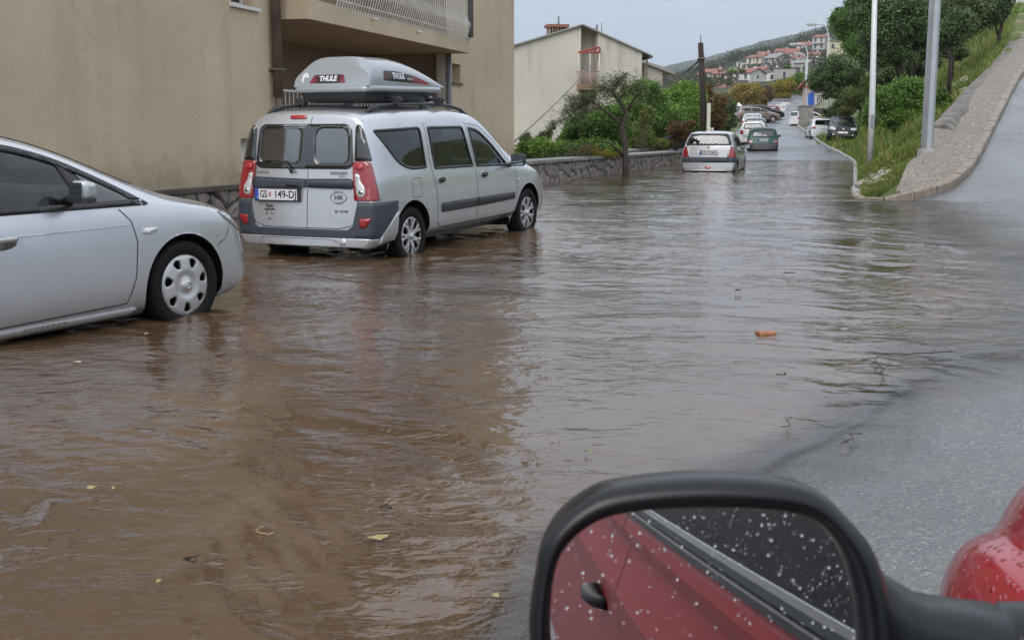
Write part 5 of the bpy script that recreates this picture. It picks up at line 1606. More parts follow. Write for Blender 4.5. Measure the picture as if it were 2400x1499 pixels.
    b3('rear_bumper', TRIM, lambda md, u: zmid(md, u), ztop, .46, .022)
    b3('bumper_apron', SIL, lambda md, u: .255, lambda md, u: zmid(md, u) - .003, .46, .028)
    c.line('apron_groove', 'B', [(-.52, .265), (-.50, .315), (-.45, .33), (.36, .33), (.45, .30)], .006, off=.030)
    bm = bmesh.new(); p, n = c.proj('B', .03)(.50, .295); 
    blathe(bm, [(p.y - .004, .001), (p.y - .002, .032), (p.y + .01, .05), (p.y + .02, .056)], 24, 'y', (.50, 0, .297)); finish(bm, 'tow_eye_cover', SIL2, c.root)
    box('tow_eye_slot', (.47, p.y - .012, .29), (.53, p.y - .005, .305), CHROME, c.root, bev=.003)
    # side reflectors low in the bumper
    for md in ('BR', 'BL'): c.patch('reflector', md, rpoly([(.52, .545), (.62, .55), (.60, .485), (.56, .445), (.52, .45)], .015), REDL, off=.028, thick=.01, h=.03)
    # handle strip
    c.patch('handle_strip', 'B', rpoly([(-.625, .83), (-.625, .94), (.055, .925), (.055, .838)], [.03, .06, .005, .005]), TRIM, off=.024, thick=.03, h=.04)
    c.patch('handle_strip', 'B', rpoly([(.08, .838), (.08, .925), (.60, .935), (.60, .83)], [.005, .005, .06, .03]), TRIM, off=.024, thick=.03, h=.04)
    c.patch('door_handle', 'B', rpoly([(-.19, .845), (-.18, .885), (-.04, .885), (-.03, .845)], .015), BLK, off=.030, thick=.006)
    # tail lamps
    for sd in ('R', 'L'):
        md = 'B' + sd
        lamp = c.patch('tail_light', md, rpoly([(.485, .715), (.49, 1.10), (.64, 1.10), (.705, .715)], [.02, .03, .04, .02]), REDL, off=.022, thick=.03, h=.03)
        c.patch('reversing_lens', md, rpoly([(.505, .84), (.505, .985), (.545, .975), (.552, .90), (.585, .845), (.58, .77), (.545, .745), (.515, .765)], .02), CLRL, off=.026, thick=.004, parent=lamp, h=.02)
        for (uu, vv, rr) in ((.55, 1.045, .035), (.548, .80, .022), (.525, .945, .012)):
            c.patch('bulb', md, [(uu + rr * math.cos(t), vv + rr * math.sin(t)) for t in np.linspace(0, 2 * PI, 17)[:-1]], REDL2 if vv > 1 else CHROME, off=.029, thick=.003, parent=lamp, h=.02)
        c.patch('pillar_glass', md, rpoly([(.505, 1.105), (.54, 1.44), (.57, 1.47), (.605, 1.40), (.655, 1.105)], [.01, .03, .02, .05, .01]), DARKGL, off=.016, thick=.02, h=.03)
    c.patch('brake_light', 'B', rpoly([(-.185, 1.520), (-.18, 1.555), (.005, 1.555), (.01, 1.520)], .012), REDL2, off=.014, thick=.016, h=.03)
    # wiper
    f = c.proj('B', .03); bm = bmesh.new(); a, b, d = f(-.10, .985)[0], f(-.20, 1.095)[0], f(-.57, 1.075)[0]
    btube(bm, [a + Vector((0, -.01, 0)), a.lerp(b, .6), b, b.lerp(d, .5) + Vector((0, 0, .02)), d], [.018, .014, .009, .007, .005], 6); finish(bm, 'wiper', BLK, c.root)
    # badges
    BG = mat('badge_grey', (.22, .22, .23), .3, .6)
    def tx(s_, x, z, size, w, m=BG, off=.012, shear=0, bold=.0008, base=.008):
        fn = c.proj('B', base)
        return text_mesh('badge', s_, size, lambda u, v: fn(x + u, z + v), m, c.root, .002, w, shear, bold)
    tx('DACIA', -.50, .983, .034, .15); tx('LOGAN', .43, .985, .038, .19, bold=.002); tx('MCV', .475, .955, .018, .07)
    tx('1.6 16V', .465, .605, .026, .15, INK, shear=.2, bold=.002)
    tx('Opća', -.41, .645, .042, .10, INK, bold=.001); tx('opasnost', -.41, .612, .036, .14, INK, bold=.001)
    for a in (.6, 2.7, 4.8):
        q = [(-.41 + .02 * math.cos(a), .555 + .02 * math.sin(a))] + [(-.41 + .05 * math.cos(a + t), .555 + .05 * math.sin(a + t)) for t in (-.4, -.13, .13, .4)]
        c.patch('sticker', 'B', q, BG, off=.006, thick=.002)
    el = [(.435 + .095 * math.cos(t), .745 + .055 * math.sin(t)) for t in np.linspace(0, 2 * PI, 33)[:-1]]
    c.patch('sticker', 'B', el, BG, off=.006, holes=[inset(el, .006)], thick=.002, h=.03)
    tx('HR', .435, .745, .062, .10, BG, bold=.002); tx('RENAULT', .435, .80, .018, .10, BG); tx('TALK', .435, .688, .022, .09, BG, bold=.001)
    fn = c.proj('B', .012); text_mesh('window_text', 'KARATE KLUB MEMENTO', .026, lambda u, v: fn(-.115 + u, 1.455 + v), PLATEW, c.root, .002, .29)
    text_mesh('window_text', 'www.karateklubmemento.hr', .017, lambda u, v: fn(-.12 + u, 1.435 + v), PLATEW, c.root, .002, .26)
    plate(c, 'B', -.29, .765, 'GS', '149-DJ', off=.03)
    # side details both sides
    for md, sg in (('R', 1), ('L', -1)):
        c.line('door_gap', md, [(1.235, 1.47), (1.235, 1.0), (1.30, .75), (1.33, .40), (1.42, .335), (2.26, .335), (2.26, .95), (2.19, 1.46)], .007)
        c.line('door_gap', md, [(2.265, .335), (3.28, .335), (3.34, .45), (3.33, .95)], .007)
        c.line('door_gap', md, [(2.24, 1.44), (2.55, 1.40), (2.9, 1.22), (3.22, .95)], .006)
        c.patch('rubbing_strip', md, rpoly([(1.40, .50), (1.40, .60), (2.25, .60), (2.25, .50)], [.03, .03, .004, .004]), BLK, off=.016, thick=.02)
        c.patch('rubbing_strip', md, rpoly([(2.275, .50), (2.275, .60), (3.25, .595), (3.26, .51)], [.004, .004, .03, .03]), BLK, off=.016, thick=.02)
        for yy in (1.36, 2.39):
            el = [(yy + .05 + .075 * math.cos(t), .845 + .04 * math.sin(t)) for t in np.linspace(0, 2 * PI, 25)[:-1]]
            c.patch('handle_recess', md, el, SIL2, off=.003, thick=.004)
            c.patch('door_handle', md, [(yy + .05 + .065 * math.cos(t), .85 + .028 * math.sin(t)) for t in np.linspace(0, 2 * PI, 25)[:-1]], BLK, off=.028, thick=.03)
        fl = rpoly([(.79, .70), (.79, .90), (.98, .90), (.98, .70)], .04); 
        if sg > 0:
            c.patch('fuel_flap_gap', md, fl, SEAM, off=.0015, holes=[inset(fl, .005)], thick=0); 
        c.patch('indicator', md, rpoly([(3.36, .72), (3.36, .745), (3.42, .745), (3.42, .72)], .01), CLRL, off=.008, thick=.01)
        c.line('sill_gap', md, [(1.20, .325), (3.30, .325)], .006)
        # roof rail
        bm = bmesh.new(); xr = sg * .60; tf = c.proj('T')
        pts = []
        for yy, hh in ((.36, .0), (.46, .035), (.60, .05), (.9, .055), (1.6, .055), (2.1, .05), (2.35, .03), (2.52, .0)):
            pts.append(tf(xr, yy)[0] + Vector((0, 0, hh)))
        btube(bm, pts, [.022, .024, .02, .018, .018, .018, .022, .016], 8)
        p = tf(xr, 1.5)[0]; bbox(bm, (xr - .018, 1.45, p.z - .01), (xr + .018, 1.56, p.z + .06), bev=.008)
        p = tf(xr, .55)[0]; bbox(bm, (xr - .025, .42, p.z - .03), (xr + .025, .56, p.z + .045), bev=.015)
        finish(bm, 'roof_rail', BLK, c.root)
    for yy in (.95, 1.85):
        bm = bmesh.new(); z = c.proj('T')(0, yy)[0].z + .066
        bbox(bm, (-.68, yy - .022, z - .012), (.68, yy + .022, z + .012), bev=.008)
        for sg in (-1, 1): bbox(bm, (sg * .60 - .05, yy - .035, z - .07), (sg * .60 + .05, yy + .035, z + .035), bev=.012)
        finish(bm, 'roof_bar', BLK, c.root)
    for sg in (1, -1):
        c.wheel(.835, .80, .30, .305, capD, .20, side=sg); c.wheel(.835, 3.705, .30, .305, capD, .20, side=sg, steer=0)
        mirror(c, sg, .98, 3.12, .99, BLK, .19, .15)
    # front: headlights, grille, plate (seen only from ahead)
    for md in ('FR', 'FL'): c.patch('headlight', md, rpoly([(.40, .60), (.40, .76), (.62, .78), (.66, .64)], .03), HEADL, off=.006)
    c.patch('grille', 'F', rpoly([(-.35, .58), (-.38, .70), (.38, .70), (.35, .58)], .03), BLK, off=.006)
    c.patch('front_bumper', 'F', rpoly([(-.72, .30), (-.72, .46), (.72, .46), (.72, .30)], .05), TRIM, off=.012)
    return c, loc
dacia, dloc = make_dacia()

# ------------------------------------------------------------------ roof box (rests on the bars)
def make_box():
    M = dacia.root.matrix_world if False else None
    hd = R(dh)
    root = thing('roof_box', 'grey tapered roof box with dark red stickers on the silver estate car', 'roof box', (0, 0, 0))
    root.location = dloc; root.rotation_euler = (R(1.5), 0, -hd)
    zb = 1.68; X0, X1, Y0, Y1 = BX
    cx, hw = (X0 + X1) / 2, (X1 - X0) / 2
    LID = mat('box_grey', (.30, .325, .345), .25, .15, coat=.6)
    BBK = mat('box_black', (.018, .02, .024), .4, bump=.3, bscale=120)
    ny, nx = 40, 40
    def prof_top(t):   # height of lid along length, t 0 rear..1 front
        if t < .10: return .26 + .115 * math.sin(t / .10 * PI / 2) 
        if t < .35: return .375
        k = (t - .35) / .65
        return .375 - .335 * k ** 1.75
    def halfw(t): return hw * (1 if t < .5 else 1 - .16 * ((t - .5) / .5) ** 2.2)
    bm = bmesh.new(); rings = []
    zl = zb + .135
    N = 34
    for i in range(N + 1):
        t = i / N
        tt = t
        y = Y0 + (Y1 - Y0) * t; h = prof_top(t) * .82; w = halfw(t)
        if i == 0: pass
        ring = []
        M_ = 28
        for j in range(M_ + 1):
            a = PI * j / M_
            ca, sa = math.cos(a), math.sin(a)
            e = .42
            x = w * (abs(ca) ** e) * (1 if ca > 0 else -1) * (1 - .20 * sa ** 2)
            z = h * (abs(sa) ** .62)
            rb = 0
            ring.append((cx + x * .985, y + (.20 * (z / .375) ** 1.3 if t < .12 else 0) * (1 - t / .12) , zl + .03 + z))
        rings.append([bm.verts.new(p) for p in ring])
    for a, b in zip(rings, rings[1:]):
        for k in range(len(a) - 1): f = bm.faces.new((a[k], a[k + 1], b[k + 1], b[k])); f.smooth = True
    # rear face of the lid: fan to bottom centre
    def capf(r):
        n = len(r)
        for k in range(n // 2):
            a, b, c_, d = r[k], r[k + 1], r[n - 2 - k], r[n - 1 - k]
            if b is c_: bm.faces.new((a, b, d))
            else: 
                f = bm.faces.new((a, b, c_, d)); 
    capf(rings[0]); capf(rings[-1][::-1])
    o = finish(bm, 'lid', LID, root); 
    # lip
    def ringpath(inf, z, n=10):
        pts = []
        out = []
        for i in range(N + 1): t = i / N; out.append((cx + halfw(t) + inf, Y0 + (Y1 - Y0) * t))
        for i in range(N, -1, -1): t = i / N; out.append((cx - halfw(t) - inf, Y0 + (Y1 - Y0) * t))
        return rpoly([(p[0], p[1] + (inf if p[1] > (Y0 + Y1) / 2 else -inf) * (1 if p[1] in (out[0][1], out[N][1]) else 0)) for p in out], 0)
    def rnd_ring(inf, z, cr):
        P = [(cx + halfw(i / N) + inf, Y0 + (Y1 - Y0) * i / N) for i in range(N + 1)]
        P[0] = (P[0][0], Y0 - inf); P[-1] = (P[-1][0], Y1 + inf)
        P += [(2 * cx - x, y) for x, y in P[::-1]]
        key = [P[0], P[N // 2], P[int(N * .75)], P[N], P[N + 1], (2 * cx - P[int(N * .75)][0], P[int(N * .75)][1]), (2 * cx - P[N // 2][0], P[N // 2][1]), P[-1]]
        return [(x, y, z) for x, y in rpoly(key, [cr, .3, .3, .22, .22, .3, .3, cr], 6)]
    bm = bmesh.new(); rs = []
    for inf, z in ((-.012, zl - .028), (.012, zl - .024), (.014, zl + .0), (.010, zl + .028), (-.03, zl + .04)):
        rs.append([bm.verts.new(p) for p in rnd_ring(inf, z, .11)])
    for a, b in zip(rs, rs[1:]):
        for k in range(len(a)): f = bm.faces.new((a[k], a[(k + 1) % len(a)], b[(k + 1) % len(a)], b[k])); f.smooth = True
    finish(bm, 'lid_rim', LID, root)
    bm = bmesh.new(); rs = []
    for inf, z in ((-.02, zl - .02), (-.03, zl - .05), (-.07, zl - .115), (-.11, zl - .135)):
        rs.append([bm.verts.new(p) for p in rnd_ring(inf, z, .11)])
    for a, b in zip(rs, rs[1:]):
        for k in range(len(a)): f = bm.faces.new((a[k], a[(k + 1) % len(a)], b[(k + 1) % len(a)], b[k])); f.smooth = True
    bm.faces.new(rs[-1]); finish(bm, 'base', BBK, root)
    box('lock', (cx + hw * .93 - .01, Y1 - .42, zl - .10), (cx + hw * .93 + .008, Y1 - .38, zl - .07), CHROME, root, bev=.004)
    # stickers, cast on the lid
    lid = o; bmx = bmesh.new(); bmx.from_mesh(lid.data); bv = BVHTree.FromBMesh(bmx); bmx.free()
    def fnS(off):
        def f(u, v):
            h = bv.ray_cast(Vector((3, u, v)), Vector((-1, 0, 0)))
            if h[0] is None: h = bv.find_nearest(Vector((cx + hw, u, v)))
            n = h[1] if h[1].x > 0 else -h[1]
            return h[0] + n * off, n
        return f
    def fnB(off):
        def f(u, v):
            h = bv.ray_cast(Vector((u, -3, v)), Vector((0, 1, 0)))
            if h[0] is None: h = bv.find_nearest(Vector((u, Y0, v)))
            n = h[1] if h[1].y < 0 else -h[1]
            return h[0] + n * off, n
        return f
    g = NT('sticker_fade'); tcx = g.co('Object'); sx = g.t.nodes.new('ShaderNodeSeparateXYZ'); g.l(tcx, sx.inputs[0])
    g.l(g.ramp(g.mapr(sx.outputs['Y'], Y0 + .28, Y0 + 1.32), [(0, (.10, .012, .02)), (.18, (.012, .01, .012)), (.5, (.012, .01, .012)), (.7, (.20, .012, .025)), (1, (.38, .02, .05))]), g.p.inputs['Base Color']); g.p.inputs['Roughness'].default_value = .25
    g2 = NT('sticker_fade_rear'); sx = g2.t.nodes.new('ShaderNodeSeparateXYZ'); g2.l(g2.co('Object'), sx.inputs[0])
    g2.l(g2.ramp(g2.mapr(sx.outputs['X'], cx - .26, cx + .18), [(0, (.28, .03, .06)), (.25, (.012, .01, .012)), (.75, (.012, .01, .012)), (1, (.28, .04, .07))]), g2.p.inputs['Base Color']); g2.p.inputs['Roughness'].default_value = .25
    z0 = zl + .09
    slab2d('side_sticker', rpoly([(Y0 + .30, z0), (Y0 + .33, z0 + .10), (Y0 + .60, z0 + .095), (Y0 + .95, z0 + .055), (Y0 + 1.28, z0 - .02), (Y0 + 1.27, z0 - .035), (Y0 + .9, z0 - .02)], [.02, .02, .05, .05, .01, .01, .1]), fnS(.003), g.m, root, h=.04)
    f = fnS(.005); text_mesh('sticker_text', 'THULE', .085, lambda u, v: f(Y0 + .60 + u, z0 + .045 + v * .95), PLATEW, root, .002, .24, 0, .004)
    text_mesh('sticker_text', 'PILOT 60', .022, lambda u, v: f(Y0 + .84 + u, z0 + .018 + v), PLATEW, root, .002, .12, 0, .001)
    z1 = zl + .095
    slab2d('rear_sticker', rpoly([(cx - .27, z1 - .03), (cx - .22, z1 + .055), (cx + .14, z1 + .055), (cx + .18, z1 - .03)], .015), fnB(.003), g2.m, root, h=.03)
    f2 = fnB(.005); text_mesh('sticker_text', 'THULE', .07, lambda u, v: f2(cx - .04 + u, z1 + .012 + v), PLATEW, root, .002, .22, 0, .004)
    # white horse-head sticker
    hs = [(-.36, -.03), (-.375, .01), (-.365, .05), (-.33, .075), (-.31, .065), (-.285, .03), (-.29, .015), (-.315, .025), (-.335, .02), (-.345, -.005), (-.34, -.035)]
    slab2d('horse_sticker', [(cx + a, z1 + b + .01) for a, b in hs], fnB(.003), PLATEW, root, h=.03)
    return root
BX = (-.38, .55, .50, 2.22)
rbox = make_box()
# ------------------------------------------------------------------ silver hatchback entering at the left edge
def make_opel():
    hd = 31.0; h_ = R(hd); r_ = Vector((math.cos(h_), -math.sin(h_), 0)); f_ = Vector((math.sin(h_), math.cos(h_), 0))
    L = 4.42; FA = L - .93; 
    wc = W(440, 667, Y=7.9)
    loc = Vector((wc.x, wc.y, 0)) - r_ * .875 - f_ * FA
    loc.z = wc.z - .315 - FA * math.sin(R(1.2))
    st = [
        (.10, .35, .86, .38, .90, 1.06, .80, .06),
        (.12, .42, .93, .30, .90, 1.18, .78, .08),
        (.35, .80, .97, .22, .90, 1.34, .76, .09),
        (.8, 1.1, .99, .18, .90, 1.42, .76, .09),
        (1.4, 1.5, 1.0, .16, .90, 1.45, .76, .09),
        (2.0, 1.95, 1.0, .16, .90, 1.44, .76, .09),
        (2.5, 2.35, 1.0, .16, .895, 1.385, .765, .09),
        (2.85, 2.72, 1.0, .16, .89, 1.28, .77, .09),
        (3.10, 3.05, .995, .16, .885, 1.13, .79, .075),
        (3.32, 3.40, .99, .16, .875, .985, .82, .05),
        (3.60, 3.62, .985, .16, .845, .92, .84, .035),
        (3.90, 3.88, .96, .17, .80, .872, .85, .03),
        (4.13, 4.09, .885, .19, .72, .80, .84, .035),
        (4.26, 4.20, .77, .22, .58, .70, .80, .06),
        (4.31, 4.24, .70, .26, .50, .60, .78, .06)]
    c = Car('hatchback_car', 'large silver hatchback in the left foreground with its front wheel in brown water', loc, hd, 1.2, L, .907, st, SIL, sub=3)
    y = FA
    q = rpoly([(1.95, 1.385), (2.30, 1.355), (2.62, 1.26), (3.02, 1.06), (3.15, .965), (1.95, .985)], [.02, .1, .2, .2, .03, .02], 4)
    q = rpoly([(1.9, 1.34), (2.30, 1.30), (2.62, 1.21), (3.00, 1.03), (3.24, .885), (1.9, .90)], [.02, .1, .3, .3, .05, .02], 5)
    q2 = rpoly([(.95, 1.29), (1.80, 1.34), (1.80, .905), (.85, .92)], .05)
    for w in (q, q2): c.window('S', w, sw=.038)
    for md in ('R', 'L'):
        c.patch('quarter_pillar', md, rpoly([(2.60, 1.20), (2.69, 1.16), (2.80, .905), (2.68, .905)], .005), SEAL, off=.004, thick=.01)
        c.patch('quarter_pane', md, rpoly([(2.72, 1.14), (3.17, .915), (2.82, .91)], [.02, .02, .01]), DARKGL, off=.002, thick=.0)
    ws = rpoly([(-.56, 2.36), (.56, 2.36), (.66, 3.28), (-.66, 3.28)], .06)
    c.cut('T', ws); o = c.patch('windscreen', 'T', inset(ws, .005), CGL, off=-.002, thick=0); slab2d('windscreen_seal', ws, c.proj('T', .005), SEAL, o, [inset(ws, .05)], .06, .01)
    c.arch(y, .305, .365); c.arch(y - 2.685, .305, .365)
    c.floor(.3, 4.1, .16, .5, .62)
    c.body()
    bm = bmesh.new(); bbox(bm, (-.80, .6, .35), (.80, 3.1, .80)); finish(bm, 'interior', INT, c.root)
    bm = bmesh.new(); bbox(bm, (-.72, 2.75, .8), (.72, 3.25, 1.0), bev=.06); finish(bm, 'dashboard', INT, c.root)
    for x in (-.37, .37): seat(c, x, 1.85, .60, .60)
    bm = bmesh.new(); rr = [Vector((-.37 + .19 * math.cos(t), 2.60 + .08 * math.sin(t), .98 + .17 * math.sin(t))) for t in np.linspace(0, 2 * PI, 25)]; btube(bm, rr, .016, 6, cap=False); finish(bm, 'steering_wheel', HUB, c.root)
    for md, sg in (('R', 1), ('L', -1)):
        c.line('door_gap', md, [(2.96, .875), (3.04, .79), (3.07, .66), (3.04, .42), (2.97, .26), (1.85, .24), (1.84, .60), (1.86, .89)], .008)
        c.line('bumper_gap', md, [(3.80, .56), (3.90, .60), (3.99, .70)], .006)
        # sill strip
        c.patch('sill_trim', md, rpoly([(1.0, .165), (1.0, .222), (3.06, .222), (3.06, .165)], .015), SIL2, off=.012, thick=.02)
        c.patch('door_handle', md, rpoly([(1.93, .74), (1.93, .778), (2.17, .775), (2.17, .745)], .015), SIL2, off=.035, thick=.02)
        el = [(2.07 + .11 * math.cos(t), .74 + .04 * math.sin(t)) for t in np.linspace(0, 2 * PI, 25)[:-1]]
        c.patch('handle_recess', md, el, mat('recess', (.2, .2, .2), .4, .5), off=.002, thick=.002)
        c.patch('indicator', md, rpoly([(3.12, .705), (3.13, .74), (3.245, .735), (3.23, .71), (3.18, .695)], .01), CLRL, off=.012, thick=.014, h=.03)
        # crease highlights
        c.patch('door_crease', md, rpoly([(.9, .765), (.9, .777), (3.04, .771), (3.04, .767)], .002), SIL, off=.006, thick=.006, h=.03)
        e = mirror(c, sg, .985, 2.58, 1.02, SIL, .14, .125)
        box('lower_shell', (-.088, -.029, -.078), (.08, .065, -.040), BLK, e, bev=.03, seg=3)
    for md in ('FR', 'FL'):
        hl = c.patch('headlight', md, rpoly([(.46, .60), (.50, .69), (.70, .755), (.97, .80), (.93, .735), (.76, .63)], [.02, .05, .05, .02, .05, .05]), HEADL, off=.008, thick=.014, h=.03)
        c.patch('fog_light', md, rpoly([(.40, .42), (.42, .50), (.56, .50), (.58, .42)], .02), BLK, off=.006)
    c.patch('front_splitter', 'F', rpoly([(-.55, .27), (-.55, .33), (.55, .33), (.55, .27)], .02), BLK, off=.02, thick=.04)
    c.patch('grille', 'F', rpoly([(-.40, .50), (-.44, .58), (.44, .58), (.40, .50)], .03), BLK, off=.006)
    for sg in (1, -1):
        c.wheel(.875, y, .315, .306, capO, .215, side=sg, tread=False); c.wheel(.875, y - 2.685, .315, .306, capO, .215, side=sg, tread=False)
    return c
opel = make_opel()
# ------------------------------------------------------------------ the other parked cars
def small_car(label, px, py, Y, head, col, L=3.95, W2=.83, H=1.46, style='hatch', end='B', pitch=0, group='cars parked along the street', pname=None, name='hatchback_car', metal=.5, detail=None, boot=.22, dz=0, z=None, lampcol=None, glass=None, band=None, sub=2, ptxt=None, roll=0):
    """px,py = photo pixel of the middle of the rear (end='B') or front (end='F') at ground"""
    pm = paint(pname or 'paint_' + str(len(MATS)), col, metal)
    p = W(px, py, Y=Y)
    if z is not None: p.z = z
    p.z += dz
    hd = R(head); f_ = Vector((math.sin(hd), math.cos(hd), 0))
    loc = p if end == 'B' else p - f_ * L
    k = L / 3.95; q = H / 1.46; hz = lambda v: v * q
    if style == 'hatch':
        st = [(.06, boot * .9, .90, .24, .93, 1.36, .78, .13), (.06, boot + .05, .955, .22, .93, 1.40, .79, .12), (.22, boot + .20, .985, .22, .935, 1.435, .79, .11), (.6, boot + .45, 1, .22, .94, 1.46, .80, .10),
              (1.25, 1.25, 1, .2, .93, 1.47, .81, .10), (1.8, 1.75, 1, .2, .92, 1.45, .81, .10), (2.3, 2.15, 1, .2, .91, 1.38, .81, .10), (2.7, 2.6, .995, .2, .90, 1.17, .82, .08), (2.95, 3.0, .99, .2, .89, 1.0, .84, .05),
              (3.3, 3.3, .98, .2, .84, .92, .85, .04), (3.65, 3.6, .94, .2, .74, .83, .84, .05), (3.85, 3.8, .86, .22, .62, .72, .82, .07), (3.90, 3.84, .80, .26, .55, .62, .80, .07)]
    else:  # estate / mpv: upright tail
        st = [(.06, .26, .90, .26, .98, 1.40, .80, .12), (.07, .28, .955, .24, .98, 1.43, .81, .12), (.25, .45, .985, .24, .98, 1.46, .81, .10), (.7, .75, 1, .22, .97, 1.48, .81, .10), (1.3, 1.3, 1, .2, .96, 1.48, .81, .10),
              (1.9, 1.8, 1, .2, .95, 1.45, .81, .10), (2.35, 2.15, 1, .2, .94, 1.37, .81, .10), (2.75, 2.65, .995, .2, .92, 1.15, .82, .08), (3.0, 3.02, .99, .2, .90, 1.0, .84, .05), (3.3, 3.3, .98, .2, .84, .92, .85, .04), (3.65, 3.6, .94, .2, .74, .83, .84, .05), (3.85, 3.8, .86, .22, .62, .72, .82, .07), (3.90, 3.84, .80, .26, .55, .62, .80, .07)]
    st = [(a * k, b * k, c, hz(d), hz(e), hz(f), g_, hz(h)) for a, b, c, d, e, f, g_, h in st]
    c = Car(name, label, loc, head, pitch, L, W2, st, pm, group=group, sub=sub, roll=roll)
    gl = glass or CGL
    xw = W2 / .83
    est = style != 'hatch'
    # side windows
    if est:
        A = [(.40, 1.32), (1.18, 1.34), (1.22, 1.0), (.62, 1.01)]; B = [(1.28, 1.34), (1.95, 1.31), (2.05, .99), (1.30, 1.0)]; C_ = [(2.02, 1.29), (2.30, 1.21), (2.70, .97), (2.11, .99)]
    else:
        A = [(.62, 1.26), (1.0, 1.29), (1.02, .99), (.72, 1.0)]; B = [(1.08, 1.30), (1.75, 1.30), (1.85, .98), (1.10, .99)]; C_ = [(1.82, 1.28), (2.12, 1.21), (2.60, .96), (1.92, .975)]
    for w_ in (A, B, C_): c.window('S', rpoly([(a * k, hz(b)) for a, b in w_], .05, 3), glass=gl, sw=.03)
    # rear window
    rw = detail.get('rw') if detail and 'rw' in detail else [(-.62, 1.0), (-.52, 1.33), (.52, 1.33), (.62, 1.0)]
    rw = rpoly([(a * xw, hz(b)) for a, b in rw], .07, 4)
    c.cut('B', rw); o = c.patch('rear_window', 'B', inset(rw, .006), CGLF, off=-.002, thick=0, h=.06); slab2d('rear_window_seal', rw, c.proj('B', .006), SEAL, o, [inset(rw, .05 if detail else .03)], .05, .012)
    ws = rpoly([(-.56 * xw, 2.24 * k), (.56 * xw, 2.24 * k), (.66 * xw, 2.90 * k), (-.66 * xw, 2.90 * k)], .06, 3)
    c.cut('T', ws); o = c.patch('windscreen', 'T', inset(ws, .006), gl, off=-.002, thick=0, h=.08); slab2d('windscreen_seal', ws, c.proj('T', .006), SEAL, o, [inset(ws, .04)], .08, .012)
    ya, yf = .62 * k, 3.13 * k; wr = .29 * q
    c.arch(ya, wr, wr + .07); c.arch(yf, wr, wr + .07)
    c.floor(.3, L - .25, .15, .45, W2 * .7)
    c.body()
    bm = bmesh.new(); bbox(bm, (-W2 * .86, .5 * k, .4), (W2 * .86, 2.7 * k, hz(.80))); finish(bm, 'interior', INT, c.root)
    for x in (-.34, .34): seat(c, x, 1.75 * k, hz(.62), .52); 
    for sg in (1, -1):
        md = 'R' if sg > 0 else 'L'
        c.line('door_gap', md, [(2.72 * k, hz(.9)), (2.78 * k, hz(.6)), (2.68 * k, hz(.25)), (1.1 * k, hz(.25)), (.98 * k, hz(.55)), (1.03 * k, hz(.92))], .008)
        c.line('door_gap', md, [(1.86 * k, hz(.9)), (1.82 * k, hz(.25))], .008)
        for yy in (1.15, 2.0): c.patch('door_handle', md, [(yy * k, hz(.80)), (yy * k, hz(.835)), (yy * k + .16, hz(.835)), (yy * k + .16, hz(.80))], BLK if detail and detail.get('blackhandle') else pm, off=.03, thick=.03)
        c.wheel(W2 - .03, ya, wr, wr, cap5, wr * .66, side=sg); c.wheel(W2 - .03, yf, wr, wr, cap5, wr * .66, side=sg)
        mirror(c, sg, W2 + .10, 2.42 * k, hz(.97), (detail or {}).get('mirror', BLK), .19, .14)
    bd = band or TRIM
    D = detail or {}
    # rear end
    tl = D.get('tail', [(.50, .66), (.56, .90), (.70, .92), (.80, .68)])
    for md in ('BR', 'BL'):
        o = c.patch('tail_light', md, rpoly([(u * 1, hz(v)) for u, v in tl], .03), lampcol or REDL, off=.012, thick=.02, h=.04)
        if 'tail2' in D: c.patch('clear_lens', md, [(u, hz(v)) for u, v in D['tail2']], CLRL, off=.016, thick=.004, parent=o, h=.04)
    bz = D.get('band', (.30, .50))
    bmx = None
    if D.get('noband') is None:
        for md, lo, hi in (('B', -.60 * xw, .60 * xw), ('BR', .44, .74), ('BL', .44, .74)):
            c.patch('rear_bumper', md, [(lo, hz(bz[0])), (lo, hz(bz[1])), (hi, hz(bz[1])), (hi, hz(bz[0]))], bd, off=.012, thick=.02, h=.05)
    pz = D.get('pz', .80)
    plate(c, 'B', 0, hz(pz), ptxt or '', '', w=.50, simple=True, off=.012, frame=D.get('frame', True)) if ptxt else c.patch('number_plate', 'B', [(-.24, hz(pz) - .05), (-.24, hz(pz) + .05), (.24, hz(pz) + .05), (.24, hz(pz) - .05)], PLATEW, off=.02, thick=.01)
    f = c.proj('B', .03); bm = bmesh.new(); btube(bm, [f(0, hz(1.0))[0], f(.0, hz(1.03))[0], f(-.36, hz(1.04))[0]], [.015, .01, .005], 5); finish(bm, 'wiper', BLK, c.root)
    # front end
    for md in ('FR', 'FL'): c.patch('headlight', md, rpoly([(.36, hz(.60)), (.40, hz(.74)), (.60, hz(.80)), (.78, hz(.80)), (.72, hz(.64))], .03), HEADL, off=.012, thick=.02, h=.04)
    c.patch('front_plate', 'F', [(-.26, hz(.42)), (-.26, hz(.42) + .11), (.26, hz(.42) + .11), (.26, hz(.42))], PLATEW, off=.02, thick=.01)
    c.patch('grille', 'F', rpoly([(-.34, hz(.58)), (-.38, hz(.68)), (.38, hz(.68)), (.34, hz(.58))], .03), BLK, off=.012)
    c.patch('air_intake', 'F', rpoly([(-.45, hz(.28)), (-.45, hz(.37)), (.45, hz(.37)), (.45, hz(.28))], .03), BLK, off=.012)
    # aerial
    t = c.proj('T')(0, (boot + .5) * k)[0]; bm = bmesh.new(); btube(bm, [t, t + Vector((0, -.12, .22))], .006, 4); finish(bm, 'aerial', BLK, c.root)
    return c

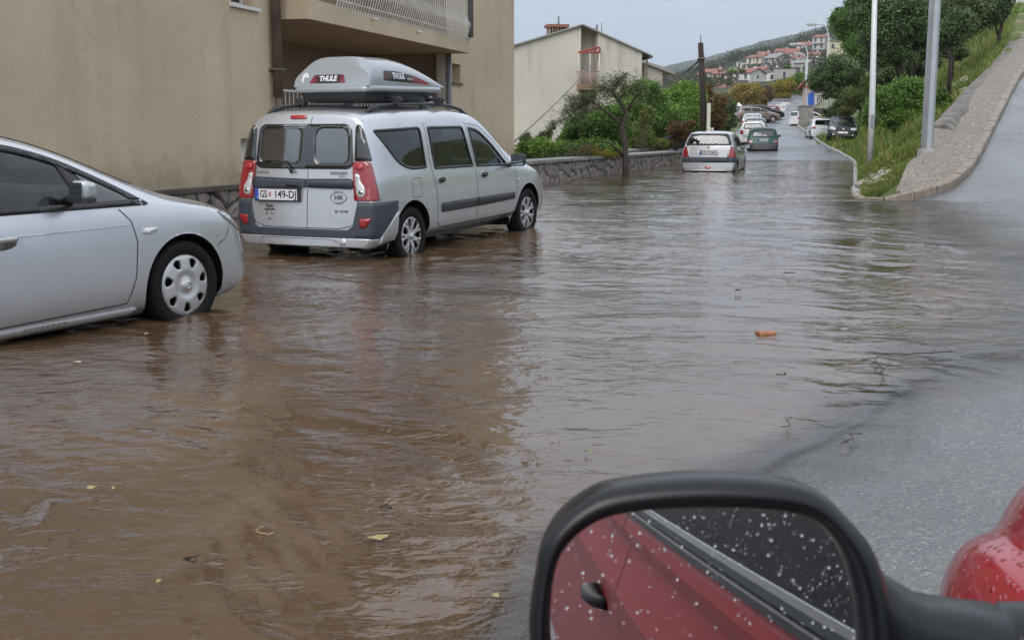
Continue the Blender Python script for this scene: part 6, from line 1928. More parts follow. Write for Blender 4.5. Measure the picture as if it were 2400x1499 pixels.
kia = small_car('silver hatchback in deep flood water beyond the estate car, just below the utility pole', 1658, 415, 36, 17, (.47, .48, .50), L=3.99, W2=.848, H=1.47, z=.0, ptxt='GS 2112 MA', name='hatchback_car', sub=2,
    detail=dict(rw=[(-.70, 1.02), (-.57, 1.375), (.57, 1.375), (.70, 1.02)], tail=[(.46, .66), (.54, .97), (.62, 1.00), (.68, .93), (.72, .66)], tail2=[(.455, .67), (.50, .70), (.56, .94), (.545, .96), (.52, .93)], band=(.50, .66), pz=.79, frame=True, blackhandle=True))
c = kia
def kia_extra(c):
    el = [(.055 * math.cos(t), .955 + .026 * math.sin(t)) for t in np.linspace(0, 2 * PI, 25)[:-1]]
    c.patch('emblem', 'B', el, MATS['badge_grey'], off=.012, holes=[inset(el, .010)], thick=.01, h=.03)
    fn = c.proj('B', .012); text_mesh('badge', 'KIA', .03, lambda u, v: fn(u, .955 + v), MATS['badge_grey'], c.root, .003, .07, 0, .002); text_mesh('badge', 'RIO', .03, lambda u, v: fn(-.46 + u, .93 + v), MATS['badge_grey'], c.root, .003, .09)
    c.patch('plate_recess', 'B', rpoly([(-.34, .85), (.34, .85), (.29, .67), (-.29, .67)], .02), mat('recess_white', (.68, .68, .70), .4), off=.006, thick=.01, holes=[[(-.27, .725), (.27, .725), (.27, .845), (-.27, .845)]])
    c.patch('fog_light', 'B', rpoly([(-.11, .375), (.11, .375), (.06, .31), (-.06, .31)], .02), REDL2, off=.02, thick=.02)
    c.patch('bumper_lip', 'B', rpoly([(-.50, .255), (-.46, .275), (.46, .275), (.50, .255)], .005), mat('bright_strip', (.8, .8, .8), .3), off=.02, thick=.02)
    for x, r in ((-.44, .05), (-.26, .042)):
        c.patch('window_sticker', 'B', [(x + r * math.cos(t), 1.09 + r * math.sin(t)) for t in np.linspace(0, 2 * PI, 17)[:-1]], PLATEW if x > -.3 else mat('pale_sticker', (.35, .45, .5), .5), off=.004, thick=.002)
kia_extra(kia)
small_car('dark green hatchback with black bumpers driving up the wet street', 1788, 361, 61, 10, (.006, .05, .043), L=3.72, W2=.80, H=1.40, pname='green_paint', metal=.3, boot=.5, ptxt='RI 108 VK', detail=dict(rw=[(-.62, .92), (-.50, 1.31), (.50, 1.31), (.62, .92)], tail=[(.46, .60), (.46, .72), (.60, .74), (.72, .70), (.72, .60)], band=(.22, .56), pz=.76, blackhandle=True), band=BLK, name='hatchback_car')
small_car('white hatchback parked half hidden behind the green hatchback', 1764, 345, 70, 12, (.74, .74, .74), L=3.9, W2=.84, H=1.51, pname='white_paint', metal=0, detail=dict(rw=[(-.58, 1.05), (-.50, 1.36), (.50, 1.36), (.58, 1.05)], tail=[(.46, .72), (.50, .98), (.62, 1.0), (.70, .78)], band=(.25, .30), mirror=WHITE), name='hatchback_car')
small_car('dark blue-grey car parked ahead of the white hatchback', 1768, 326, 80, 12, (.10, .13, .17), L=4.1, W2=.86, H=1.45, pname='bluegrey_paint', detail=dict(noband=1), name='hatchback_car')
small_car('pale silver car parked in the row ahead of the blue-grey car', 1762, 310, 91, 14, (.5, .52, .56), L=4.1, W2=.86, H=1.45, pname='silver_pale_paint', detail=dict(noband=1), name='hatchback_car')
small_car('brown-grey estate car parked crossways behind the white gatepost', 1722, 287, 112, 84, (.24, .19, .17), L=4.4, W2=.88, H=1.46, style='estate', pname='brown_paint', detail=dict(noband=1), name='estate_car')
small_car('black car with long bonnet parked crossways past the brown estate', 1741, 279, 122, 80, (.03, .03, .035), L=4.4, W2=.88, H=1.42, pname='black_paint2', detail=dict(noband=1), name='hatchback_car')
small_car('red hatchback parked facing uphill in the middle of the far street', 1813, 275, 142, 8, (.35, .012, .03), L=3.8, W2=.82, H=1.40, pname='red_paint_far', metal=.2, detail=dict(noband=1), name='hatchback_car')
small_car('small white car tucked right behind the red hatchback', 1828, 272, 150, 14, (.7, .7, .7), L=3.8, W2=.80, H=1.45, pname='white_paint', metal=0, detail=dict(noband=1), name='hatchback_car')
small_car('white saloon parked beyond the red hatchback on the far street', 1838, 264, 166, 18, (.7, .71, .71), L=4.2, W2=.84, H=1.42, pname='white_paint', metal=0, detail=dict(noband=1), name='hatchback_car')
small_car('silver car facing downhill at the top of the street', 1852, 255, 186, 195, (.55, .57, .58), L=4.1, W2=.86, H=1.44, end='F', pname='silver_far_paint', detail=dict(noband=1), name='hatchback_car')
small_car('dark car parked beside the topmost silver car under the green tree', 1869, 252, 195, 190, (.05, .055, .06), L=4.2, W2=.88, H=1.5, end='F', pname='dark_far_paint', detail=dict(noband=1), name='hatchback_car')
small_car('white three-door hatchback parked across the verge by the green bin', 1857, 297, 103, 72, (.74, .75, .75), L=3.6, W2=.80, H=1.38, pname='white_paint', metal=0, detail=dict(noband=1), name='hatchback_car')
small_car('silver car parked on the verge just behind the black hatchback', 1930, 329, 77, 8, (.55, .56, .57), L=4.2, W2=.85, H=1.45, pname='silver_far_paint', detail=dict(noband=1, tail=[(.44, .74), (.46, .90), (.60, .92), (.72, .76)]), name='hatchback_car')
clio = small_car('black hatchback parked facing downhill on the grass verge', 1974, 336, 65, 194, (.008, .009, .011), L=3.80, W2=.82, H=1.42, end='F', pname='black_paint', metal=.1, detail=dict(noband=1), name='hatchback_car', roll=-3, dz=.12)
for sg in (-1, 1): clio.patch('fog_light', 'F', [(sg * .52 + .05 * math.cos(t), .33 + .05 * math.sin(t)) for t in np.linspace(0, 2 * PI, 17)[:-1]], CLRL, off=.02)
clio.patch('badge', 'F', [(0, .58), (-.05, .65), (0, .72), (.05, .65)], CHROME, off=.03)
# ------------------------------------------------------------------ the red car the picture is taken from: door side, wing and mirror
psi = R(5); U = Vector((math.sin(psi), math.cos(psi), 0)); RT = Vector((math.cos(psi), -math.sin(psi), 0))
LAT = .20   # side plane sits this far to the right of the lens
C0 = Vector((0, 0, CAM_H))
def RC(a, b, z): return U * a + RT * (LAT - b) + Vector((0, 0, z))      # a forward, b outward (left), z up
g = NT('wet_red_paint'); c = g.co('Object')
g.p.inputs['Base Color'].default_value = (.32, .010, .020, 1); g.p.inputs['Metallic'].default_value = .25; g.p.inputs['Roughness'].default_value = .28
g.p.inputs['Coat Weight'].default_value = .7; g.p.inputs['Coat Roughness'].default_value = .06
v = g.t.nodes.new('ShaderNodeTexVoronoi'); v.inputs['Scale'].default_value = 75; g.l(c, v.inputs['Vector'])
sel = g.t.nodes.new('ShaderNodeSeparateColor'); g.l(v.outputs['Color'], sel.inputs[0])
drop = g.math('MULTIPLY', g.mapr(v.outputs['Distance'], .0, .42, 1, 0), g.mapr(sel.outputs[0], .45, .5, 0, 1))
bn = g.bump(drop, .9, .004)
g.l(bn, g.p.inputs['Coat Normal']); g.l(bn, g.p.inputs['Normal'])
REDP = g.m
WDROP = glass_mat('water_drop', (.92, .92, .92), .02, 1.8)
MGL = mat('wing_mirror_glass', (.86, .87, .88), .015, 1)
red = thing('red_car', 'wet red car at the lower right with a black wing mirror', 'car', RC(-.2, .0, .0))
def rp(o):
    o.parent = red; o.matrix_parent_inverse = Matrix.Translation(-red.location); return o
# mirror plane
MC = W(1650, 1370, Y=.78)
r_ = (W(1150, 940, Y=10) - C0).normalized()
n = (-U - r_).normalized()          # faces back to the lens
e1 = Vector((0, 0, 1)).cross(n).normalized(); e2 = n.cross(e1).normalized()
def onplane(px, py, off=0):
    o = MC + n * off; d = W(px, py, Y=10) - C0; k = (o - C0).dot(n) / d.dot(n); p = C0 + d * k
    return p
def lp(px, py): p = onplane(px, py) - MC; return (p.dot(e1), p.dot(e2))
gl_o = [(1292, 1500), (1296, 1370), (1325, 1285), (1400, 1222), (1500, 1198), (1650, 1190), (1800, 1195), (1890, 1213), (1950, 1262), (1985, 1340), (2003, 1430), (2008, 1530), (1985, 1620), (1900, 1665), (1650, 1685), (1420, 1675), (1320, 1620)]
ou_o = [(1240, 1500), (1250, 1370), (1285, 1240), (1385, 1155), (1500, 1128), (1650, 1117), (1810, 1124), (1915, 1150), (1985, 1210), (2050, 1290), (2085, 1400), (2095, 1530), (2060, 1680), (1930, 1745), (1650, 1765), (1390, 1750), (1270, 1660)]
G2d = [lp(*p) for p in gl_o]; O2d = [lp(*p) for p in ou_o]
def smooth_closed(P, k=6):
    out = []; N = len(P); P = [Vector(p) for p in P]
    for i in range(N):
        a, b, c_, d = P[i - 1], P[i], P[(i + 1) % N], P[(i + 2) % N]
        for j in range(k):
            t = j / k; out.append(.5 * ((2 * b) + (c_ - a) * t + (2 * a - 5 * b + 4 * c_ - d) * t * t + (3 * b - a - 3 * c_ + d) * t ** 3))
    return out
G2d = smooth_closed(G2d); O2d = smooth_closed(O2d)
def P3(v, off): return MC + e1 * v[0] + e2 * v[1] + n * off
wm = bpy.data.objects.new('wing_mirror', None); link(wm, red); wm.location = MC - red.location
def wp(o): o.parent = wm; o.matrix_parent_inverse = Matrix.Translation(-MC); return o
bm = bmesh.new(); cO = sum(O2d, Vector((0, 0))) / len(O2d)
rings = []
NR = len(G2d)
def ringv(fn): return [bm.verts.new(fn(i)) for i in range(NR)]
rings.append(ringv(lambda i: P3(G2d[i] * 1.0, -.004)))
rings.append(ringv(lambda i: P3(G2d[i].lerp(O2d[i], .10), .008)))
rings.append(ringv(lambda i: P3(G2d[i].lerp(O2d[i], .32), .012)))
rings.append(ringv(lambda i: P3(G2d[i].lerp(O2d[i], .72), .010)))
rings.append(ringv(lambda i: P3(G2d[i].lerp(O2d[i], .96), .001)))
rings.append(ringv(lambda i: P3(O2d[i], -.014)))
for k, off in ((.985, -.035), (.93, -.055), (.80, -.075), (.55, -.088), (.2, -.094)): rings.append(ringv(lambda i: P3(cO + (O2d[i] - cO) * k, off)))
for a, b in zip(rings, rings[1:]):
    for k in range(NR): f = bm.faces.new((a[k], a[(k + 1) % NR], b[(k + 1) % NR], b[k])); f.smooth = True
bm.faces.new(rings[-1])
MBLK = mat('mirror_black_plastic', (.005, .006, .008), .24, spec=.4, bump=.08, bscale=700)
wp(finish(bm, 'housing', MBLK))
wp(mk('glass', [P3(v, -.0035) for v in G2d], [tuple(range(NR))], MGL))
# arm to the door
bm = bmesh.new(); Ya = MC.y
def blob(px, py, Y, ry, rz, k=20):
    c_ = W(px, py, Y=Y); return [bm.verts.new(c_ + Vector((0, ry * math.copysign(abs(math.cos(2 * PI * j / k)) ** .8, math.cos(2 * PI * j / k)), rz * math.copysign(abs(math.sin(2 * PI * j / k)) ** .7, math.sin(2 * PI * j / k))))) for j in range(k)]
rs = [blob(1900, 1500, Ya + .03, .03, .055), blob(2040, 1490, Ya + .03, .035, .056), blob(2090, 1500, Ya + .03, .036, .046), blob(2150, 1510, Ya + .03, .036, .0375), blob(2230, 1520, Ya + .03, .036, .036), blob(2330, 1528, Ya + .03, .037, .0352), blob(2344, 1529, Ya + .03, .034, .032), blob(2352, 1529, Ya + .03, .034, .032), blob(2362, 1530, Ya + .03, .038, .0352), blob(2500, 1536, Ya + .02, .045, .036), blob(2700, 1540, Ya + .0, .06, .045)]
for a, b in zip(rs, rs[1:]):
    for k in range(20): f = bm.faces.new((a[k], a[(k + 1) % 20], b[(k + 1) % 20], b[k])); f.smooth = True
bm.faces.new(rs[0]); bm.faces.new(rs[-1]); wp(finish(bm, 'arm', MBLK))
# virtual eye behind the glass: used to lay the door profile at true heights
Cv = C0 + n * (2 * (MC - C0).dot(n))
aV = LAT - Cv.dot(RT) ; zV = Cv.z
def zs(slope): return zV - slope * aV
z1, z2, z3, z4 = zs(1.375), zs(1.0), zs(.81), zs(.69)
prof = [(-.10, -.02), (.0 , .10), (.012, .22), (.010, z1 - .10), (.024, z1 - .006), (.026, z1), (-.012, z2 - .001), (-.014, z2), (.004, z2 + .006), (.008, (z2 + z3) / 2), (.002, z3 - .01), (-.004, z3)]
def sweep(name, prof, a0, a1, m, n_=48, smooth=False):
    V = []; F = []; k = len(prof)
    for i in range(n_ + 1):
        a = a0 + (a1 - a0) * i / n_; cu = -.03 * (max(-1, (a + .8) / 1.6)) ** 2 * (1 if a > -.8 else .3) 
        V += [RC(a, b + cu, z) for b, z in prof]
    F = [(i * k + j, (i + 1) * k + j, (i + 1) * k + j + 1, i * k + j + 1) for i in range(n_) for j in range(k - 1)]
    return rp(mk(name, V, F, m, None, smooth))
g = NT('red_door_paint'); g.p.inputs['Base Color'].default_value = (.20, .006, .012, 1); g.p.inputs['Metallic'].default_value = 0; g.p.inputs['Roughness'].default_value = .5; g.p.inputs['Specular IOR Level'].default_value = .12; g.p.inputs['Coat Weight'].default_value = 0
REDD = g.m
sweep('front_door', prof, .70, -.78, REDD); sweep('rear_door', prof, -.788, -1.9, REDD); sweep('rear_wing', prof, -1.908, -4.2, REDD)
sweep('door_core', [(-.12, -.02), (-.02, .10), (-.012, z1), (-.03, z3)], .70, -4.2, SEAM)
sweep('belt_trim', [(-.004, z3 + .001), (.006, z3 + .004), (.007, (z3 + z4) / 2 - .003), (.001, (z3 + z4) / 2), (.005, (z3 + z4) / 2 + .003), (.003, z4 - .004), (-.006, z4)], .70, -4.2, mat('slate_trim', (.018, .022, .028), .5, spec=.15))
V = []
def wtop(a): return .40 if a < .1 else .40 - .34 * (a - .1) / .6
for i in range(49):
    a = .70 - 4.9 * i / 48; cu = -.03 * (max(-1, (a + .8) / 1.6)) ** 2 * (1 if a > -.8 else .3); h_ = wtop(a)
    V += [RC(a, -.008 + cu, z4 + .001), RC(a, -.008 - .48 * h_ * .5 + cu, z4 + h_ * .5), RC(a, -.008 - .48 * h_ + cu, z4 + h_)]
rp(mk('side_window', V, [(i * 3 + j, (i + 1) * 3 + j, (i + 1) * 3 + j + 1, i * 3 + j + 1) for i in range(48) for j in range(2)], mat('window_dark', (.008, .008, .010), .6, spec=.05)))
sweep('roof_side', [(-.20, z4 + .40), (-.30, z4 + .46), (-.9, z4 + .50)], .0, -4.2, REDD)
# handles
def refl_hit(px, py):
    d = (W(px, py, Y=10) - C0).normalized(); k = (MC - C0).dot(n) / d.dot(n); p = C0 + d * k; d2_ = d - n * 2 * d.dot(n)
    t = (LAT - .02 - p.dot(RT)) / d2_.dot(RT); q = p + d2_ * t; return q.dot(U), q.z
ha, hz_ = refl_hit(1405, 1395); hb, hz2 = refl_hit(1385, 1345)
print('RED', aV, zV, [round(x, 3) for x in (z1, z2, z3, z4)], 'handle', ha, hz_, hb, hz2)
bm = bmesh.new(); L_ = .24
pts = [RC(ha + L_ / 2 * t, .012 + .032 * (1 - abs(t) ** 4), hz_ + .004 * math.cos(t * 2)) for t in np.linspace(-1, 1, 15)]
btube(bm, pts, [.014 + .008 * (1 - abs(t)) for t in np.linspace(-1, 1, 15)], 10); rp(finish(bm, 'door_handle', mat('handle_black', (.012, .013, .015), .6, spec=.2)))
bm = bmesh.new(); rg = []
for rr_, dd in ((1, .0195), (.8, .0198), (.3, .0200)): rg.append([bm.verts.new(RC(ha + .065 * rr_ * math.cos(t), dd, hz_ + .035 * rr_ * math.sin(t))) for t in np.linspace(0, 2 * PI, 25)[:-1]])
for a, b in zip(rg, rg[1:]):
    for k in range(24): bm.faces.new((a[k], a[(k + 1) % 24], b[(k + 1) % 24], b[k]))
bm.faces.new(rg[-1]); rp(finish(bm, 'handle_recess', mat('red_recess', (.10, .006, .010), .35, coat=1)))
# front wing seen past the mirror arm
WG = [(2140, 1700), (2165, 1520), (2182, 1410), (2192, 1362), (2212, 1305), (2250, 1255), (2292, 1236), (2325, 1228), (2345, 1195), (2368, 1150), (2410, 1100), (2500, 1045), (2650, 1010), (2900, 990)]
secs = []
for (Yw, sh, dz_, bul) in ((1.05, .06, -.01, .3), (1.3, .03, -.004, .6), (1.5, .008, -.0, .9), (1.68, 0, 0, 1), (1.9, .065, -.078, 1), (2.1, .14, -.165, .8), (2.3, .23, -.26, .6)):
    row = []
    for i, (px, py) in enumerate(WG):
        p = W(px, py, Y=1.7)
        ba = p.dot(RT); aa = p.dot(U)
        low = i < 8
        row.append(RT * (ba + sh + ((1 - bul) * .05 if low else 0)) + U * (aa + Yw - 1.7) + Vector((0, 0, p.z + dz_)))
    secs.append(row)
V = [p for r in secs for p in r]; k = len(WG)
F = [(i * k + j, (i + 1) * k + j, (i + 1) * k + j + 1, i * k + j + 1) for i in range(len(secs) - 1) for j in range(k - 1)]
o = rp(mk('front_wing', V, F, REDP, None, True)); md = o.modifiers.new('s', 'SUBSURF'); md.levels = md.render_levels = 3
# rain drops: on window, door paint and on the mirror glass
def drops(name, pts, parent_fn):
    V = []; F = []; rs_ = random.Random(11)
    for p, nn, r in pts:
        t1 = nn.orthogonal().normalized(); t2 = nn.cross(t1); b0 = len(V); K_ = 8
        for lev, (rad, h) in enumerate(((1, 0), (.85, .45), (.5, .72))):
            for j in range(K_):
                an = 2 * PI * j / K_; V.append(p + (t1 * math.cos(an) + t2 * math.sin(an)) * r * rad + nn * r * h)
        V.append(p + nn * r * .8)
        for lev in range(2):
            for j in range(K_): F.append((b0 + lev * K_ + j, b0 + lev * K_ + (j + 1) % K_, b0 + (lev + 1) * K_ + (j + 1) % K_, b0 + (lev + 1) * K_ + j))
        for j in range(K_): F.append((b0 + 2 * K_ + j, b0 + 2 * K_ + (j + 1) % K_, b0 + 3 * K_))
    o = mk(name, V, F, WDROPG, None, True); o['kind'] = 'stuff'; return parent_fn(o)
gg = NT('raindrop'); gg.p.inputs['Base Color'].default_value = (.9, .92, .94, 1); gg.p.inputs['Roughness'].default_value = .03; gg.p.inputs['IOR'].default_value = 1.33; gg.p.inputs['Transmission Weight'].default_value = 1; gg.p.inputs['Specular IOR Level'].default_value = .7
WDROPG = gg.m
r5 = random.Random(5); pts = []
gn = (RT * -1 + Vector((0, 0, -.0)) ); wn = (RT * -.92 + Vector((0, 0, .38))).normalized()
for i in range(4200):
    t = r5.random(); a = r5.uniform(-2.2, .66); hh = wtop(a) * .97; z = z4 + .005 + hh * t; b = -.008 - .48 * hh * t + (-.03 * (max(-1, (a + .8) / 1.6)) ** 2 * (1 if a > -.8 else .3) )
    pts.append((RC(a, b + .001, z), wn, r5.choice([.0008, .0012, .0018, .0026])))
drops('window_raindrops', pts, rp)
pts = []
for i in range(1600):
    z = r5.uniform(.2, z3); a = r5.uniform(-2.4, .66)
    b = np.interp(z, [p[1] for p in prof], [p[0] for p in prof]) + (-.03 * (max(-1, (a + .8) / 1.6)) ** 2 * (1 if a > -.8 else .3) )
    pts.append((RC(a, b + .0005, z), -RT, r5.choice([.0009, .0014, .0022])))
drops('door_raindrops', pts, rp)
pts = []
for i in range(260):
    j = r5.randrange(NR); v_ = G2d[j] * r5.random() ** .5
    pts.append((P3(v_, -.003), n, r5.choice([.0003, .0004, .0006, .0011])))
drops('mirror_raindrops', pts, wp)
# ------------------------------------------------------------------ vegetation
def leafmat(name, cols, trans=.32):
    g = NT(name)
    geo = g.t.nodes.new('ShaderNodeNewGeometry')
    lo_, hi_ = cols[0], cols[-1]; cols = [tuple(x * .45 for x in lo_)] + list(cols) + [tuple(x * 1.55 for x in hi_)]  # darkest and palest tones added, standing in for leaf highlights and dark gaps
    n = len(cols); stops = [(i / max(1, n - 1), c) for i, c in enumerate(cols)]
    c1 = g.ramp(geo.outputs['Random Per Island'], stops)
    big = g.noise(g.co('Object'), .9, 3)
    c2 = g.mix(1.0, c1, g.ramp(big, [(.35, (.95, .95, .9)), (.65, (1.6, 1.55, 1.4))]), 'MULTIPLY')
    g.l(c2, g.p.inputs['Base Color']); g.p.inputs['Roughness'].default_value = .55; g.p.inputs['Specular IOR Level'].default_value = .35
    tr = g.t.nodes.new('ShaderNodeBsdfTranslucent'); g.l(c2, tr.inputs[0]); mx = g.t.nodes.new('ShaderNodeMixShader'); mx.inputs[0].default_value = trans
    g.l(g.p.outputs[0], mx.inputs[1]); g.l(tr.outputs[0], mx.inputs[2]); g.l(mx.outputs[0], g.o.inputs[0])
    return g.m
LF = {
 'green': leafmat('leaf_green', [(0.051, 0.109, 0.026), (0.087, 0.174, 0.036), (0.131, 0.217, 0.051)]),
 'bright': leafmat('leaf_bright', [(0.087, 0.174, 0.036), (0.145, 0.261, 0.043), (0.217, 0.319, 0.072)]),
 'dark': leafmat('leaf_dark', [(0.039, 0.074, 0.035), (0.069, 0.117, 0.049), (0.108, 0.157, 0.069)]),
 'olive': leafmat('leaf_olive', [(0.051, 0.075, 0.032), (0.087, 0.123, 0.051), (0.138, 0.167, 0.080)]),
 'rust': leafmat('leaf_rust', [(0.109, 0.049, 0.027), (0.184, 0.082, 0.044), (0.109, 0.098, 0.038)]),
 'mixed': leafmat('leaf_mixed', [(0.058, 0.116, 0.029), (0.102, 0.174, 0.043), (0.217, 0.116, 0.043), (0.087, 0.145, 0.036)]),
 'yellow': leafmat('leaf_yellow', [(0.252, 0.198, 0.027), (0.342, 0.270, 0.036), (0.162, 0.162, 0.036)]),
 'autumn': leafmat('leaf_autumn', [(0.186, 0.151, 0.041), (0.278, 0.197, 0.046), (0.139, 0.151, 0.041), (0.325, 0.232, 0.082)]),
 'brown': leafmat('leaf_brown', [(0.145, 0.087, 0.051), (0.217, 0.145, 0.087), (0.116, 0.087, 0.058)]),
}
BARK = mat('bark', (.050, .038, .030), .85, var=.5, vscale=6, bump=1, bscale=18)
BARKG = mat('bark_grey', (.16, .13, .11), .85, var=.4, vscale=6, bump=1, bscale=18)
def leaves(rs, centers, radii, counts, size, squash=1.0):
    P = []
    for c, r, k in zip(centers, radii, counts):
        v = rs.normal(size=(k, 3)); v /= np.linalg.norm(v, axis=1)[:, None]
        P.append(np.array(c) + rs.normal(size=(k, 3)) * .62 * np.array(r))
    P = np.concatenate(P); k = len(P)
    a = rs.normal(size=(k, 3)); a /= np.linalg.norm(a, axis=1)[:, None]
    b = rs.normal(size=(k, 3)); b -= (a * b).sum(1)[:, None] * a; b /= np.linalg.norm(b, axis=1)[:, None]
    s = size * (.6 + .8 * rs.rand(k))[:, None]
    V = np.stack([P + a * s, P + b * s * .45, P - a * s * .8, P - b * s * .45], 1).reshape(-1, 3)
    return V, np.arange(4 * k).reshape(-1, 4)
def plant(name, label, cat, base, blobs, leaf, n_clump, per, size, seed=1, fine=1.0, trunks=None, bark=BARK, clr=.40, group=None, tw=.03, twigs=0, limb=.05, crown_name='crown'):
    """blobs: list of (centre, (rx,ry,rz)); foliage is made of clumps carried by limbs"""
    if fine: size *= .68; per = per * 2.0; n_clump = int(n_clump * 1.25)
    rs = np.random.RandomState(seed); r = random.Random(seed)
    root = thing(name, label, cat, base, group=group)
    cs = []; rr = []
    vol = [b[1][0] * b[1][1] * b[1][2] for b in blobs]; tot = sum(v ** .8 for v in vol)
    for (c, R3), v in zip(blobs, vol):
        k = max(2, int(n_clump * v ** .8 / tot))
        for _ in range(k):
            d = rs.normal(size=3); d /= np.linalg.norm(d); q = rs.rand() ** .4
            cs.append(np.array(c) - np.array(base) + d * q * np.array(R3) * .85); m = min(R3)
            s = clr * (.6 + .8 * rs.rand()) * max(m, .55 * max(R3)); rr.append(np.array((s, s, s * .75)))
    if per:
        V, Fq = leaves(rs, cs, rr, [int(per * 1.35 * (.5 + rs.rand())) for _ in cs], size)
        mk_np(crown_name, V, Fq, LF[leaf], root)
    bm = bmesh.new()
    trunks = trunks or [[(0, 0, -.2), (0, 0, .3)]]
    tp = []
    for t in trunks:
        pts = [Vector(p) for p in t]; n = len(pts)
        k_ = tw * (1 if t is trunks[0] else .55); rad = [k_ * (1 - .7 * i / max(1, n - 1)) for i in range(n)]
        btube(bm, pts, rad, 8); tp += [(p, rad[i]) for i, p in enumerate(pts) if i >= max(1, n // 2)]
    for c in cs[::1]:
        c = Vector(c); p, rd = min(tp, key=lambda q: (q[0] - c).length + r.random() * .5)
        mid = p.lerp(c, .5) + Vector((r.uniform(-.12, .12), r.uniform(-.12, .12), r.uniform(0, .15))) * (c - p).length
        r0 = min(rd * .7, limb); btube(bm, [p, mid, c], [r0, r0 * .55, r0 * .2], 5)
        for _ in range(twigs):
            e = c + Vector((r.uniform(-1, 1), r.uniform(-1, 1), r.uniform(-.3, 1))) * (c - p).length * .35
            s_ = mid.lerp(c, r.random()); m2 = s_.lerp(e, .5) + Vector((r.uniform(-1, 1), 0, r.uniform(-1, 1))) * .06
            btube(bm, [s_, m2, e], [r0 * .35, r0 * .22, r0 * .1], 4, cap=False)
    finish(bm, 'trunk' if cat == 'tree' else 'stems', bark, root)
    return root
def blobs_px(L, Y, depth=.9):
    out = []
    for (px, py, rx, ry) in L:
        c = W(px, py, Y=Y); s = Y / 2700
        out.append((tuple(c), (rx * s, (rx + ry) / 2 * s * depth, ry * s)))
    return out

# --- the leaning tree at the stone wall (sparse top, dense green underneath)
b = W(1466, 404, Y=33.5); b.z = -.1
s_ = 33.5 / 2700
def rel(px, py, dy=0, Y=33.5): p = W(px, py, Y=Y + dy) - b; return tuple(p)
t1 = [(0, 0, -.3), rel(1466, 372), rel(1465, 340), rel(1458, 300), rel(1468, 262), rel(1450, 235), rel(1436, 215), rel(1450, 190), rel(1470, 172)]
t2 = [rel(1462, 365), rel(1448, 352, -.3), rel(1430, 336, -.5), rel(1400, 330, -.8)]
t3 = [rel(1458, 300), rel(1440, 275), rel(1410, 255), rel(1385, 235)]
t4 = [rel(1468, 262), rel(1482, 240), rel(1498, 215), rel(1500, 195)]
plant('bare_topped_tree', 'leaning dark-trunked tree with nearly bare upper twigs growing against the stone wall', 'tree', b,
      blobs_px([(1450, 200, 62, 32), (1340, 255, 45, 38), (1400, 225, 45, 28), (1500, 215, 28, 30), (1300, 290, 24, 20)], 33.5, .6), 'olive', 70, 30, .040, 3, 1.0, [t1, t2, t3, t4], tw=.10, twigs=6, limb=.013, clr=.6, bark=mat('bark_wet', (.075, .058, .048), .8, var=.4, vscale=6, bump=1, bscale=18))
plant('round_bush', 'dense dark green bush beneath the leaning tree behind the stone wall', 'bush', W(1390, 372, Y=36) - Vector((0, 0, .6)), blobs_px([(1390, 300, 68, 42), (1345, 325, 45, 30), (1430, 280, 38, 40), (1440, 325, 40, 30), (1395, 345, 60, 22)], 36), 'green', 70, 330, .06, 4, crown_name='foliage')
plant('low_bush', 'light green low bush at the corner of the beige building', 'bush', W(1240, 385, Y=32) - Vector((0, 0, .6)), blobs_px([(1225, 362, 35, 22), (1270, 355, 38, 26), (1310, 362, 30, 18)], 33), 'bright', 40, 300, .055, 5, crown_name='foliage')
plant('thin_bush', 'thin grey-leaved sapling standing in front of the white gable', 'bush', W(1250, 350, Y=40) - Vector((0, 0, 1)), blobs_px([(1245, 325, 30, 14), (1225, 335, 18, 14), (1285, 318, 20, 16)], 40), 'olive', 22, 90, .05, 6, twigs=3, crown_name='foliage')
plant('yellow_bush', 'yellowing low shrub right behind the stone wall cap', 'bush', W(1380, 385, Y=33) - Vector((0, 0, .4)), blobs_px([(1330, 362, 26, 10), (1375, 358, 34, 14), (1425, 362, 24, 9)], 33.6), 'yellow', 26, 150, .045, 7, crown_name='foliage')
plant('green_tree', 'bright green bushy tree in front of the low wing of the pale house', 'tree', W(1530, 335, Y=50) - Vector((0, 0, 1.2)), blobs_px([(1525, 225, 42, 35), (1490, 265, 40, 45), (1545, 280, 50, 50), (1500, 320, 50, 32)], 50), 'green', 75, 330, .075, 8, 1.0, [[(0, 0, 0), (.1, 0, 1.6), (0, .2, 2.8)]], tw=.09)
plant('green_tree', 'bright yellow-green tree left of the utility pole', 'tree', W(1595, 330, Y=54) - Vector((0, 0, 1)), blobs_px([(1585, 220, 40, 30), (1615, 245, 40, 50), (1570, 270, 40, 40), (1640, 205, 14, 18)], 54), 'bright', 60, 330, .08, 9, 1.0, [[(0, 0, 0), (.1, 0, 1.5), (0, .2, 2.8)]], tw=.09)
plant('rusty_bush', 'reddish-brown bush among the greenery left of the silver hatchback roof', 'bush', W(1585, 345, Y=47) - Vector((0, 0, .5)), blobs_px([(1590, 305, 24, 24), (1562, 335, 25, 14), (1610, 295, 16, 14)], 47), 'rust', 30, 220, .06, 10, crown_name='foliage')
plant('rusty_bush', 'brownish shrub with green patches at the left below the green trees', 'bush', W(1500, 350, Y=44) - Vector((0, 0, .5)), blobs_px([(1495, 320, 30, 30), (1535, 335, 30, 18), (1520, 270, 22, 20)], 45.5), 'mixed', 36, 240, .06, 11, crown_name='foliage')
plant('rusty_tree', 'rust-coloured tree directly right of the utility pole', 'tree', W(1672, 320, Y=60) - Vector((0, 0, 1)), blobs_px([(1668, 250, 26, 36), (1680, 285, 28, 28), (1660, 215, 14, 16)], 60), 'rust', 46, 260, .085, 12, 1.0, [[(0, 0, 0), (0, 0, 1.5), (0, .2, 2.6)]], tw=.09)
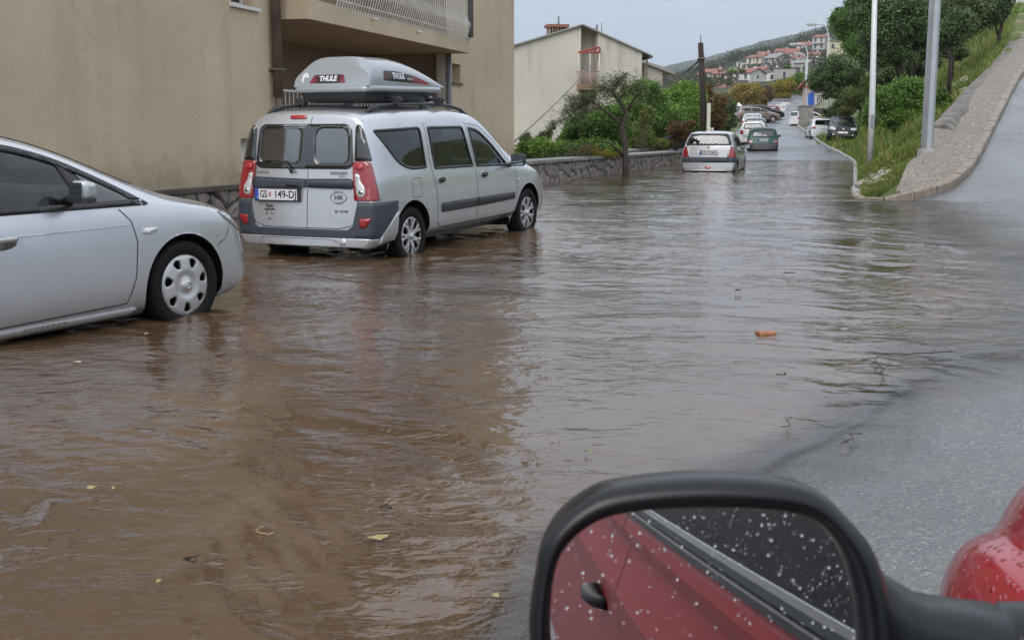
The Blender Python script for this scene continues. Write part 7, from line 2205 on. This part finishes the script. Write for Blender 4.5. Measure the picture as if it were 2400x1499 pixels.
plant('dark_tree', 'dark green rounded tree between the rust-coloured tree and the white gatepost', 'tree', W(1700, 318, Y=68) - Vector((0, 0, 1)), blobs_px([(1700, 250, 22, 24), (1708, 280, 20, 24), (1690, 295, 24, 16)], 68), 'dark', 46, 260, .09, 13, 1.0, [[(0, 0, 0), (0, 0, 1.5), (0, .2, 2.6)]], tw=.09)
plant('shrub_row', 'tangled low green shrub behind the concrete kerb wall by the pole', 'bush', W(1640, 345, Y=52) - Vector((0, 0, .5)), blobs_px([(1640, 325, 40, 16), (1690, 322, 26, 12), (1580, 345, 30, 10)], 54), 'mixed', 30, 220, .07, 14, crown_name='foliage')
plant('low_hedge', 'ragged bright green hedge along the stone wall left of the leaning tree', 'hedge', W(1340, 385, Y=31) - Vector((0, 0, .5)), blobs_px([(1300, 358, 60, 20), (1390, 352, 60, 22), (1250, 345, 36, 14), (1445, 356, 30, 14)], 35), 'bright', 80, 170, .055, 22, crown_name='foliage')
plant('backdrop_bush', 'broad mid-green thicket filling the space behind the rusty bushes', 'bush', W(1560, 345, Y=52) - Vector((0, 0, 1)), blobs_px([(1500, 300, 50, 50), (1560, 310, 60, 50), (1620, 300, 40, 45), (1480, 240, 36, 28)], 57), 'green', 110, 200, .09, 23, crown_name='foliage')
# --- autumn trees beyond the crossways cars
AG = 'autumn trees beyond the far street'
plant('autumn_tree', 'golden-brown autumn tree above the crossways brown estate', 'tree', W(1740, 262, Y=150), blobs_px([(1735, 225, 28, 22), (1755, 215, 22, 20), (1715, 235, 20, 14)], 150), 'autumn', 50, 150, .20, 15, 1.0, [[(0, 0, -2), (0, 0, 1.5)]], tw=.15, group=AG)
plant('autumn_tree', 'yellow-brown autumn tree beneath the bright white house', 'tree', W(1768, 262, Y=158), blobs_px([(1772, 212, 20, 16), (1760, 240, 26, 16), (1785, 235, 14, 14)], 158), 'autumn', 45, 150, .20, 16, 1.0, [[(0, 0, -2), (0, 0, 1.5)]], tw=.15, group=AG)
plant('bare_brown_tree', 'bare brown many-branched tree behind the red hatchback', 'tree', W(1796, 262, Y=160), blobs_px([(1796, 222, 20, 24), (1806, 210, 12, 12)], 160, .7), 'brown', 60, 22, .12, 17, 1.0, [[(0, 0, -2), (0, 0, 1.0), (.2, 0, 2)]], tw=.16, twigs=7, limb=.09, bark=mat('bark_brown', (.10, .065, .045), .9))
plant('yellow_tree', 'yellow autumn tree behind the white saloon on the far street', 'tree', W(1828, 258, Y=190), blobs_px([(1822, 215, 20, 24), (1842, 200, 16, 18), (1838, 230, 18, 18)], 190), 'yellow', 50, 150, .22, 18, 1.0, [[(0, 0, -2), (0, 0, 1.5)]], tw=.15)
plant('green_tree', 'leafy green tree above the dark car at the top of the street', 'tree', W(1868, 250, Y=205), blobs_px([(1868, 205, 20, 28), (1880, 185, 18, 22), (1885, 225, 16, 18)], 205), 'green', 56, 160, .24, 19, 1.0, [[(0, 0, -2), (0, 0, 1.5)]], tw=.15)
plant('hedge', 'dull green hedge behind the crossways parked cars', 'hedge', W(1770, 268, Y=135) - Vector((0, 0, .5)), blobs_px([(1720, 262, 24, 9), (1755, 258, 26, 9), (1785, 262, 18, 9)], 138), 'olive', 50, 120, .14, 20, crown_name='foliage')
# --- bank trees on the right
def bank_tree(label, leaf, Y, bl, trunks_px, n, per, size, seed, tw=.12, name='bank_tree', twigs=2):
    bx, by = trunks_px[0][0]
    b = W(bx, by, Y=Y); gz = tz(b.x, b.y); b.z = min(b.z, gz + .2)
    tr = [[tuple(W(px, py, Y=Y) - b) for px, py in T] for T in trunks_px]
    tr[0] = [(0, 0, -.4)] + tr[0]
    return plant(name, label, 'tree', b, blobs_px(bl, Y, 1.0), leaf, int(n * 1.3), per * .62, size, seed, 1.0, tr, clr=.31, tw=tw, twigs=twigs, limb=.06)
bank_tree('broad dark tree with forked trunks between the slim lamp post and the thick steel pole', 'dark', 44, [(2070, 60, 60, 62), (2130, 40, 55, 60), (2020, 20, 40, 38), (2100, 120, 60, 35), (2170, 90, 40, 50)], [[(2115, 195), (2105, 150), (2095, 110), (2075, 80)], [(2110, 180), (2090, 130), (2060, 100), (2040, 60)], [(2105, 150), (2120, 115), (2130, 80)]], 120, 300, .075, 31, .15)
bank_tree('second dark tree with a straight trunk just left of the thick steel pole', 'olive', 47, [(2150, 40, 45, 55), (2190, 20, 40, 50), (2160, 110, 35, 28)], [[(2140, 180), (2142, 145), (2150, 110), (2170, 70)], [(2142, 145), (2130, 120), (2128, 90)]], 75, 280, .075, 32, .12)
bank_tree('leafy tree leaning out over the houses behind the arched street lamp', 'green', 62, [(1985, 50, 42, 28), (1960, 35, 26, 14), (2010, 90, 40, 35), (2000, 20, 28, 22), (1975, 78, 20, 18)], [[(2075, 215), (2055, 160), (2030, 110), (2000, 75)]], 90, 260, .085, 33, .14)
bank_tree('darker round tree above the parked cars on the bank', 'dark', 74, [(1930, 190, 34, 30), (1965, 165, 42, 34), (2000, 190, 38, 34), (1960, 215, 40, 20)], [[(2018, 238), (2000, 205), (1990, 180)], [(1975, 245), (1970, 215), (1960, 190)]], 90, 260, .10, 34, .12)
bank_tree('olive-green tree crown overhanging right of the thick steel pole', 'olive', 46, [(2240, 40, 45, 60), (2280, 15, 40, 40), (2215, 90, 35, 40)], [[(2232, 135), (2225, 100), (2240, 60)], [(2228, 128), (2210, 115), (2200, 85)]], 80, 290, .075, 35, .11)
bank_tree('slanting dark tree at the top of the retaining wall', 'dark', 50, [(2310, 25, 48, 36), (2345, 0, 38, 28), (2280, 50, 26, 24)], [[(2342, 84), (2350, 50), (2372, 15), (2385, -10)], [(2338, 80), (2332, 50), (2320, 20)]], 70, 260, .075, 36, .11)
bank_tree('small dark tree right of the thick steel pole in the middle of the bank', 'dark', 36, [(2225, 80, 35, 30), (2250, 50, 30, 34)], [[(2228, 140), (2222, 110), (2215, 85)], [(2228, 135), (2200, 130), (2192, 128)]], 34, 260, .06, 37, .08)
def shrub(label, leaf, Y, bl, n, per, size, seed):
    px, py = bl[0][0], bl[0][1] + bl[0][3]
    b = W(px, py, Y=Y); 
    return plant('bank_shrub', label, 'bush', b, blobs_px(bl, Y, 1.0), leaf, n, per, size, seed, crown_name='foliage', group='shrubs on the right bank')
shrub('large leafy green shrub behind the slim lamp post', 'green', 36, [(2090, 235, 40, 32), (2130, 215, 40, 30), (2110, 275, 42, 28), (2150, 250, 26, 28)], 90, 300, .06, 41)
shrub('green shrub low on the bank right above the black hatchback', 'green', 58, [(2050, 272, 28, 28), (2065, 245, 26, 26), (2075, 295, 22, 22)], 60, 260, .075, 42)
shrub('olive shrub under the dark round tree on the bank', 'olive', 78, [(1990, 245, 36, 16), (1950, 262, 24, 12)], 40, 220, .09, 43)
shrub('yellow-green shrub above the verge left of the lamp post', 'mixed', 68, [(2010, 225, 32, 22), (2040, 200, 26, 22), (1985, 262, 26, 14)], 50, 220, .085, 44)
shrub('dark shrub beside the thick steel pole halfway up', 'dark', 32, [(2195, 280, 16, 24), (2205, 310, 14, 14)], 22, 240, .05, 45)
shrub('low green shrub hugging the wall edge right of the steel pole', 'green', 31, [(2215, 245, 18, 20), (2205, 222, 16, 18)], 22, 240, .05, 46)
shrub('pale green hedge at the very top of the ramp', 'bright', 66, [(2360, 40, 30, 12), (2395, 35, 22, 12), (2330, 48, 20, 10)], 40, 220, .08, 47)
shrub('olive thicket under the upper trees on the bank', 'olive', 52, [(2160, 150, 50, 20), (2090, 180, 40, 20), (2250, 125, 30, 16)], 60, 240, .075, 48)
shrub('mid-green thicket on the upper bank behind the trees', 'dark', 70, [(2150, 60, 90, 50), (2060, 110, 60, 50), (2260, 30, 70, 45)], 120, 260, .11, 49)
# small conifers and dark clumps on the far hill
def far_tree(px, py, Y, h, w, leaf, label, seed):
    b = W(px, py, Y=Y); s = Y / 2700
    cone = 'pointed' in label
    bl = [((b.x, b.y, b.z + h * s * .35), (w * s, w * s, h * s * .4))] + ([((b.x, b.y, b.z + h * s * .8), (w * s * .4, w * s * .4, h * s * .3))] if cone else [])
    plant('conifer' if cone else 'far_tree', label, 'tree', b, bl, leaf, 18, 60, s * 2.2, seed, 1.0, [[(0, 0, -3 * s), (0, 0, h * s * .6)]], tw=s * .8, group='trees on the far hillside')
r9 = random.Random(9)
for i, (px, py, Y, h, w, l, lb) in enumerate([(1726, 142, 800, 16, 5, 'dark', 'pointed conifer standing on the hill skyline above the cream houses'), (1667, 158, 750, 14, 5, 'dark', 'pointed conifer on the hill left above the pink house'),
    (1775, 128, 840, 12, 9, 'dark', 'dark tree clump on the skyline left of the tall grey house'), (1795, 124, 850, 12, 9, 'dark', 'second dark tree clump on the skyline'), (1755, 135, 830, 8, 7, 'dark', 'small dark tree on the skyline'),
    (1880, 104, 880, 14, 12, 'dark', 'broad dark tree on the skyline by the upper lamp arm'), (1905, 94, 880, 12, 10, 'dark', 'dark tree on the skyline right of the upper lamp arm'), (1640, 175, 720, 10, 9, 'dark', 'dark tree at the foot of the hill by the pole'),
    (1715, 172, 420, 14, 14, 'bright', 'pale green tree beside the small annex above the pink house'), (1740, 170, 400, 9, 10, 'mixed', 'small mixed tree left of the annex'), (1846, 160, 320, 8, 9, 'green', 'green tree by the grey house yard'), (1618, 178, 700, 10, 10, 'dark', 'dark tree low on the hill left of the pole')]):
    far_tree(px, py, Y, h, w, l, lb, 60 + i)

# woods on the far slope: a mass of distant crowns
def wood():
    rs = np.random.RandomState(77); cs = []; rr = []
    pxs, d, Zg = TG
    for _ in range(5200):
        Y = 330 + 600 * rs.rand() ** .8; px = rs.uniform(1450, 2350)
        if 1640 < px < 1960 and (395 < Y < 500 or 530 < Y < 650) and rs.rand() < .93: continue
        X = (px - 1200) / K * Y
        if fbm(np.array([X * .02]), np.array([Y * .02]), 3)[0] < -.10: continue
        s = rs.uniform(1.2, 3.2); cs.append(np.array((X, Y, tz(X, Y) + s * .6))); rr.append(np.array((s * 1.1, s * 1.1, s)))
    return leaves(rs, cs, rr, [34] * len(cs), .75)
V, Fq = wood()
LF['far'] = leafmat('leaf_far', [(.025, .042, .022), (.04, .058, .028), (.075, .065, .035)])
tag(mk_np('far_wood', V, Fq, LF['far']), 'scrubby woods covering the far hillside around the houses', 'woods', kind='stuff')
# --- grass on the bank
def grass():
    rs = np.random.RandomState(21); n = 150000
    D = 21.5 + (74 - 21.5) * rs.rand(n) ** 1.7
    e = redge(D) + .18
    # strip-side limit in px by distance
    hi = np.interp(D, [21.5, 22.5, 24.5, 30, 38, 50, 74], [2035, 2110, 2175, 2236, 2305, 2350, 2370]); hi = (hi - 1200) / K * D
    X = e + (hi - e) * rs.rand(n)
    ok = X > e
    D, X = D[ok], X[ok]; n = len(D)
    pxs, d, Zg = TG
    p = X / D * K + 1200; j = np.clip(np.searchsorted(pxs, p) - 1, 0, len(pxs) - 2); i = np.clip(np.searchsorted(d, D) - 1, 0, len(d) - 2)
    a = (p - pxs[j]) / (pxs[j + 1] - pxs[j]); b = (D - d[i]) / (d[i + 1] - d[i])
    Z = (Zg[i, j] * (1 - a) + Zg[i, j + 1] * a) * (1 - b) + (Zg[i + 1, j] * (1 - a) + Zg[i + 1, j + 1] * a) * b
    pat = fbm(X * .8, D * .8, 3) + .5; keep = (pat > .36) | (rs.rand(n) < .12)
    X, D, Z, pat = X[keep], D[keep], Z[keep], pat[keep]; n = len(X)
    h = (.05 + .10 * rs.rand(n)) * (1 + 1.2 * (pat > .62)) * np.clip(D / 30, .8, 2); w = .006 + .00035 * D
    an = rs.rand(n) * 2 * PI; dx, dy = np.cos(an) * w, np.sin(an) * w; lx, ly = rs.normal(size=n) * h * .4, rs.normal(size=n) * h * .4
    V = np.stack([np.stack([X - dx, D - dy, Z - .01], -1), np.stack([X + dx, D + dy, Z - .01], -1), np.stack([X + lx, D + ly, Z + h], -1)], 1).reshape(-1, 3)
    return V, np.arange(3 * n).reshape(-1, 3)
V, Fq = grass()
LF['grass'] = leafmat('grass_blades', [(.05, .12, .015), (.08, .17, .02), (.13, .20, .04), (.22, .19, .08)], .3)
tag(mk_np('grass', V, Fq, LF['grass']), 'short wet green grass covering the bank beside the kerb', 'grass', kind='stuff')
# loose stones on the bank and along the gravel edge
def rock(bm, p, s, r):
    q = bmesh.ops.create_icosphere(bm, subdivisions=1, radius=s)
    for v in q['verts']: v.co = Vector((v.co.x * r.uniform(.8, 1.3), v.co.y * r.uniform(.8, 1.3), v.co.z * r.uniform(.4, .8))) + Vector(p)
r8 = random.Random(8); bm = bmesh.new()
for i in range(420):
    if i < 60: px, py, Y = r8.uniform(2190, 2260), r8.uniform(165, 240), 36; X, Yy = (px - 1200) / K * (Y + (240 - py) * .08), Y + (240 - py) * .08
    elif i < 110: Yy = r8.uniform(23, 26); X = (r8.uniform(2020, 2090) - 1200) / K * Yy
    else: Yy = r8.uniform(23, 66); X = (r8.uniform(2030, 2340) - 1200) / K * Yy
    if X / Yy * K + 1200 > np.interp(Yy, [21.5, 22.5, 24.5, 30, 38, 50, 74], [2035, 2110, 2175, 2236, 2305, 2350, 2370]): continue
    rock(bm, (X, Yy, tz(X, Yy) + .01), r8.choice([.03, .05, .08, .12]) * (1.6 if i < 60 else 1), r8)
tag(finish(bm, 'stones', mat('pale_stones', (.40, .36, .30), .8, var=.4, vscale=2)), 'scattered pale stones among the grass of the bank', 'stones', kind='stuff')

# ------------------------------------------------------------------ things floating or lying in the water
BRK = mat('wet_brick', (.42, .17, .07), .4, var=.3, vscale=20, bump=1, bscale=60)
o = thing('brick', 'orange-brown brick sticking out of the shallow water in mid-road', 'brick', W(1795, 784, z=.07), rz=R(8))
box('block', (-.057, -.045, -.04), (.057, .045, .022), BRK, o, bev=.005)
LEAFY = mat('fallen_leaf_yellow', (.34, .27, .11), .45, var=.3, vscale=30)
def leaf(px, py, s, label, m=LEAFY):
    p = W(px, py, z=.085); r = random.Random(px); a0 = r.uniform(0, 6.28); V = [(0, 0, .004)]; n = 14
    for k in range(n):
        t = 2 * PI * k / n; rad = s * (1 + .25 * math.sin(5 * t)) * (1.3 if k in (0, 1) else 1)
        V.append((rad * math.cos(t + a0), rad * .7 * math.sin(t + a0), .004 * math.sin(t * 2)))
    o = mk('leaf', V, [(0, k + 1, (k + 1) % n + 1) for k in range(n)], m); o.location = p; tag(o, label, 'leaf', group='fallen leaves floating on the water')
leaf(880, 1257, .028, 'large yellow leaf floating left of the wing mirror'); leaf(218, 1140, .020, 'yellow leaf floating near the lower left, left of a smaller one'); leaf(268, 1142, .010, 'tiny yellow leaf right beside the yellow leaf at lower left')
leaf(180, 848, .022, 'pale leaf floating below the door of the left hatchback', mat('fallen_leaf_pale', (.5, .4, .28), .5)); leaf(345, 781, .018, 'small yellow leaf floating by the hatchback front wheel'); leaf(1378, 1056, .012, 'small green leaf floating above the wing mirror', mat('fallen_leaf_green', (.15, .22, .06), .5))
leaf(1160, 1392, .012, 'small dull leaf floating just left of the mirror housing'); leaf(375, 1360, .010, 'speck-like yellow leaf near the bottom left')
TW = mat('twig_brown', (.07, .045, .03), .8)
def twig(px, py, l, ang, label, m=TW, th=.004, cat='twig'):
    l *= .5; th *= .55
    p = W(px, py, z=.09); r = random.Random(px + py); bm = bmesh.new(); pts = [Vector((l * t * math.cos(ang) + r.uniform(-.02, .02), l * t * math.sin(ang) + r.uniform(-.03, .03), .004 + r.uniform(0, .008))) for t in np.linspace(-.5, .5, 7)]
    btube(bm, pts, th, 5)
    for k in range(2): q = pts[2 + k * 2]; btube(bm, [q, q + Vector((math.cos(ang + .8) * l * .18, math.sin(ang + .8) * l * .18, .005))], th * .6, 4)
    o = finish(bm, 'twig', m); o.location = p; tag(o, label, cat, group='twigs and debris in the water')
twig(610, 1252, .16, -.3, 'straw-coloured twig floating left of the large yellow leaf', mat('straw', (.35, .27, .15), .7), .003)
twig(905, 1190, .05, .2, 'short dark twig floating above the large yellow leaf', th=.008); twig(440, 1316, .035, .1, 'short dark stick near the bottom left', th=.007)
twig(1850, 640, .22, .2, 'dark twig cluster in mid-water beyond the brick', th=.008); twig(1845, 990, .35, 1.2, 'root-like dark debris strand above the wing mirror'); twig(1830, 880, .10, .4, 'small dark debris below the brick', th=.006)
twig(1730, 682, .08, 0, 'tiny dark debris left beyond the brick', th=.007); twig(2060, 860, 1.1, 1.35, 'long crooked strand of debris lying in shallow water right of the brick', th=.006)
twig(2150, 830, .8, .2, 'crooked strand of debris branching to the right in shallow water', th=.006); twig(2152, 720, .35, 1.4, 'short upright strand of debris near the waterline', th=.006)
twig(1990, 1030, .35, .9, 'thin debris strand on the wet asphalt right above the mirror', th=.004)
# gravel specks washed on the asphalt
bm = bmesh.new()
for i in range(800):
    px, py = r8.uniform(1500, 2400), r8.uniform(1000, 1420)
    if r8.random() > (py - 980) / 420: continue
    p = W(px, py, z=.07); s = r8.choice([.002, .003, .004, .006])
    q = bmesh.ops.create_cone(bm, segments=5, radius1=s, radius2=s * .4, depth=s, cap_ends=True)
    for v in q['verts']: v.co += Vector((p.x, p.y, float(near_ground(np.array([p.x]), np.array([p.y]))[0]) + s * .4))
tag(finish(bm, 'washed_gravel', mat('speck_gravel', (.30, .29, .265), .7, var=.5, vscale=40)), 'pale gravel washed over the wet asphalt', 'gravel', kind='stuff')

# ------------------------------------------------------------------ haze
HZ = 1.6e-4
g = NT('haze_air'); g.t.nodes.remove(g.p); pv = g.t.nodes.new('ShaderNodeVolumePrincipled')
pv.inputs['Density'].default_value = HZ; pv.inputs['Color'].default_value = (.86, .91, 1, 1); pv.inputs['Anisotropy'].default_value = .2
g.l(pv.outputs[0], g.o.inputs['Volume'])
hz_o = box('haze', (-4500, -2600, -23), (6200, 6600, 560), g.m); hz_o['kind'] = 'stuff'
